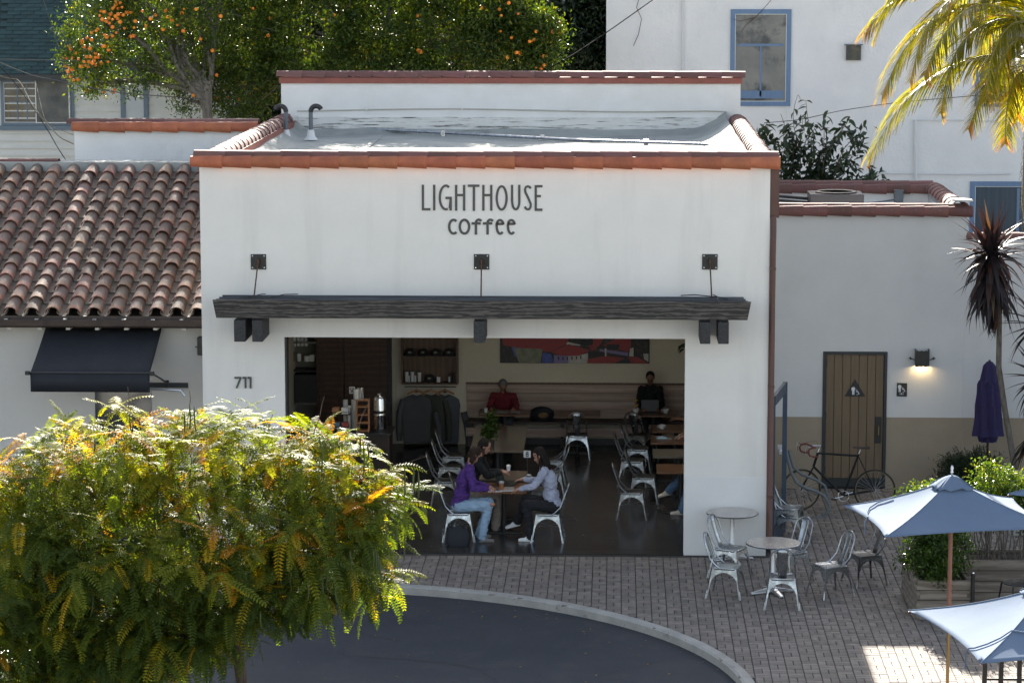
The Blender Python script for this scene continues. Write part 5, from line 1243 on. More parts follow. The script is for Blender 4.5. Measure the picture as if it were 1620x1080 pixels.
MB().tube([bb+Vector((.0,-.05,0))+Vector((.088*math.cos(q), 0, .088*math.sin(q))) for q in np.linspace(0, 2*PI, 33)[:-1]], .005, 6, closed=True).build('chainring', chrome, bike, smooth=True)
for s_ in (-1, 1):
    e = bb+Vector((-s_*-.165, s_*.07*1, s_*.04)); MB().tube([bb+Vector((0, s_*.06, 0)), e], .009, 8).build('crank', chrome, bike); MB().obox(e+Vector((0, s_*.05, 0)), (.09, .08, .018)).build('pedal', steelblk, bike)
MB().tube([bb+Vector((0,-.05,.088)), hubR+Vector((0,-.05,.035))], .004, 5).build('chain', steelblk, bike)
# looped bike rack
rk = T('bike_rack', 'curved grey steel tube bike rack that the bicycle leans on', 'bike rack', tuple(at(1290, 820, z=0)))
yk = at(1298, 818, z=0).y
def K(px, py, y): return at(px, py, y=y)
MB().tube([K(1244,713,yk+.0), K(1247,730,yk), K(1252,748,yk), K(1260,763,yk), K(1275,772,yk), K(1292,777,yk), K(1304,784,yk), K(1312,797,yk), K(1311,808,yk), K(1302,816,yk), K(1300,824,yk)], .026, 10).build('tube', greypaint, rk, smooth=True)
MB().tube([K(1248,712,yk+.5), K(1255,738,yk+.5), K(1268,750,yk+.5), K(1290,758,yk+.5), K(1305,768,yk+.5), K(1310,785,yk+.5), K(1308,795,yk+.5)], .024, 10).build('tube', greypaint, rk, smooth=True)
q = K(1241,714,yk); MB().box(q.x-.09, q.x+.03, yk-.05, yk+.5, q.z-.04, q.z+.03).build('top_plate', alum, rk, bev=.01)
MB().box(q.x-.15, q.x+.7, yk-.06, yk+.0, .001, .015).build('floor_plate', greypaint, rk)
sg_ = T('steel_gate', 'blue-grey steel gate leaf standing open beside the brown downspout', 'gate', (8.97, 1.1, 0))
a0_, a1_ = Vector((8.74, .25, 0)), Vector((9.0, 1.65, 0)); dd = (a1_-a0_).normalized()
zt_ = at(1240, 604, y=1.65).z
up_ = Vector((0,0,1))
MB().bar(a1_+up_*.02, a1_+up_*zt_, .07, .07, up=(1,0,0)).build('stile', bluesteel, sg_)
MB().bar(a0_+up_*.02, a0_+up_*zt_, .06, .06, up=(1,0,0)).build('stile', bluesteel, sg_)
MB().bar(a0_+up_*(zt_-.08), a1_+up_*(zt_-.08)-dd*.036, .05, .16).build('top_rail', bluesteel, sg_)
MB().bar(a0_+up_*.18, a1_+up_*.18-dd*.036, .05, .30).build('bottom_panel', bluesteel, sg_)
MB().bar(a0_+dd*.03+up_*.45, a1_-dd*.036+up_*.45, .01, .22).build('sheet_panel', bluesteel, sg_)
q = at(1229, 625, y=.9); MB().tube([(q.x, .7, q.z-.04), (q.x+.03, .95, q.z+.02), (q.x+.06, 1.2, q.z+.04)], .02, 8).build('closer_arm', alum, sg_, smooth=True)

# ------------------------------------------------------------------ umbrellas
def umbrella(base, apex_z, corners, label, drop=.55, pole=True):
    ax, ay = base; t = T('patio_umbrella', label, 'umbrella', (ax, ay, 0), 0, 'square blue-white patio umbrellas')
    A = Vector((ax, ay, apex_z)); n = 14; V = []; Fq = []
    for k in range(4):
        c0, c1 = Vector(corners[k]), Vector(corners[(k+1) % 4]); base_i = len(V)
        for i in range(n+1):
            r_ = .06+.94*i/n
            for j in range(n+1):
                s_ = j/n; e = c0.lerp(c1, s_); bow = 4*s_*(1-s_)
                mid = (c0+c1)/2; inn = (A-mid); inn.z = 0; inn.normalize()
                e = e+inn*.10*bow*r_
                p = A.lerp(e, r_); p.z -= .05*math.sin(PI*r_)*(1-.0*bow)+.035*bow*r_*(1-r_)*2
                V.append(tuple(p))
        for i in range(n):
            for j in range(n): a = base_i+i*(n+1)+j; Fq.append((a, a+1, a+n+2, a+n+1))
    me = npmesh('canopy', V, Fq, umbfab, t); 
    import bmesh
    bm = bmesh.new(); bm.from_mesh(me.data); bmesh.ops.remove_doubles(bm, verts=bm.verts, dist=.001); bmesh.ops.recalc_face_normals(bm, faces=bm.faces); bm.to_mesh(me.data); bm.free()
    me.data.polygons.foreach_set('use_smooth', [True]*len(me.data.polygons)); me.data.set_sharp_from_angle(angle=.25)
    sm = me.modifiers.new('solid', 'SOLIDIFY'); sm.thickness = .004
    # vent cap
    V = []; Fq = []; n2 = 6
    for k in range(4):
        c0, c1 = Vector(corners[k]), Vector(corners[(k+1) % 4]); base_i = len(V)
        for i in range(n2+1):
            r_ = .01+.19*i/n2
            for j in range(n2+1):
                e = c0.lerp(c1, j/n2); p = A.lerp(e, r_); p.z += .05+.02*math.sin(j*2.1+k)*i/n2-.10*(i/n2)**2*.6; V.append(tuple(p))
        for i in range(n2):
            for j in range(n2): a = base_i+i*(n2+1)+j; Fq.append((a, a+1, a+n2+2, a+n2+1))
    vc = npmesh('vent_cap', V, Fq, umbfab, t, smooth=True); sm = vc.modifiers.new('solid', 'SOLIDIFY'); sm.thickness = .004
    MB().lathe([(.012, 0), (.012, .03), (.02, .04), (.014, .06), (.02, .10), (.008, .125), (0, .13)], (ax, ay, apex_z+.04), 12).build('finial', alum, t, smooth=True)
    if pole:
        MB().lathe([(.0, 1.02), (.027, 1.02), (.027, apex_z-.02), (0, apex_z-.02)], (ax, ay, 0), 14).build('upper_pole', umbpole, t, smooth=True)
        MB().lathe([(.021, .05), (.021, 1.02), (0, 1.02)], (ax, ay, 0), 14).build('lower_pole', brass, t, smooth=True)
        MB().lathe([(.034, .98), (.034, 1.05), (.028, 1.06)], (ax, ay, 0), 14).build('collar', chrome, t, smooth=True)
        MB().tube([(ax+.03, ay, .78), (ax+.09, ay, .80), (ax+.10, ay, .86)], .012, 8).build('crank', chrome, t)
        MB().lathe([(0, .10), (.05, .10), (.06, .05), (.30, .04), (.32, .002), (0, .002)], (ax, ay, 0), 24).build('base', steelblk, t, smooth=True)
    for k in range(4):
        c = Vector(corners[k]); MB().tube([A.lerp(c, r_)-Vector((0,0,.05*math.sin(PI*r_)-.004)) for r_ in np.linspace(.06, 1, 12)], .0045, 5).build('seam', umbfab, t, smooth=True)
        MB().tube([A-Vector((0,0,.06)), A.lerp(c, .5)-Vector((0,0,.07)), c-Vector((0,0,.02))], .009, 6).build('rib', umbpole, t)
        hubp = Vector((ax, ay, apex_z-.45)); MB().tube([hubp, A.lerp(c, .5)-Vector((0,0,.08))], .008, 6).build('strut', umbpole, t)
    return t
def sq(cx, cy, z, side, ang, tilt=0):
    R = Matrix.Rotation(ang, 3, 'Z'); return [Vector((cx, cy, z))+R @ Vector((sx*side/2, sy*side/2, 0)) for sx, sy in ((-1,-1),(1,-1),(1,1),(-1,1))]
U1 = (10.47, -8.0); z1 = 2.25
c1 = [at(1400, 850, z=z1), at(1682, 836, z=z1), None, at(1334, 800, z=z1)]
cen = Vector((U1[0], U1[1], z1)); c1[2] = c1[3]+c1[1]-c1[0]
UC1 = (c1[0]+c1[2])/2
ap1 = at(1507, 757, y=UC1.y)

umbrella((UC1.x, UC1.y), ap1.z, c1, 'blue-white square umbrella, the upper one standing before the wooden planter')
z2 = 1.98
c2 = [at(1551, 1049, z=z2), None, None, at(1437, 965, z=z2)]
dv = c2[3]-c2[0]; pv = Vector((dv.y, -dv.x, 0)); c2[1] = c2[0]+pv*1.0; c2[2] = c2[3]+pv*1.0
UC2 = (c2[0]+c2[2])/2; ap2 = at(1640, 926, y=UC2.y)

umbrella((UC2.x, UC2.y), ap2.z, c2, 'blue-white square umbrella cut off by the bottom right corner')
for (pts, u_) in (([(1411,775),(1398,784),(1372,800),(1357,811),(1353,830)], c1), ([(1601,985),(1592,985),(1575,1002),(1545,1010),(1530,1024),(1527,1045)], c2)):
    pass
c3 = [at(1594, 781, z=2.5), None, None, None]
dcs = Vector((1.1, -.6, 0)); c3 = [c3[0], c3[0]+Vector((1.0,-1.1,0)), c3[0]+Vector((2.1,-.1,0)), c3[0]+Vector((1.1,1.0,0))]
UC3 = (c3[0]+c3[2])/2
umbrella((UC3.x, UC3.y), 2.95, c3, 'tip of a blue-white umbrella entering at the right edge above the hedge')
def tie(c, f, parent_lab):
    pass
# straps lying on the two near canopies
def strap(c, A, k, rr_, s0, s1, hang):
    pts = []
    for s_ in np.linspace(s0, s1, 9):
        e = Vector(c[k]).lerp(Vector(c[(k+1) % 4]), s_); p = Vector(A).lerp(e, rr_+(1-rr_)*((s_-s0)/(s1-s0))**2*.0+.0); pts.append(p+Vector((0,0,-.03)))
    return pts
def strapline(root_lab, A, c, ptsrs):
    root = [o for o in SC.objects if o.get('label') == root_lab][0]; out = []
    for k, r_, s_ in ptsrs:
        e = Vector(c[k]).lerp(Vector(c[(k+1) % 4]), s_); mid = (Vector(c[k])+Vector(c[(k+1) % 4]))/2; bow = 4*s_*(1-s_)
        inn = Vector(A)-mid; inn.z = 0; inn.normalize(); e = e+inn*.10*bow*r_; p = Vector(A).lerp(e, r_)
        p.z += -.05*math.sin(PI*r_)-.035*bow*r_*(1-r_)*2+.018; out.append(p)
    d = out[-1].copy(); out.append(d+Vector((-.03, 0, -.06))); out.append(d+Vector((-.03, 0, -.22)))
    MB().tube(out, .009, 6).build('tie_strap', umbfab, root, smooth=True)
strapline('blue-white square umbrella, the upper one standing before the wooden planter', (UC1.x, UC1.y, ap1.z), c1, [(3,.55,.05),(3,.72,.10),(3,.85,.20),(3,.95,.32),(3,1.0,.42)])
strapline('blue-white square umbrella cut off by the bottom right corner', (UC2.x, UC2.y, ap2.z), c2, [(0,.60,.2),(3,.55,.99),(3,.68,.93),(3,.82,.86),(3,.95,.80),(3,1.0,.76)])
# closed purple umbrella
pu = (12.62, 4.75); t = T('closed_umbrella', 'folded dark purple umbrella standing by the tan-based wall', 'umbrella', (pu[0], pu[1], 0))
zt = at(1560, 571, y=pu[1]).z; zb = at(1560, 696, y=pu[1]).z; ph = zt-zb
def foldcone(prof, name, nn=40, fold=7):
    vs = []
    for r_, z in prof:
        for k in range(nn): q = 2*PI*k/nn; rr_ = r_*(1+.22*math.sin(fold*q+z*3)); vs.append((pu[0]+rr_*math.cos(q), pu[1]+rr_*math.sin(q)*.8, z))
    fs = [(i*nn+k, i*nn+(k+1) % nn, (i+1)*nn+(k+1) % nn, (i+1)*nn+k) for i in range(len(prof)-1) for k in range(nn)]
    MB().add(vs, fs).build(name, purplefab, t, smooth=True)
foldcone([(.235, zb+.08), (.21, zb+.25), (.19, zb+.6), (.165, zb+ph-.40), (.14, zb+ph-.33)], 'canopy')
foldcone([(.14, zb+ph-.36), (.13, zb+ph-.32), (.09, zb+ph-.08), (.04, zb+ph-.01), (.005, zb+ph)], 'top_cap', fold=5)
foldcone([(.12, zb-.03), (.14, zb+.04), (.15, zb+.15)], 'valance', fold=8)
MB().tube([(pu[0], pu[1], 0), (pu[0], pu[1], zt+.02)], .02, 10).build('pole', steelblk, t, smooth=True); MB().lathe([(.26, 0), (.25, .05), (.04, .08), (.03, .3)], (pu[0], pu[1], 0), 20).build('base', steelblk, t, smooth=True)

# ------------------------------------------------------------------ planters
def planter(c, L, D, H, ang, label, n=4):
    t = T('wooden_planter', label, 'planter', (c[0], c[1], 0), ang, 'weathered wooden planters')
    h = H/n
    for k in range(n):
        z0, z1 = k*h+.004, (k+1)*h-.004; e = .0 if k % 2 else .045
        MB().box(.001+e, L-.001-e, 0, .045, z0, z1).build('board', planterwood, t, world=False, bev=.004)
        MB().box(.001+e, L-.001-e, D-.045, D, z0, z1).build('board', planterwood, t, world=False, bev=.004)
        MB().box(0, .045, .046-e, D-.046+e, z0, z1).build('end_board', planterwood, t, world=False, bev=.004)
        MB().box(L-.045, L, .046-e, D-.046+e, z0, z1).build('end_board', planterwood, t, world=False, bev=.004)
    MB().box(.05, L-.05, .05, D-.05, .02, H-.06).build('soil', soil, t, world=False)
    return t
PH = .56
planter((10.50, -4.10), .74, 1.55, PH, math.radians(2), 'weathered wooden planter with a bright hedge left of the umbrella pole')
planter((11.29, -3.05), 1.6, .75, .62, math.radians(2), 'weathered wooden planter in shade right of the umbrella pole')
bo = at(1538, 968, z=.1); bp = T('bollard', 'short black bollard with a bright round top before the shaded planter', 'bollard', (11.27, -4.1, 0))
zz = at(1538, 908, y=-4.1).z
MB().lathe([(.05, 0), (.05, .02), (.028, .03), (.028, zz-.03), (.034, zz-.025), (.034, zz+.0)], (11.27, -4.1, 0), 14).build('post', steelblk, bp, smooth=True); MB().ell((11.27, -4.1, zz+.015), .022, 10, 6).build('ball_top', chrome, bp, smooth=True)
# dark chair at right edge
dc = T('black_chair', 'black garden chair at the right edge before the shaded planter', 'chair', (11.95, -3.75, 0), math.radians(200))
b = MB()
for sx, sy in ((1,1),(1,-1)): pass
blk = M('black_chair_paint', (.02,.026,.03), .35, .3)
MB().lathe([(0, .44), (.20, .445), (.23, .455), (.225, .465), (0, .455)], (0, 0, 0), 20).build('seat', blk, dc, world=False, smooth=True)
for sx in (1, -1):
    for sy in (1, -1): MB().tube([(sx*.17, sy*.17, .45), (sx*.23, sy*.21, 0)], [.014, .011], 8).build('leg', blk, dc, world=False, smooth=True)
for sy in (1, -1): MB().tube([(-.17, sy*.16, .45), (-.24, sy*.16, .70), (-.27, sy*.14, .92)], .012, 8).build('back_post', blk, dc, world=False, smooth=True)
vs = []
for i in range(5):
    for j in range(7): u_ = j/6-.5; vs.append((-.235-.05*i/4-.03*(1-4*u_*u_), u_*.34, .66+.27*i/4))
o = MB().add(vs, [(i*7+j, i*7+j+1, (i+1)*7+j+1, (i+1)*7+j) for i in range(4) for j in range(6)]).build('backrest', blk, dc, world=False, smooth=True); sm = o.modifiers.new('solid', 'SOLIDIFY'); sm.thickness = .008
# ribbed steel chair top at right edge behind the hedge
rc = at(1600, 760, z=.9); r2 = T('slatted_chair', 'silver slatted-back chair cut by the right edge, above the hedge', 'chair', (13.05, -.2, 0))
zc = at(1604, 742, y=-.2); x = zc.x
for k in range(5): MB().box(x-.06, x+.4, -.215, -.185, zc.z-.06-.075*k, zc.z-.015-.075*k).build('slat', galv, r2, bev=.004)
for xx in (x-.09, x+.43): MB().tube([(xx, -.2, 0), (xx, -.2, zc.z+.01)], .014, 8).build('post', galv, r2, smooth=True)
MB().box(x-.08, x+.42, -.6, -.22, .43, .46).build('seat', galv, r2)
for xx in (x-.07, x+.41): MB().tube([(xx, -.58, 0), (xx, -.58, .43)], .014, 8).build('leg', galv, r2)
# low iron railing bottom right
rl = T('iron_railing', 'black iron railing with square posts at the bottom right corner', 'railing', (11.3, -8.6, 0))
for k, px in enumerate((1557, 1583, 1612, 1640)):
    p = at(px, 1085, y=-8.4); MB().box(p.x-.028, p.x+.028, -8.43, -8.37, .0, 1.0).build('post', steelblk, rl)
p0, p1 = at(1552, 1085, y=-8.4), at(1650, 1085, y=-8.4)
for z in (.30, .66): MB().box(p0.x+.04, p1.x, -8.41, -8.39, z, z+.03).build('rail', steelblk, rl)
for z in np.linspace(.5, .95, 9): pass
chn = MB()
cx_ = at(1596, 1046, y=-8.46).x
for k in range(12): chn.ell((cx_+.02*math.sin(k*1.3), -8.47, .93-.033*k), (.014, .01, .02), 8, 5)
o = chn.build('padlock_chain', chrome, rl, smooth=True)
# ================================================================== PLANTS
def unit(a): return a/np.maximum(np.linalg.norm(a, axis=-1, keepdims=True), 1e-9)
def leafcloud(name, P, mat, parent, L=.07, Wd=.03, up=.5, droop=.0, rnds=None, kind=None, fold=.25, lj=.35, dirs=None):
    P = np.asarray(P, float); n = len(P); D = unit(np.random.normal(size=(n, 3)) + np.array([0, 0, up-droop]) + (0 if dirs is None else dirs))
    N = unit(np.random.normal(size=(n, 3))*.7 + np.array([0, 0, 1.0])); S_ = unit(np.cross(D, N)); N = np.cross(S_, D)
    l = L*np.random.uniform(1-lj, 1+lj, (n, 1)); w = Wd*l/L
    V = np.stack([P, P+D*l*.45+S_*w*.5+N*w*fold, P+D*l-N*l*.08, P+D*l*.45-S_*w*.5+N*w*fold], 1).reshape(-1, 3)
    i = np.arange(n)*4; F = np.stack([np.stack([i, i+1, i+2], 1), np.stack([i, i+2, i+3], 1)], 1).reshape(-1, 3)
    r = np.random.rand(n) if rnds is None else rnds
    o = npmesh(name, V, F, mat, parent, rn=np.repeat(r, 2))
    if kind: o['kind'] = kind
    return o
def clusters(lobes, ncl, nleaf, rad, shell=(.55, 1.0), seedgap=.0):
    """leaf positions: many twig clusters through ellipsoidal lobes"""
    out = []; cc = []
    wts = np.array([l[3]*l[4]+l[4]*l[5]+l[3]*l[5] for l in lobes]); wts = wts/wts.sum()
    for l, w in zip(lobes, wts):
        k = max(1, int(ncl*w)); d = unit(np.random.normal(size=(k, 3))); r = np.random.uniform(*shell, (k, 1))*(1+.12*np.sin(d[:, :1]*7+l[0]*3)*np.cos(d[:, 2:]*6))
        cc.append(np.array(l[:3])+d*r*np.array(l[3:6]))
    C_ = np.concatenate(cc); m_ = len(C_)
    sz = np.random.uniform(.6, 1.4, (m_, 1, 1))
    P = C_[:, None, :]+np.random.normal(size=(m_, nleaf, 3))*rad*sz*np.array([1, 1, .75])
    rn = np.clip(np.random.rand(m_, 1)*.6+np.random.rand(m_, nleaf)*.5-.05, 0, 1)
    return P.reshape(-1, 3), C_, rn.ravel()
def limb(b, a, c, r0, r1, wob=.12, n=8, seg=7):
    a, c = Vector(a), Vector(c); L = (c-a).length; pts = []; ph = uni(0, 6)
    for i in range(n+1):
        t = i/n; p = a.lerp(c, t)+Vector((math.sin(ph+t*5)*wob*L*t*(1-t)*2, math.cos(ph*2+t*4)*wob*L*t*(1-t)*2, math.sin(t*PI)*wob*L*.5)); pts.append(p)
    b.tube(pts, [r0+(r1-r0)*i/n for i in range(n+1)], seg); return pts
def Z(px, py, y): a = at(px, py, y=y); return a
def lobe(px, py, y, rx, rz, ry, s_=None):
    c = Z(px, py, y); k = FPX/(y+41.9); return (c.x, c.y, c.z, rx/k, ry, rz/k)
orm = MB().ell((0,0,0), .036, 12, 8).build('orange', orangem, me_only=True); orm.polygons.foreach_set('use_smooth', [True]*len(orm.polygons))
def citrus(label, trunk, lobes, ncl, nleaf, rad, oranges, twigs=40, L=.085, mat=leaves_orange, group='citrus trees behind the cafe', name='orange_tree', shell=(.55, 1.0)):
    t = T(name, label, 'tree', trunk, 0, group)
    P, C_, rn = clusters(lobes, ncl, nleaf, rad, shell)
    leafcloud('foliage', P, mat, t, L, L*.42, up=.25, rnds=rn, kind='stuff')
    b = MB(); tx, ty, tz = trunk; top = Vector((tx, ty, 6.6))
    limb(b, (tx, ty, 0), top, .13, .10, .02)
    for l in lobes:
        c = Vector(l[:3]); pts = limb(b, top.lerp(Vector((tx, ty, 5.6)), uni(0, .6)), c, .06, .03, .15)
        for k in range(3):
            d = Vector((uni(-1, 1)*l[3], uni(-1, .6)*l[4], uni(-.6, 1)*l[5]))*.8; limb(b, pts[random.randint(4, 8)], c+d, .022, .006, .2, 6, 5)
    b.build('trunk', bark_grey, t, smooth=True)
    if twigs:
        b = MB(); idx = np.random.choice(len(C_), twigs)
        for i in idx:
            p = Vector(C_[i]); l = min(lobes, key=lambda q: (Vector(q[:3])-p).length); limb(b, p+Vector((jit(.25), jit(.25), jit(.2))), p.lerp(Vector(l[:3]), .6), .004, .009, .2, 5, 4)
        o = b.build('twigs', bark_grey, t); o['kind'] = 'stuff'
    for (px, py) in oranges:
        best = None
        for _ in range(1):
            y0 = min(l[1]-l[4]*.85 for l in lobes if abs(Z(px, py, l[1]).x-l[0]) < l[3]*1.1 or True)
            # just inside the front of the nearest lobe
            cand = []
            for l in lobes:
                a = Z(px, py, l[1]); e = ((a.x-l[0])/l[3])**2+((a.z-l[2])/l[5])**2
                if e < 1.3: cand.append(l[1]-l[4]*max(.15, (1-min(e, 1))**.5)*1.0)
            y = (min(cand) if cand else lobes[0][1]) + uni(0, .22)
        a = Z(px, py, y); inst(orm, 'orange', t, a, (uni(0, 6),)*3, (uni(.75, 1.2),)*3)
    return t
# --- orange trees behind
o1 = [(193,12),(190,5),(183,8),(187,14),(178,14),(160,18),(165,19),(175,23),(187,23),(195,24),(172,29),(162,31),(178,31),(186,30),(168,34),(173,37),(178,43),(155,46),(184,52),(178,57),(166,56),(169,59),(145,52),(138,60),(131,64),(145,63),(130,69),(133,74),(142,77),(109,74),(112,78),(102,91),(106,92),(115,92),(124,94),(137,90),(143,90),(151,91),(155,91),(148,95),(150,97),(133,98),(141,98),(136,104),(140,106),(110,108),(114,110),(106,112),(151,103),(128,105),(171,98),(172,80),(151,84),(165,73),(162,74),(212,44),(211,57),(238,30),(204,19),(207,20),(183,26),(180,12),(183,4),(200,20),(265,27),(272,32),(288,21),(291,15),(295,32),(290,49),(310,15),(349,26),(317,62),(336,80),(137,143),(180,146),(181,142),(164,147),(124,126),(116,127),(112,121),(107,121),(108,114),(120,127),(103,105),(343,119),(342,156),(360,155),(306,151),(377,157),(156,88),(160,100),(128,66),(120,84),(146,100),(158,25),(152,49),(190,35),(197,45),(207,58),(214,34),(225,18),(231,41),(246,24),(258,47),(262,17),(281,40)]
citrus('orange tree full of fruit with grey bare branches, leftmost behind the cafe', (-1.82, 13.2, 0),
 [lobe(165,40,13.2,75,62,1.0), lobe(135,95,13.0,42,38,.7), lobe(240,25,13.4,90,55,1.1), lobe(200,105,13.2,72,45,.9), lobe(285,95,13.6,75,60,1.0), lobe(325,25,13.3,75,60,1.1), lobe(140,-70,13.6,65,50,.8), lobe(235,-90,13.8,90,60,.9), lobe(335,-80,13.9,80,55,.8), lobe(90,-130,13.8,60,40,.6), lobe(200,-170,14,70,40,.7), lobe(310,-160,14,60,40,.7), lobe(352,105,13.9,50,60,.8), lobe(150,135,13.2,36,20,.5), lobe(300,160,13.5,28,22,.5), lobe(192,-20,13.3,60,50,.9)],
 950, 44, .13, o1, twigs=260, L=.075)
o2 = [(400,14),(427,29),(425,57),(424,56),(661,25),(662,80),(666,83),(529,24),(760,11)]
citrus('dense dark green citrus tree with few oranges in the middle behind the cafe', (1.6, 14.6, 0),
 [lobe(400,60,14.4,75,85,1.2), lobe(500,50,14.4,95,90,1.4), lobe(610,55,14.4,90,90,1.4), lobe(700,70,14.4,80,80,1.2), lobe(760,40,14.8,60,70,1.0), lobe(380,140,14.2,60,50,.8), lobe(560,110,14.0,160,50,1.0), lobe(430,-60,14.6,120,70,1.5), lobe(600,-70,14.6,140,70,1.5), lobe(745,-35,14.8,90,60,1.2)],
 1900, 40, .13, o2, twigs=90, L=.09, shell=(.7, 1.02))
o3 = [(793,25),(792,50),(809,60),(820,22),(848,50),(872,52),(885,36),(886,51),(840,65),(838,66),(845,63),(874,50),(818,83),(816,84),(822,84),(860,89),(861,103),(848,107),(856,108),(860,103),(803,91),(805,5),(762,13),(790,15)]
citrus('bright green orange tree, rightmost of the fruit trees behind the cafe', (4.6, 13.4, 0),
 [lobe(800,20,13.5,42,45,.7), lobe(835,45,13.4,45,40,.7), lobe(860,55,13.4,30,38,.5), lobe(815,85,13.3,60,35,.6), lobe(845,100,13.4,45,28,.6), lobe(770,60,13.5,40,60,.7)],
 420, 42, .12, o3, twigs=50, L=.085, shell=(.5, 1.0))
# dark tree between and a dark far mass
t = citrus('dark leafy tree behind, between the orange trees and the white house', (6.0, 18.2, 0),
 [lobe(900,50,18,60,80,1.2), lobe(945,90,18,45,60,1.0), lobe(880,110,18.2,50,50,1.0), lobe(930,10,18.4,60,60,1.2)],
 620, 42, .15, [], twigs=20, L=.14, mat=leaves_dark, group=None, name='dark_tree')
P, C_, rn = clusters([(x, 19.2+uni(-.3,.3), z, 1.0, .5, 1.0) for x in np.arange(-1.6, 7.2, .8) for z in (4.9, 6.3, 7.7, 8.6)]+[(x, 19.0, z, .6, .4, .6) for x in (-3.3, -2.6, -2.1) for z in (7.3, 8.2)], 1750, 34, .16, (.5, 1.0))
fm = leafcloud('far_foliage', P, leaves_dark, None, .16, .07, up=.2, rnds=rn, kind='stuff'); tag(fm, 'dark mass of far trees glimpsed behind the citrus trees', 'trees')

# --- big-leaved shrub right of the roof
def leaf3(name, L, W_, mat, n=5, droop=.5):
    vs = []; fs = []
    for i in range(n+1):
        t = i/n; w = W_*math.sin(PI*min(1, t*.96+.03))**.8*(1-.25*t); z = -droop*L*t*t
        vs += [(L*t, -w/2, z+.18*w), (L*t, 0, z), (L*t, w/2, z+.18*w)]
    for i in range(n):
        a = 3*i; fs += [(a, a+3, a+4, a+1), (a+1, a+4, a+5, a+2)]
    me = MB().add(vs, fs).build(name, mat, me_only=True, fix=False); me.polygons.foreach_set('use_smooth', [True]*len(me.polygons)); return me
lm_ = leaf3('leaf', .17, .078, leaves_shrub)
shb = T('large_leaf_shrub', 'dark green shrub with large drooping leaves rising behind the right end of the roof', 'shrub', (10.2, 11.6, 0))
tips = [(1212,195),(1235,180),(1262,150),(1275,160),(1290,200),(1310,175),(1322,215),(1345,185),(1370,190),(1365,230),(1385,270),(1350,260),(1330,250),(1300,245),(1262,230),(1240,225),(1225,250),(1215,275),(1250,270),(1280,275),(1310,280),(1375,290),(1245,200),(1335,200),(1205,200),(1290,225),(1400,285),(1270,185),(1355,215),(1230,290),(1265,295),(1300,300),(1340,295)]
b = MB(); pos = []
for k, (px, py) in enumerate(tips):
    y = 11.4+uni(-.5, .5); tip = Z(px, py, y); base = Z(1265+(px-1290)*.35, 330, 11.5); pts = limb(b, base, tip, .014, .004, .12, 9, 5)
    pos += [(pts[j].lerp(pts[j+1], u), (pts[j+1]-pts[j]).normalized()) for j in range(3, 9) for u in (.0, .33, .66)]; pos += [(pts[-1], (pts[-1]-pts[-2]).normalized())]*3
b.build('stems', bark, shb, smooth=True)
random.shuffle(pos)
def leafplace(me, name, root, p, d, el, sc=1.0, az=None):
    az = uni(0, 2*PI) if az is None else az; inst(me, name, root, p, (jit(.6), el, az), (sc,)*3)
for p, d in pos[:298]: leafplace(lm_, 'leaf', shb, p, d, uni(-.3, .9), uni(.7, 1.25))
P = np.array([tuple(p) for p, d in pos[298:]]); P = np.repeat(P, 3, 0)+np.random.normal(size=(len(P)*3, 3))*.07; P = P[P[:, 2] < 5.9]
leafcloud('foliage', P, leaves_dark, shb, .17, .075, up=0, droop=.4, kind='stuff')
# --- palm
def frond(root, pts, ln, n=58, wid=.042, droop=.95, hang=None):
    ln *= 1.55
    pts = [Vector(p) for p in pts]; V = []; F = []; R_ = []
    def at_t(t):
        # Catmull-Rom
        k = len(pts)-1; u = min(t*k, k-1e-6); i = int(u); f = u-i; p0, p1, p2, p3 = pts[max(i-1,0)], pts[i], pts[i+1], pts[min(i+2,k)]
        return .5*((2*p1)+(p2-p0)*f+(2*p0-5*p1+4*p2-p3)*f*f+(3*p1-p0-3*p2+p3)*f**3)
    b = MB(); rp = [at_t(i/24) for i in range(25)]
    base_r = uni(0, .3)
    for i in range(n):
        t = .12+.88*i/n; p = at_t(t); d = (at_t(min(1, t+.02))-at_t(max(0, t-.02))).normalized(); sd = d.cross(Vector((0,0,1)))
        if sd.length < .1: sd = d.cross(Vector((0,1,0)))
        sd.normalize(); upv = sd.cross(d)
        for s_ in (-1, 1):
            l = ln*(math.sin(PI*min(1, .12+t*.86))**.5)*uni(.85, 1.08); dirv = (sd*s_*.8+d*.75+upv*.15+Vector((jit(.08), jit(.08), jit(.08)))).normalized()
            q = p.copy(); m_ = 5; n0 = len(V); w0 = wid*uni(.8, 1.1); wv = d
            for j in range(m_+1):
                f = j/m_; w = w0*(1-f*.85)*(.5+min(1, f*5)*.5)
                V.append(tuple(q-wv*w*.5)); V.append(tuple(q+wv*w*.5+upv*w*.2))
                dirv = (dirv+Vector((0,0,-1))*.17*droop).normalized(); q = q+dirv*l/m_
            r_ = min(1, max(0, base_r+uni(0, .5)+(.35 if t > .9 else 0)+(.5 if rnd() < .06 else 0)))
            for j in range(m_): a = n0+2*j; F.append((a, a+2, a+3, a+1)); R_.append(min(1, r_+.25*(j == m_-1)))
    fo = T('frond', None, None, tuple(pts[0])); fo.parent = root; fo.location = pts[0]-Vector(root.location)
    del_keys = [k for k in ('label', 'category', 'group') if k in fo.keys()]
    for k in del_keys: del fo[k]
    o = npmesh('leaflets', V, F, palmleaf, fo, rn=R_); o['kind'] = 'stuff'
    MB().tube(rp, [.022*(1-i/26)+.004 for i in range(25)], 6).build('rib', M_rib, fo, smooth=True)
M_rib = M('palm_rib', (.22,.20,.05), .5)
pc = Z(1650, 95, 2.0)
palm = T('palm_tree', 'sunlit feathery palm with yellow-green fronds arching in from the upper right', 'palm', (pc.x, 2.0, 0))
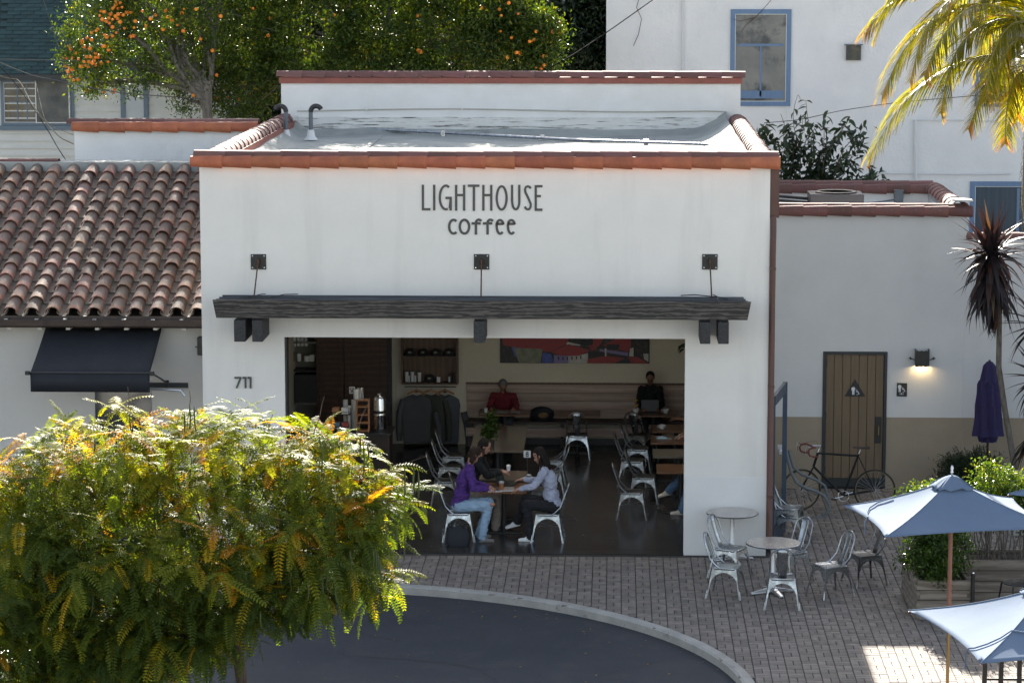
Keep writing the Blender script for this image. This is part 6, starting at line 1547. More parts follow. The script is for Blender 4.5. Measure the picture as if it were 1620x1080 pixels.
tr = [Vector((pc.x+.5, 2, 0)), Z(1710, 700, 2), Z(1680, 540, 2), Z(1640, 420, 2), Z(1627, 320, 2), Z(1632, 210, 2), pc]
MB().tube(tr, [.12, .11, .10, .10, .11, .12, .10], 14).build('trunk', barkpale, palm, smooth=True)
b = MB()
for k in range(420):
    t = uni(.0, 1); i = int(t*3.999)+2; i = min(i, 5); p = tr[i].lerp(tr[i+1] if i < 6 else tr[i], t*3.999 % 1); q = uni(0, 2*PI); c = Vector((math.cos(q), math.sin(q), 0))
    b.tube([p+c*.10, p+c*uni(.12,.16)+Vector((0,0,-.05)), p+c*uni(.11,.16)+Vector((jit(.03),0,-uni(.10,.25)))], [.004,.003,.001], 3, caps=False)
o = b.build('trunk_fibre', barkpale, palm, fix=False); o['kind'] = 'stuff'
fronds = [([(1640,95,2.0),(1570,88,1.8),(1500,108,1.6),(1435,155,1.5),(1376,246,1.4)], .62), ([(1640,60,2.0),(1560,15,2.1),(1480,30,2.0),(1430,80,1.9),(1396,150,1.8)], .55),
 ([(1645,40,2.1),(1570,-30,2.2),(1480,-30,2.3),(1410,5,2.3),(1368,52,2.2)], .5), ([(1640,100,1.9),(1600,110,1.4),(1560,140,1.1),(1532,205,.9)], .42), ([(1645,100,1.9),(1610,120,1.5),(1594,165,1.3),(1590,228,1.2)], .35),
 ([(1645,70,2.0),(1600,20,1.2),(1540,10,.6),(1490,60,.2),(1462,120,.0)], .50), ([(1650,60,2.2),(1600,-20,2.6),(1540,-30,3.0),(1500,30,3.3),(1480,100,3.5)], .5), ([(1650,80,2.0),(1640,40,1.4),(1600,40,.9),(1570,90,.7),(1560,160,.6)], .45),
 ([(1650,70,2.0),(1620,10,2.8),(1590,0,3.2),(1560,50,3.5),(1540,120,3.6)], .45), ([(1655,80,2.0),(1680,20,1.5),(1700,60,1.0),(1705,160,.8)], .45), ([(1655,60,2.0),(1640,-30,2.0),(1600,-50,1.9),(1560,-10,1.8),(1530,60,1.6)], .45),
 ([(1650,50,2.0),(1590,-25,1.4),(1520,-10,1.0),(1465,45,.8),(1440,130,.7)], .5), ([(1650,60,2.0),(1600,30,1.6),(1540,50,1.3),(1505,100,1.1),(1488,180,1.0)], .45), ([(1640,20,2.2),(1560,-50,2.3),(1470,-60,2.4),(1420,-20,2.4),(1385,60,2.4)], .45), ([(1655,70,2.0),(1620,60,1.2),(1590,90,.9),(1575,150,.8)], .4), ([(1655,50,2.4),(1625,-20,2.6),(1585,-20,2.8),(1562,30,2.9),(1550,100,2.9)], .45), ([(1655,80,2.2),(1645,70,2.9),(1632,120,3.2),(1632,200,3.3)], .38), ([(1650,90,2.1),(1630,90,2.9),(1612,130,3.2),(1610,190,3.3)], .35)]
for pts, l in fronds: frond(palm, [Z(*p) for p in pts], l, n=int(64 if len(pts) == 4 else 92))
# --- cordylines
def blade(name, L, W_, mat, bend):
    vs = []; fs = []; n = 6; q = Vector((0,0,0)); a = 0
    for i in range(n+1):
        t = i/n; w = W_*(.45+.55*math.sin(PI*min(1,t*1.15+.1)))*(1-t**3)+.001
        vs += [(q.x, -w/2, q.z+w*.15), (q.x, 0, q.z), (q.x, w/2, q.z+w*.15)]; a = -bend*t; q = q+Vector((math.cos(a), 0, math.sin(a)))*L/n
    for i in range(n): k = 3*i; fs += [(k, k+3, k+4, k+1), (k+1, k+4, k+5, k+2)]
    me = MB().add(vs, fs).build(name, mat, me_only=True, fix=False); me.polygons.foreach_set('use_smooth', [True]*len(me.polygons)); return me
bl = [blade('blade', .60, .072, cordleaf, b_) for b_ in (.15, .5, .9)]
def cordyline(label, centres, trunk, n, sc=1.0, lo=-75):
    t = T('cordyline', label, 'plant', tuple(trunk[0]), 0, None)
    MB().tube(trunk, [.055*(1-.3*i/len(trunk)) for i in range(len(trunk))], 10).build('trunk', bark_grey, t, smooth=True)
    for ci, c in enumerate(centres):
        for k in range(n):
            hi_ = 85 if ci < 2 else -25
            el = math.radians(lo+(hi_-lo)*(k+.5)/n*1.0); az = k*2.39996+jit(.2); p = Vector(c)+Vector((math.cos(az)*.03, math.sin(az)*.03, (el)*.05-.02))
            me = bl[0 if el > .5 else (1 if el > -.2 else 2)] if rnd() < .8 else bl[random.randint(0, 2)]
            inst(me, 'blade', t, p, (jit(.3), -el, az), (sc*uni(.8, 1.12),)*3)
    return t
cc1 = Z(1568, 395, 3.5)
cordyline('dark purple spiky cordyline on a thin stem against the pale wall', [cc1, cc1+Vector((0,0,-.14)), cc1+Vector((.01,0,-.32)), cc1+Vector((.03,0,-.55))], [Vector((12.95, 3.5, 0)), Z(1603,725,3.5), Z(1590,650,3.5), Z(1580,580,3.5), Z(1581,500,3.5), cc1], 70, 1.35, lo=-86)
cordyline('dark spiky cordyline leaning in at the right edge beside the purple umbrella', [Z(1645,515,3.2), Z(1650,600,3.4), Z(1648,680,3.6)], [Vector((13.6,3.4,0)), Z(1665,720,3.4), Z(1660,610,3.4), Z(1655,500,3.2)], 48, 1.35, lo=-60)
# dark bush by the wall
db = T('dark_bush', 'small dark rounded bush at the foot of the tan wall behind the closed umbrella', 'bush', (12.35, 4.4, 0))
P, C_, rn = clusters([(12.3, 4.5, .45, .55, .42, .38), (12.1, 4.5, .35, .4, .3, .3)], 170, 34, .07, (.4, 1.0))
leafcloud('foliage', P, leaves_dark, db, .10, .016, up=.6, rnds=rn, kind='stuff')
# hedges
def hedge(label, root, lobes, ncl, stems, L=.055, rad=.075):
    t = T('hedge_plant', label, 'hedge', root, 0, 'hedges in the wooden planters')
    P, C_, rn = clusters(lobes, ncl, 30, rad, (.5, 1.02)); rn = np.clip(rn*.8+np.clip((P[:, 2]-1.2)*.5, 0, .3), 0, 1)
    leafcloud('foliage', P, leaves_hedge, t, L, L*.5, up=.4, rnds=rn, kind='stuff')
    b = MB()
    for k in range(stems): x = root[0]+jit(lobes[0][3]); y = root[1]+jit(.25); limb(b, (x, y, .4), (x+jit(.25), y+jit(.2), uni(1.1, 1.7)), .010, .004, .1, 6, 5)
    b.build('stems', bark_grey, t, smooth=True); return t
hedge('bright green hedge in the planter left of the umbrella pole', (10.88, -3.35, .5), [(10.86, -3.6, .95, .42, .5, .42), (10.90, -3.2, 1.25, .44, .6, .40), (10.75, -2.95, 1.40, .34, .5, .28), (10.80, -3.9, .75, .36, .3, .30), (10.55, -3.5, .72, .2, .3, .15)], 430, 24)
hedge('thin leafy hedge with bare stems in the shaded planter right of the pole', (12.0, -2.68, .5), [(11.75, -2.7, 1.35, .5, .32, .40), (12.4, -2.7, 1.35, .5, .32, .45), (11.75, -2.6, 1.68, .38, .3, .22), (12.3, -2.6, 1.60, .42, .3, .2), (12.9, -2.7, 1.5, .4, .3, .35)], 300, 46)
# potted plant on the long table
pt = at(776, 700, y=5.0); pp = T('potted_plant', 'leafy green potted plant on the long dark table in the cafe', 'plant', (pt.x, 5.0, .75))
MB().lathe([(0, 0), (.06, 0), (.075, .12), (.068, .12), (0, .10)], (pt.x, 5.0, .751), 16).build('pot', M('dark_pot', (.03,.028,.025), .4), pp, smooth=True)
P, C_, rn = clusters([(pt.x, 5.0, 1.02, .15, .14, .12), (pt.x+.02, 5.0, 1.24, .07, .08, .10)], 60, 10, .035, (.2, 1.0)); leafcloud('foliage', P, leaves_hedge, pp, .07, .04, up=.3, rnds=rn*.6, kind='stuff')
MB().tube([(pt.x, 5.0, .86), (pt.x+.01, 5.0, 1.25)], .006, 6).build('stem', bark, pp)
hp_ = at(1080, 552, y=7.0); pp = T('hanging_plant', 'broad dark leaves of a plant hanging at the top right of the cafe opening', 'plant', (hp_.x+.12, 7.0, hp_.z))
for k in range(9): inst(leaf3('leaf', .2, .09, leaves_shrub, droop=.3), 'leaf', pp, (hp_.x+.10+jit(.05), 7+jit(.05), hp_.z+.06+jit(.06)), (jit(.5), uni(-.5, 1.1), uni(2.2, 4.2)), (1,)*3)
MB().tube([(hp_.x+.12, 7, hp_.z), (hp_.x+.12, 7, 3.7)], .005, 5).build('cord', bark, pp)

# ------------------------------------------------------------------ foreground tree with fern-like leaves
def compound(n=12, L=.30, droop=.9, ll=.052, lw=.016):
    lw *= 1.12; L *= 1.42; ll *= 1.30
    """one compound leaf along +X: returns verts (k,3) and number of leaflets"""
    V = []; q = np.array([0., 0, 0]); a = .25
    pts = []; N = n+2
    for i in range(N+1): pts.append((q.copy(), a)); a -= droop/N; q = q+np.array([math.cos(a), 0, math.sin(a)])*L/N
    for i in range(2, N+1):
        t = i/N; p, an = pts[i]; l = ll*(math.sin(PI*(.10+.84*t))**.55); d = np.array([math.cos(an), 0, math.sin(an)]); u = np.array([-math.sin(an), 0, math.cos(an)])
        for s_ in (-1, 1):
            sd = np.array([0, s_, 0])*.93+d*.36-u*uni(.0, .35); sd /= np.linalg.norm(sd); w = d*lw*.5
            V += [p, p+sd*l*.45+w, p+sd*l, p+sd*l*.45-w]
    # rachis sliver
    for i in range(0, N): p0, p1 = pts[i][0], pts[i+1][0]; w = np.array([0, .0018, 0]); V += [p0-w, p1-w, p1+w, p0+w]
    return np.array(V)
variants = [compound(random.randint(10, 14), uni(.25, .36), uni(.3, 1.5), uni(.048, .064), uni(.019, .024)) for _ in range(16)]
variants += [compound(random.randint(9, 11), uni(.17, .22), uni(.3, 1.0), uni(.038, .048), .017) for _ in range(6)]
YT = -12.4
LB = [(115,745,-12.4,85,85,1.0),(240,705,-12.2,120,62,1.2),(385,715,-12.2,130,70,1.3),(520,755,-12.3,95,78,1.1),(600,800,-12.5,62,62,.8),(40,850,-12.8,110,105,1.1),(200,850,-12.8,150,105,1.3),(350,850,-12.8,150,100,1.3),(500,865,-12.8,110,95,1.1),
      (110,975,-12.9,130,72,1.1),(260,955,-12.9,140,75,1.2),(400,930,-12.9,110,50,1.0),(575,905,-12.7,50,52,.6),(10,1010,-12.9,90,75,1.0),(180,1030,-12.8,90,45,.8),(490,930,-12.8,50,45,.6),(0,760,-12.6,40,50,.7),(150,1045,-13.0,110,55,.8),(265,1010,-13.0,110,55,.9),(60,1065,-13.1,90,50,.8),(80,930,-13.0,120,80,1.0)]
tree = T('fern_leaved_tree', 'spreading street tree with yellow-green fern-like leaves and hanging pods in the left foreground', 'tree', (2.26, YT, -.12))
lobes = [lobe(*l[:3], l[3], l[4], l[5]) for l in LB]
ros = []
wts = np.array([l[3]*l[5] for l in lobes]); wts /= wts.sum()
for l, w in zip(lobes, wts):
    for k in range(int(820*w)+5):
        d = unit(np.random.normal(size=3)+np.array([0, -.35, .25])); r = uni(.62, 1.0) if rnd() < .8 else uni(.2, .6); r *= uni(1.08, 1.3) if rnd() < .12 else 1; ros.append((np.array(l[:3])+d*r*np.array([l[3], l[4], l[5]]), d, l))
Vs = []; Rs = []; parts = []
zt_ = max(p[0][2] for p in ros); 
for (p, d, l) in ros:
    yellow = (uni(.0, .45) if rnd() < .8 else uni(.4, .85))+.42*max(0, (p[2]-2.5)/1.5)**1.1*uni(.5, 1.15)  # higher clumps yellower: sun behind the crown is put into the leaf colour
    m_ = random.randint(6, 9); a0 = uni(0, 2*PI)
    out = math.atan2(p[1]-YT, p[0]-1.2)
    for k in range(m_):
        V = variants[random.randint(0, 15) if rnd() < .85 else random.randint(16, 21)]; az = a0+k*2*PI/m_+jit(.35); el = uni(-1.0, .45)+.35*max(0, d[2])-(.25 if d[2] < 0 else 0)
        R = np.array(Matrix.Rotation(az, 3, 'Z') @ Matrix.Rotation(-el, 3, 'Y') @ Matrix.Rotation(jit(.5), 3, 'X')); W_ = V @ R.T*uni(.85, 1.15)+p+np.random.normal(size=3)*.03
        r = yellow+uni(-.12, .18)
        if rnd() < .05: r = uni(.9, 1)
        parts.append((W_, min(1, max(0, r))))
cam_np = np.array(CAM)
order = sorted(range(len(parts)), key=lambda i: parts[i][0][:, 1].mean()+(6 if np.random.rand() < .0 else 0))
def inview(c):
    d = Vector(c)-Vector(CAM); w = d.dot(_f); px = 810+FPX*d.dot(_rr)/w; py = 540-FPX*d.dot(_uu)/w; return 15 < px < 1605 and py < 1070
single = [i for i in order if inview(parts[i][0].mean(0))][:290]; ss_ = set(single)
for i in single:
    W_, r = parts[i]; n = len(W_)//4; F = np.arange(n*4).reshape(-1, 4); npmesh('leaf', W_, F, leaves_fern, tree, rn=np.full(n, r))
allV = []; allR = []
for i in range(len(parts)):
    if i in ss_: continue
    allV.append(parts[i][0]); allR.append(np.full(len(parts[i][0])//4, parts[i][1]))
allV = np.concatenate(allV); F = np.arange(len(allV)).reshape(-1, 4)
fo = npmesh('foliage', allV, F, leaves_fern, tree, rn=np.concatenate(allR)); fo['kind'] = 'stuff'
b = MB(); tb_ = Vector((2.26, YT, -.15)); fork = Vector((2.20, YT, 1.75))
b.tube([tb_, Vector((2.30, YT, .5)), Vector((2.26, YT+.02, 1.1)), fork], [.085, .068, .064, .07], 12)
for l in lobes:
    c = Vector(l[:3]); pts = limb(b, fork, c+Vector((0, 0, -.1)), .045, .018, .10, 8, 7)
    for k in range(5):
        d = Vector((uni(-1, 1)*l[3], uni(-1, 1)*l[4], uni(-.3, 1)*l[5]))*.85; limb(b, pts[random.randint(4, 8)], c+d, .012, .004, .15, 6, 5)
b.build('trunk', bark, tree, smooth=True)
b = MB()      # bare fruiting stalks standing above the crown
for (x0, y0, x1, y1) in ((205,665,202,612),(495,690,513,628),(560,700,585,632),(300,655,300,618),(590,760,672,722),(20,735,8,712),(170,690,160,650),(420,690,432,655)):
    limb(b, Z(x0, y0, -12.2), Z(x1, y1, -12.2), .007, .003, .06, 6, 5)
b.build('fruit_stalks', bark, tree)
pods = []
for L_ in (.20, .27, .34):
    b = MB(); b.tube([(0,0,0), (.004,0,-L_*.2), (.012,0,-L_*.5), (.004,0,-L_*.8), (-.012,0,-L_)], [.002, .009, .010, .009, .002], 6)
    me = b.build('seed_pod', podm, me_only=True); me.polygons.foreach_set('use_smooth', [True]*len(me.polygons)); pods.append(me)
pp_ = [(300,640),(307,642),(292,650),(505,690),(512,695),(575,700),(570,690),(582,705),(662,745),(640,735),(655,740),(205,650),(210,655),(315,915),(320,925),(364,895),(368,905),(378,900),(383,925),(436,890),(445,905),(458,885),(455,880),(412,965),(518,895),(510,905),(531,920),(553,870),(557,880),(590,870),(598,875),(594,865),(602,880),(555,905),(85,900),(68,890),(147,930),(124,880),(140,870),(170,925),(212,905),(185,690),(195,700),(235,720),(240,735),(160,720),(245,800),(250,770),(150,690),(487,920),(640,840),(628,830),(610,825)]
for k, (px, py) in enumerate(pp_): inst(pods[random.randint(0, 2)], 'seed_pod', tree, Z(px, py, (-13.6 if 800 < py else -12.6)+uni(-.3, .2)), (jit(.08), jit(.08), uni(0, 6)), (1, 1, uni(.85, 1.15)))
# ------------------------------------------------------------------ cables at upper left
def cable(lab, pts, r_, mt, sagm=None):
    t = T('overhead_cable', lab, 'cable', tuple(pts[0]), 0, None); P = []
    for i in range(len(pts)-1):
        for u in np.linspace(0, 1, 10)[:-1]: P.append(Vector(pts[i]).lerp(Vector(pts[i+1]), u))
    P.append(Vector(pts[-1])); Q = []
    for i, p in enumerate(P): Q.append((P[max(i-2, 0)]+p+P[min(i+2, len(P)-1)])/3)
    MB().tube(Q, r_, 6).build('wire', mt, t, smooth=True)
wirem = M('cable_grey', (.09,.09,.09), .95, spec=.05); wireb = M('cable_black', (.012,.012,.012), .95, spec=.02); wirec = M('cable_cream', (.13,.12,.09), .95, spec=.05)
YC = 11.5
cable('thin straight wire slanting down across the green shingle roof', [Z(66,-8,YC), Z(84,48,YC), Z(100,98,YC), Z(110,140,YC), Z(113,160,YC)], .006, wirem)
cable('nearly level wire in front of the green shingle roof', [Z(-10,94,YC), Z(60,95,YC), Z(130,96,YC)], .009, wirem)
cable('thick bright cable sagging from the left edge into the orange tree', [Z(-10,95,YC), Z(20,108,YC), Z(52,120,YC), Z(103,130,YC), Z(145,140,YC), Z(205,149,YC), Z(270,153,YC), Z(330,158,12)], .010, wirem)
cable('black cable dropping steeply from the left window to the low roof', [Z(-8,98,YC), Z(15,120,YC), Z(45,160,YC), Z(75,205,10), Z(92,235,9), Z(106,256,8)], .008, wireb)
cable('pair of cream cables looping down to the parapet wall', [Z(-8,118,YC), Z(12,124,YC), Z(30,126,YC), Z(50,165,10), Z(75,197,9), Z(95,218,7.5), Z(118,229,6.2)], .010, wirec)
cable('thin cream wire above the looping cables at the parapet wall', [Z(55,124,YC), Z(70,190,9), Z(88,203,8), Z(118,214,6.2)], .005, wirec)
cable('black cable rising from the roof top to the white house', [Z(840,125,11), Z(905,88,13), Z(958,53,15), Z(1040,-5,15.8)], .010, wireb)
cable('thin black wire running behind the shrub to the white house', [Z(1205,195,13), Z(1265,190,14), Z(1330,175,15), Z(1420,162,15.8), Z(1560,150,15.8)], .007, wireb)
# ------------------------------------------------------------------ parked car, bottom left
carm = M('car_paint', (.50,.50,.48), .22, .35, coat=.6); cx, cy = -1.55, -11.45
car = T('parked_car', 'pale silver car with one red light glowing, mostly hidden under the tree at bottom left', 'car', (cx, cy, -.12))
def sect(x, z0, zs, wt, wb):       # car cross-section half widths
    return [(x, -wb, z0), (x, -wb*1.02, z0+.35), (x, -wb, zs*.62), (x, -wt, zs-.05), (x, -wt*.8, zs), (x, 0, zs+.02), (x, wt*.8, zs), (x, wt, zs-.05), (x, wb, zs*.62), (x, wb*1.02, z0+.35), (x, wb, z0)]
S_ = [(1.82,.35,.85,.70,.74),(1.86,.28,.95,.75,.80),(1.80,.22,1.05,.74,.85),(1.62,.22,1.20,.66,.86),(1.35,.22,1.42,.60,.87),(.9,.22,1.50,.60,.88),(.2,.22,1.51,.60,.88),(-.4,.22,1.46,.60,.88),(-.95,.22,1.12,.70,.88),(-1.3,.22,1.0,.74,.87),(-2.0,.24,.90,.72,.84),(-2.35,.3,.75,.62,.75)]
vs = []
for s_ in S_: vs += [(cx+p[0], cy+p[1], p[2]-.12) for p in sect(*s_)]
fs = [(i*11+k, i*11+k+1, (i+1)*11+k+1, (i+1)*11+k) for i in range(len(S_)-1) for k in range(10)]+[(i*11, (i+1)*11, (i+1)*11+10, i*11+10) for i in range(len(S_)-1)]+[tuple(range(11)), tuple((len(S_)-1)*11+k for k in range(10, -1, -1))]
o = MB().add(vs, fs).build('body', carm, car, smooth=True)
MB().add([(cx+1.40, cy-.56, 1.27), (cx+1.72, cy-.64, 1.02), (cx+1.72, cy+.64, 1.02), (cx+1.40, cy+.56, 1.27)], [(0,1,2,3)]).build('rear_window', glassm, car).location += Vector((.035, 0, .02))
for sy in (-1, 1):
    MB().add([(cx+1.2, cy+sy*.70, 1.22), (cx+1.0, cy+sy*.90, .90), (cx-.8, cy+sy*.90, .88), (cx-.45, cy+sy*.70, 1.20)], [(0,1,2,3)]).build('side_window', glassm, car)
    MB().box(cx+1.78, cx+1.84, cy+sy*.74-.10, cy+sy*.74+.10, .62, .86).build('taillight', M('tail_red', (.25,.01,.01), .2), car, bev=.01)
for sx in (-1.45, 1.15):
    for sy in (-1, 1):
        w = T('wheel', None, None, (cx+sx, cy+sy*.80, .2)); w.parent = car; w.location = Vector((cx+sx, cy+sy*.80, .2))-Vector(car.location)
        MB().tube([(0, -.09, 0), (0, .09, 0)], .32, 28).build('tyre', tyre, w, world=False); MB().tube([(0, -.10, 0), (0, .10, 0)], .20, 20).build('rim', alum, w, world=False)
MB().obox((cx+1.48, cy, 1.325), (.12, .26, .03)).build('spoiler_lamp_housing', carm, car, bev=.008)
q = at(73, 1037, y=cy-.30); MB().ell((q.x, cy-.30, q.z), (.025, .04, .02), 10, 6).build('brake_light', emit('brake_red', (1, .05, .02), 12), car, smooth=True)
# ================================================================== PEOPLE
def vox(mb, size, name, mat, parent, smooth=6, fold=0):
    o = mb.build(name, mat, parent, smooth=True, fix=True)
    r = o.modifiers.new('r', 'REMESH'); r.mode = 'VOXEL'; r.voxel_size = size; r.use_smooth_shade = True
    s = o.modifiers.new('s', 'SMOOTH'); s.iterations = smooth; s.factor = .5
    bpy.context.view_layer.update(); dg = bpy.context.evaluated_depsgraph_get()
    me = bpy.data.meshes.new_from_object(o.evaluated_get(dg)); me.name = name
    o.modifiers.clear(); o.data = me
    if not me.materials: me.materials.append(mat)
    if fold:
        from mathutils import noise
        n = len(me.vertices); co = np.empty(n*3, np.float32); me.vertices.foreach_get('co', co); no = np.empty(n*3, np.float32); me.vertices.foreach_get('normal', no)
        co = co.reshape(-1, 3); no = no.reshape(-1, 3); sx = random.random()*50
        d = np.array([abs(noise.noise((c[0]*9+sx, c[1]*9, c[2]*17)))*1.0+.5*abs(noise.noise((c[0]*22+sx, c[1]*20, c[2]*30+3))) for c in co.tolist()], np.float32)
        co += no*(np.clip(.42-d, -.12, .5)*fold)[:, None]; me.vertices.foreach_set('co', co.ravel()); me.update()
    return o
def skinm(c, nm): return M(nm, c, .5, c2=tuple(x*.85 for x in c), scale=12)
skinA, skinB, skinC = skinm((.42,.22,.145), 'skin_light'), skinm((.33,.165,.105), 'skin_tan'), skinm((.25,.125,.08), 'skin_brown')
hairb = M('hair_dark', (.010,.007,.006), .6, spec=.2, c2=(.016,.011,.009), scale=30, stretch=(6,6,1), bump=.5, bscale=60)
hairbr = M('hair_brown', (.020,.012,.008), .6, spec=.2, c2=(.035,.020,.013), scale=30, stretch=(6,6,1), bump=.5, bscale=60)
hairg = M('hair_grey', (.17,.16,.15), .7, c2=(.12,.115,.11), scale=30, bump=.5, bscale=60)
def fabric(nm, c, r=.9): return M(nm, c, r, c2=tuple(x*.8 for x in c), scale=7, detail=4, bump=.9, bscale=14, bdist=.02)
def frame3(fwd, up=(0,0,1)):
    f = Vector(fwd).normalized(); l = Vector(up).cross(f).normalized(); u = f.cross(l); return Matrix((f, l, u)).transposed()
def hand(b, wr, d, palm, side, curl=.5, s=1.0):
    """five fingers; d = pointing direction, palm = palm normal, side=+1/-1 thumb side"""
    d = d.normalized(); palm = (palm-d*palm.dot(d)).normalized(); ac = d.cross(palm)*side
    R = Matrix((d, ac, palm)).transposed(); b.ell(wr+d*.045*s, (.050*s, .040*s, .017*s), 12, 8, R); b.cap(wr-d*.02, wr+d*.03, .026*s, .028*s, 8)
    for k, (off, l) in enumerate(((-.030, .058), (-.010, .074), (.010, .080), (.029, .070))):
        p = wr+d*.085*s+ac*off*s; a = curl*.7; v = (d*math.cos(a)+palm*math.sin(a)); q = p+v*l*.5*s; v2 = (d*math.cos(a*2.2)+palm*math.sin(a*2.2)); b.cap(p-d*.012, q, .0092*s, .0085*s, 7); b.cap(q, q+v2*l*.5*s, .0085*s, .0070*s, 7)
    p = wr+d*.03*s+ac*.032*s; v = (d*.65+ac*.65+palm*.35).normalized(); q = p+v*.035*s; b.cap(p, q, .012*s, .010*s, 7); b.cap(q, q+(v+d*.6+palm*.3).normalized()*.032*s, .010*s, .008*s, 7)
def bent(a, c, l1, l2, pole):
    a, c = Vector(a), Vector(c); d = c-a; L = min(d.length, (l1+l2)*.995); dn = d.normalized(); x = (l1*l1-l2*l2+L*L)/(2*L); h = max(0, l1*l1-x*x)**.5
    p = Vector(pole); p = (p-dn*p.dot(dn)).normalized(); return a+dn*x+p*h
def person(label, pelvis, face, head, hands, knees, feet, top, pants, shoes, skin, hair, hairstyle, pitch=.5, hyaw=0., glasses=False, hoodie_=False, girth=1.0, sc=1.0, bare_fore=False, curl=.5, group=None):
    pelvis, head = Vector(pelvis), Vector(head); a = math.radians(face); F = Vector((math.cos(a), math.sin(a), 0)); Lf = Vector((-F.y, F.x, 0)); U = Vector((0,0,1))
    t = T('person', label, 'person', (pelvis.x, pelvis.y, 0), 0, group)
    spine = (head-U*.0-pelvis); neck = head-spine.normalized()*.13-U*.035-F*.045; ch = pelvis.lerp(neck, .62)-F*.03; wa = pelvis.lerp(neck, .28)-F*.015
    sd = (neck-pelvis).normalized(); Rt = Matrix((F-sd*F.dot(sd), Lf, sd)); Rt = Matrix((Rt[0].normalized(), Lf, sd)).transposed()
    sh = [neck-sd*.055+Lf*(.165*s_)*girth for s_ in (1, -1)]
    hips = [pelvis+Lf*.095*s_ for s_ in (1, -1)]
    hands = [Vector(h) for h in hands]; knees = [Vector(k) for k in knees]; feet = [Vector(f) for f in feet]
    elb = [bent(sh[i], hands[i], .28, .255, -U*1.0+Lf*(.5 if i == 0 else -.5)-F*.35) for i in (0, 1)]
    wrs = [hands[i] for i in (0, 1)]
    # head frame
    hf = (F*math.cos(hyaw)+Lf*math.sin(hyaw)); hf = hf*math.cos(pitch)-U*math.sin(pitch); RH = frame3(hf, (0,0,1)); hu = RH @ U; hl = RH @ Vector((0,1,0))
    def H(x, y, z): return head+RH @ Vector((x, y, z))
    b = MB()
    b.ell(H(-.012, 0, .03), (.098, .078, .092), 16, 12, RH); b.ell(H(.020, 0, -.040), (.070, .058, .075), 14, 10, RH); b.ell(H(.052, 0, -.088), (.030, .030, .024), 10, 8, RH)
    b.cap(H(.078, 0, .012), H(.098, 0, -.028), .008, .013, 8); b.ell(H(.072, 0, .030), (.016, .050, .010), 10, 6, RH)
    b.ell(H(.083, 0, -.060), (.009, .024, .007), 10, 6, RH); b.ell(H(.078, 0, -.070), (.009, .020, .006), 10, 6, RH)
    for s_ in (1, -1): b.ell(H(-.005, s_*.079, -.005), (.018, .008, .030), 8, 6, RH); b.ell(H(.060, s_*.036, -.025), (.020, .022, .020), 8, 6, RH)
    b.cap(head-hu*.05-hf*.02, neck-sd*.02, .050, .056, 12)
    b.ell(ch, (.085*girth, .135*girth, .17), 14, 10, Rt); b.ell(pelvis, (.09, .14, .10), 12, 8); b.cap(wa, pelvis, .09, .10)
    for i in (0, 1):
        s_ = 1 if i == 0 else -1
        b.cap(neck-sd*.05, sh[i], .045, .045); b.cap(sh[i], elb[i], .040, .034); b.cap(elb[i], wrs[i], .036, .024)
        dd = (wrs[i]-elb[i]).normalized(); dd = (dd+F*.4-U*.2).normalized(); hand(b, wrs[i], dd, -U*1.0+F*.1, s_*1.0, curl)
        b.cap(hips[i], knees[i], .075, .052); b.cap(knees[i], feet[i]+U*.09, .050, .034)
    bo = vox(b, .0085, 'body', skin, t, 2)
    for s_ in (1, -1):
        MB().ell(H(.078, s_*.030, .006), (.009, .012, .008), 10, 6, RH).build('eye', M_eye, t, smooth=True); MB().tube([H(.080, s_*.016, .030), H(.084, s_*.032, .034), H(.074, s_*.048, .029)], .0035, 5).build('eyebrow', hair, t)
    if glasses:
        for s_ in (1, -1): MB().tube([H(.093, s_*.030+.021*math.cos(q), .004+.016*math.sin(q)) for q in np.linspace(0, 2*PI, 13)[:-1]], .003, 5, closed=True).build('glasses_rim', chrome, t)
    # hair
    b = MB()
    if hairstyle != 'bald':
        b.ell(H(-.028, 0, .040), (.098, .086, .096), 16, 12, RH)
        b.ell(H(-.055, 0, -.01), (.060, .076, .075), 14, 10, RH)
        if hairstyle in ('long', 'long_front'):
            for k in range(11):
                q = -1.15+2.3*k/10; st = H(-.055*math.cos(q)-.03, .078*math.sin(q), .01); dn = Vector((0,0,-1)); e = st+dn*uni(.26, .36)-F*(.055+.05*math.cos(q))+Lf*.03*math.sin(q)
                b.cap(st, st.lerp(e, .5)-F*.02, .030, .030, 8); b.cap(st.lerp(e, .5)-F*.02, e, .030, .012, 8)
        if hairstyle == 'bun': b.ell(H(-.10, 0, .035), .045, 10, 8); [b.cap(H(-.06, s_*.07, -.02), H(.03, s_*.078, .02), .022, .012, 8) for s_ in (1, -1)]
        if hairstyle == 'wavy':
            for k in range(9): q = -1.3+2.6*k/8; st = H(-.05*math.cos(q)-.02, .08*math.sin(q), .0); b.cap(st, st+Vector((0,0,-.13))-F*.03, .032, .022, 8)
        hm = vox(b, .010, 'hair', hair, t, 1, fold=.02)
        b = MB()
        for k in range(46):
            q = uni(-2.2, 2.2); st = H(-.03-.06*math.cos(q), .082*math.sin(q), uni(.0, .09)); dl = uni(.22, .40) if 'long' in hairstyle else uni(.05, .15)
            b.tube([st, st+Vector((jit(.01), jit(.01), -dl*.5))-F*.025, st+Vector((jit(.03), jit(.03), -dl))-F*uni(.02, .07)], [.004, .004, .0015], 4, caps=False)
        b.build('loose_strands', hair, t, fix=False)['kind'] = 'stuff'
    else:
        b.ell(H(-.026, 0, .036), (.098, .085, .092), 16, 12, RH); vox(b, .010, 'hair', hair, t, 1)
        b = MB(); b.ell(H(.045, 0, -.085), (.038, .040, .032), 12, 8, RH); vox(b, .009, 'beard', hair, t, 1)
    # clothes
    b = MB()
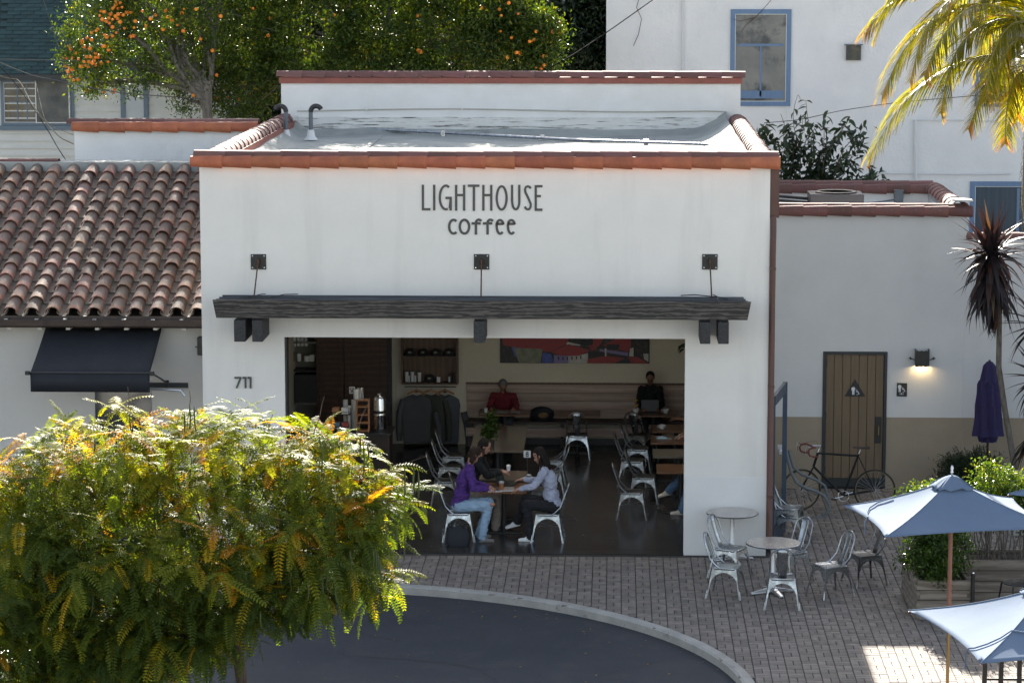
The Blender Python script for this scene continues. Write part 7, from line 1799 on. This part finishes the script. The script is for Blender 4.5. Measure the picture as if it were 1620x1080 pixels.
    b.ell(ch, (.118*girth, .168*girth, .20), 16, 12, Rt); b.ell(wa, (.125*girth, .155*girth, .14), 16, 10, Rt); b.ell(pelvis+U*.04-F*.01, (.135*girth, .165*girth, .10), 14, 8); b.cap(neck-sd*.005, neck-sd*.07, .066, .085, 12)
    for i in (0, 1):
        b.cap(neck-sd*.065, sh[i], .062, .064); b.cap(sh[i], elb[i], .064, .052)
        if not bare_fore: w_ = elb[i].lerp(wrs[i], .93); b.cap(elb[i], elb[i].lerp(w_, .5), .052, .050); b.cap(elb[i].lerp(w_, .5), w_, .050, .036); b.ell(w_, .038, 10, 6)
    if hoodie_: b.ell(neck-F*.045-U*.0, (.085, .115, .055), 14, 8); b.ell(neck-F*.07-U*.05, (.07, .10, .07), 12, 8)
    vox(b, .012, 'sweatshirt' if not hoodie_ else 'hoodie', top, t, 3, fold=.036)
    b = MB(); b.ell(pelvis-U*.01, (.135*girth, .165*girth, .10), 14, 8)
    for i in (0, 1): b.cap(hips[i], knees[i], .098*girth, .074); m_ = feet[i]+U*.08; b.cap(knees[i], knees[i].lerp(m_, .5), .073, .062); b.cap(knees[i].lerp(m_, .5), m_, .062, .066)
    vox(b, .012, 'trousers', pants, t, 3, fold=.034)
    for i in (0, 1):
        b = MB(); f_ = feet[i]; fd = F if abs(f_.z) < .12 else (F*.9-U*.25).normalized(); Rf = frame3(fd)
        b.ell(f_+Rf @ Vector((.03, 0, .045)), (.075, .042, .045), 12, 8, Rf); b.ell(f_+Rf @ Vector((.115, 0, .030)), (.085, .044, .030), 12, 8, Rf); b.obox(f_+Rf @ Vector((.07, 0, .010)), (.24, .07, .018), Rf)
        so_ = vox(b, .009, 'shoe', shoes, t, 2)
    return t
M_eye = M('eye_dark', (.02,.015,.012), .2)
jeans = fabric('jeans_light', (.30,.42,.55)); jeansd = fabric('jeans_blue', (.09,.16,.27)); khaki = fabric('khaki', (.30,.245,.20)); blackp = fabric('black_trousers', (.012,.012,.014))
purp = fabric('purple_sweatshirt', (.085,.030,.20)); lgrey = fabric('pale_grey_sweatshirt', (.42,.44,.55)); blackt = fabric('black_top', (.010,.010,.011)); redt = fabric('dark_red_sweater', (.16,.012,.020)); greyt = fabric('dark_grey_top', (.06,.06,.062)); slate = fabric('slate_trousers', (.05,.055,.06))
wshoe = M('white_shoe', (.72,.71,.70), .5); gshoe = M('grey_suede_shoe', (.17,.15,.14), .8); bshoe = M('black_shoe', (.015,.015,.015), .4); cshoe = M('cream_shoe', (.55,.49,.40), .6)
p1 = person('person in purple sweatshirt and pale ripped jeans seated left of the front table', (3.88,.96,.55), 4, (4.13,.96,1.35), [(4.33,1.13,.815),(4.33,.84,.83)], [(4.34,1.07,.575),(4.34,.86,.565)], [(4.18,1.09,.0),(4.24,.76,.0)], purp, jeans, gshoe, skinA, hairbr, 'wavy', pitch=.75)
MB().ell((4.40,.815,.595), (.05,.03,.035), 10, 6).build('ripped_knee', skinA, p1, smooth=True)
q_ = at(743, 764, y=.86); MB().ell((4.105, .80, 1.01), (.022, .008, .012), 10, 6).build('blue_badge', M('badge_blue', (.08,.2,.7), .5), p1, smooth=True)
MB().ell((4.195,.96,1.30), (.040, .062, .050), 12, 8).build('face_mask', blackt, p1, smooth=True)
person('long-haired person in black top and khaki trousers behind the one in purple', (4.00,1.80,.55), -8, (4.24,1.76,1.34), [(4.50,1.86,.93),(4.52,1.64,.95)], [(4.50,1.88,.57),(4.49,1.60,.57)], [(4.40,1.88,.0),(4.42,1.52,.0)], blackt, khaki, bshoe, skinA, hairb, 'long', pitch=.45, curl=.9)
ph = T('phone_cup', 'small white lidded cup held up by the long-haired person in black', 'cup', (4.60,1.70,.98)); MB().lathe([(0,0),(.028,0),(.036,.08),(.038,.085),(.02,.10),(0,.10)], (4.62,1.72,.96), 14).build('cup_body', ceramic, ph, smooth=True)
person('long-haired person in pale grey sweatshirt seated right of the front table', (5.34,.98,.55), 178, (5.13,.98,1.34), [(4.82,.86,.83),(4.88,1.22,.92)], [(4.93,.88,.58),(4.92,1.10,.64)], [(5.00,.84,.0),(4.78,1.25,.16)], lgrey, blackp, wshoe, skinA, hairb, 'long', pitch=.5)
person('grey-haired man in dark red sweater and glasses bent over a newspaper at the wall bench', (4.24,9.12,.56), -90, (4.24,8.86,1.20), [(4.44,8.62,.80),(4.04,8.64,.80)], [(4.36,8.62,.56),(4.10,8.62,.56)], [(4.36,8.60,.0),(4.12,8.60,.0)], redt, slate, bshoe, skinB, hairg, 'bald', pitch=1.15, glasses=True, girth=1.12)
person('short-haired bearded man in a black hoodie looking down at his laptop by the rear wall', (6.98,9.14,.57), -90, (6.96,8.99,1.335), [(7.10,8.74,.80),(6.84,8.74,.80)], [(7.10,8.66,.56),(6.86,8.66,.56)], [(7.10,8.64,.0),(6.88,8.64,.0)], blackt, blackp, bshoe, skinC, hairb, 'bald', pitch=.65, hoodie_=True)
person('dark-haired person in grey top with bare forearms half hidden by the pillar', (7.98,7.45,.56), 180, (7.76,7.45,1.26), [(7.42,7.35,.86),(7.46,7.60,.83)], [(7.55,7.36,.57),(7.55,7.56,.57)], [(7.60,7.34,.0),(7.60,7.58,.0)], greyt, blackp, bshoe, skinB, hairb, 'wavy', pitch=.4, bare_fore=True)
person('person writing with a pencil, only hands showing past the white pillar', (8.02,5.95,.56), 180, (7.85,5.95,1.32), [(7.48,5.85,.80),(7.50,6.12,.80)], [(7.60,5.86,.57),(7.60,6.05,.57)], [(7.62,5.84,.0),(7.62,6.08,.0)], blackt, slate, gshoe, skinA, hairbr, 'wavy', pitch=.6, bare_fore=True)
pn = T('pencil', 'pale pencil in the hand of the writing person by the pillar', 'pencil', (7.40,5.84,.80)); MB().tube([(7.35,5.82,.76),(7.44,5.86,.84)], .004, 6).build('shaft', whitetrim, pn)
person('person in blue jeans and cream sneakers with crossed legs beside the white pillar', (7.98,3.15,.56), 180, (7.90,3.15,1.33), [(7.72,3.0,.80),(7.72,3.35,.80)], [(7.56,3.05,.60),(7.52,3.22,.68)], [(7.42,3.0,.0),(7.22,3.45,.24)], greyt, jeansd, cshoe, skinA, hairbr, 'long', pitch=.4)
chair(chB, 7.98, 7.45, 180, 'chair under the grey-topped person half hidden by the pillar', GI)
chair(chB, 8.00, 5.95, 180, 'chair under the writing person behind the pillar', GI)
chair(chB, 7.98, 3.15, 180, 'chair under the person in blue jeans behind the pillar', GI)
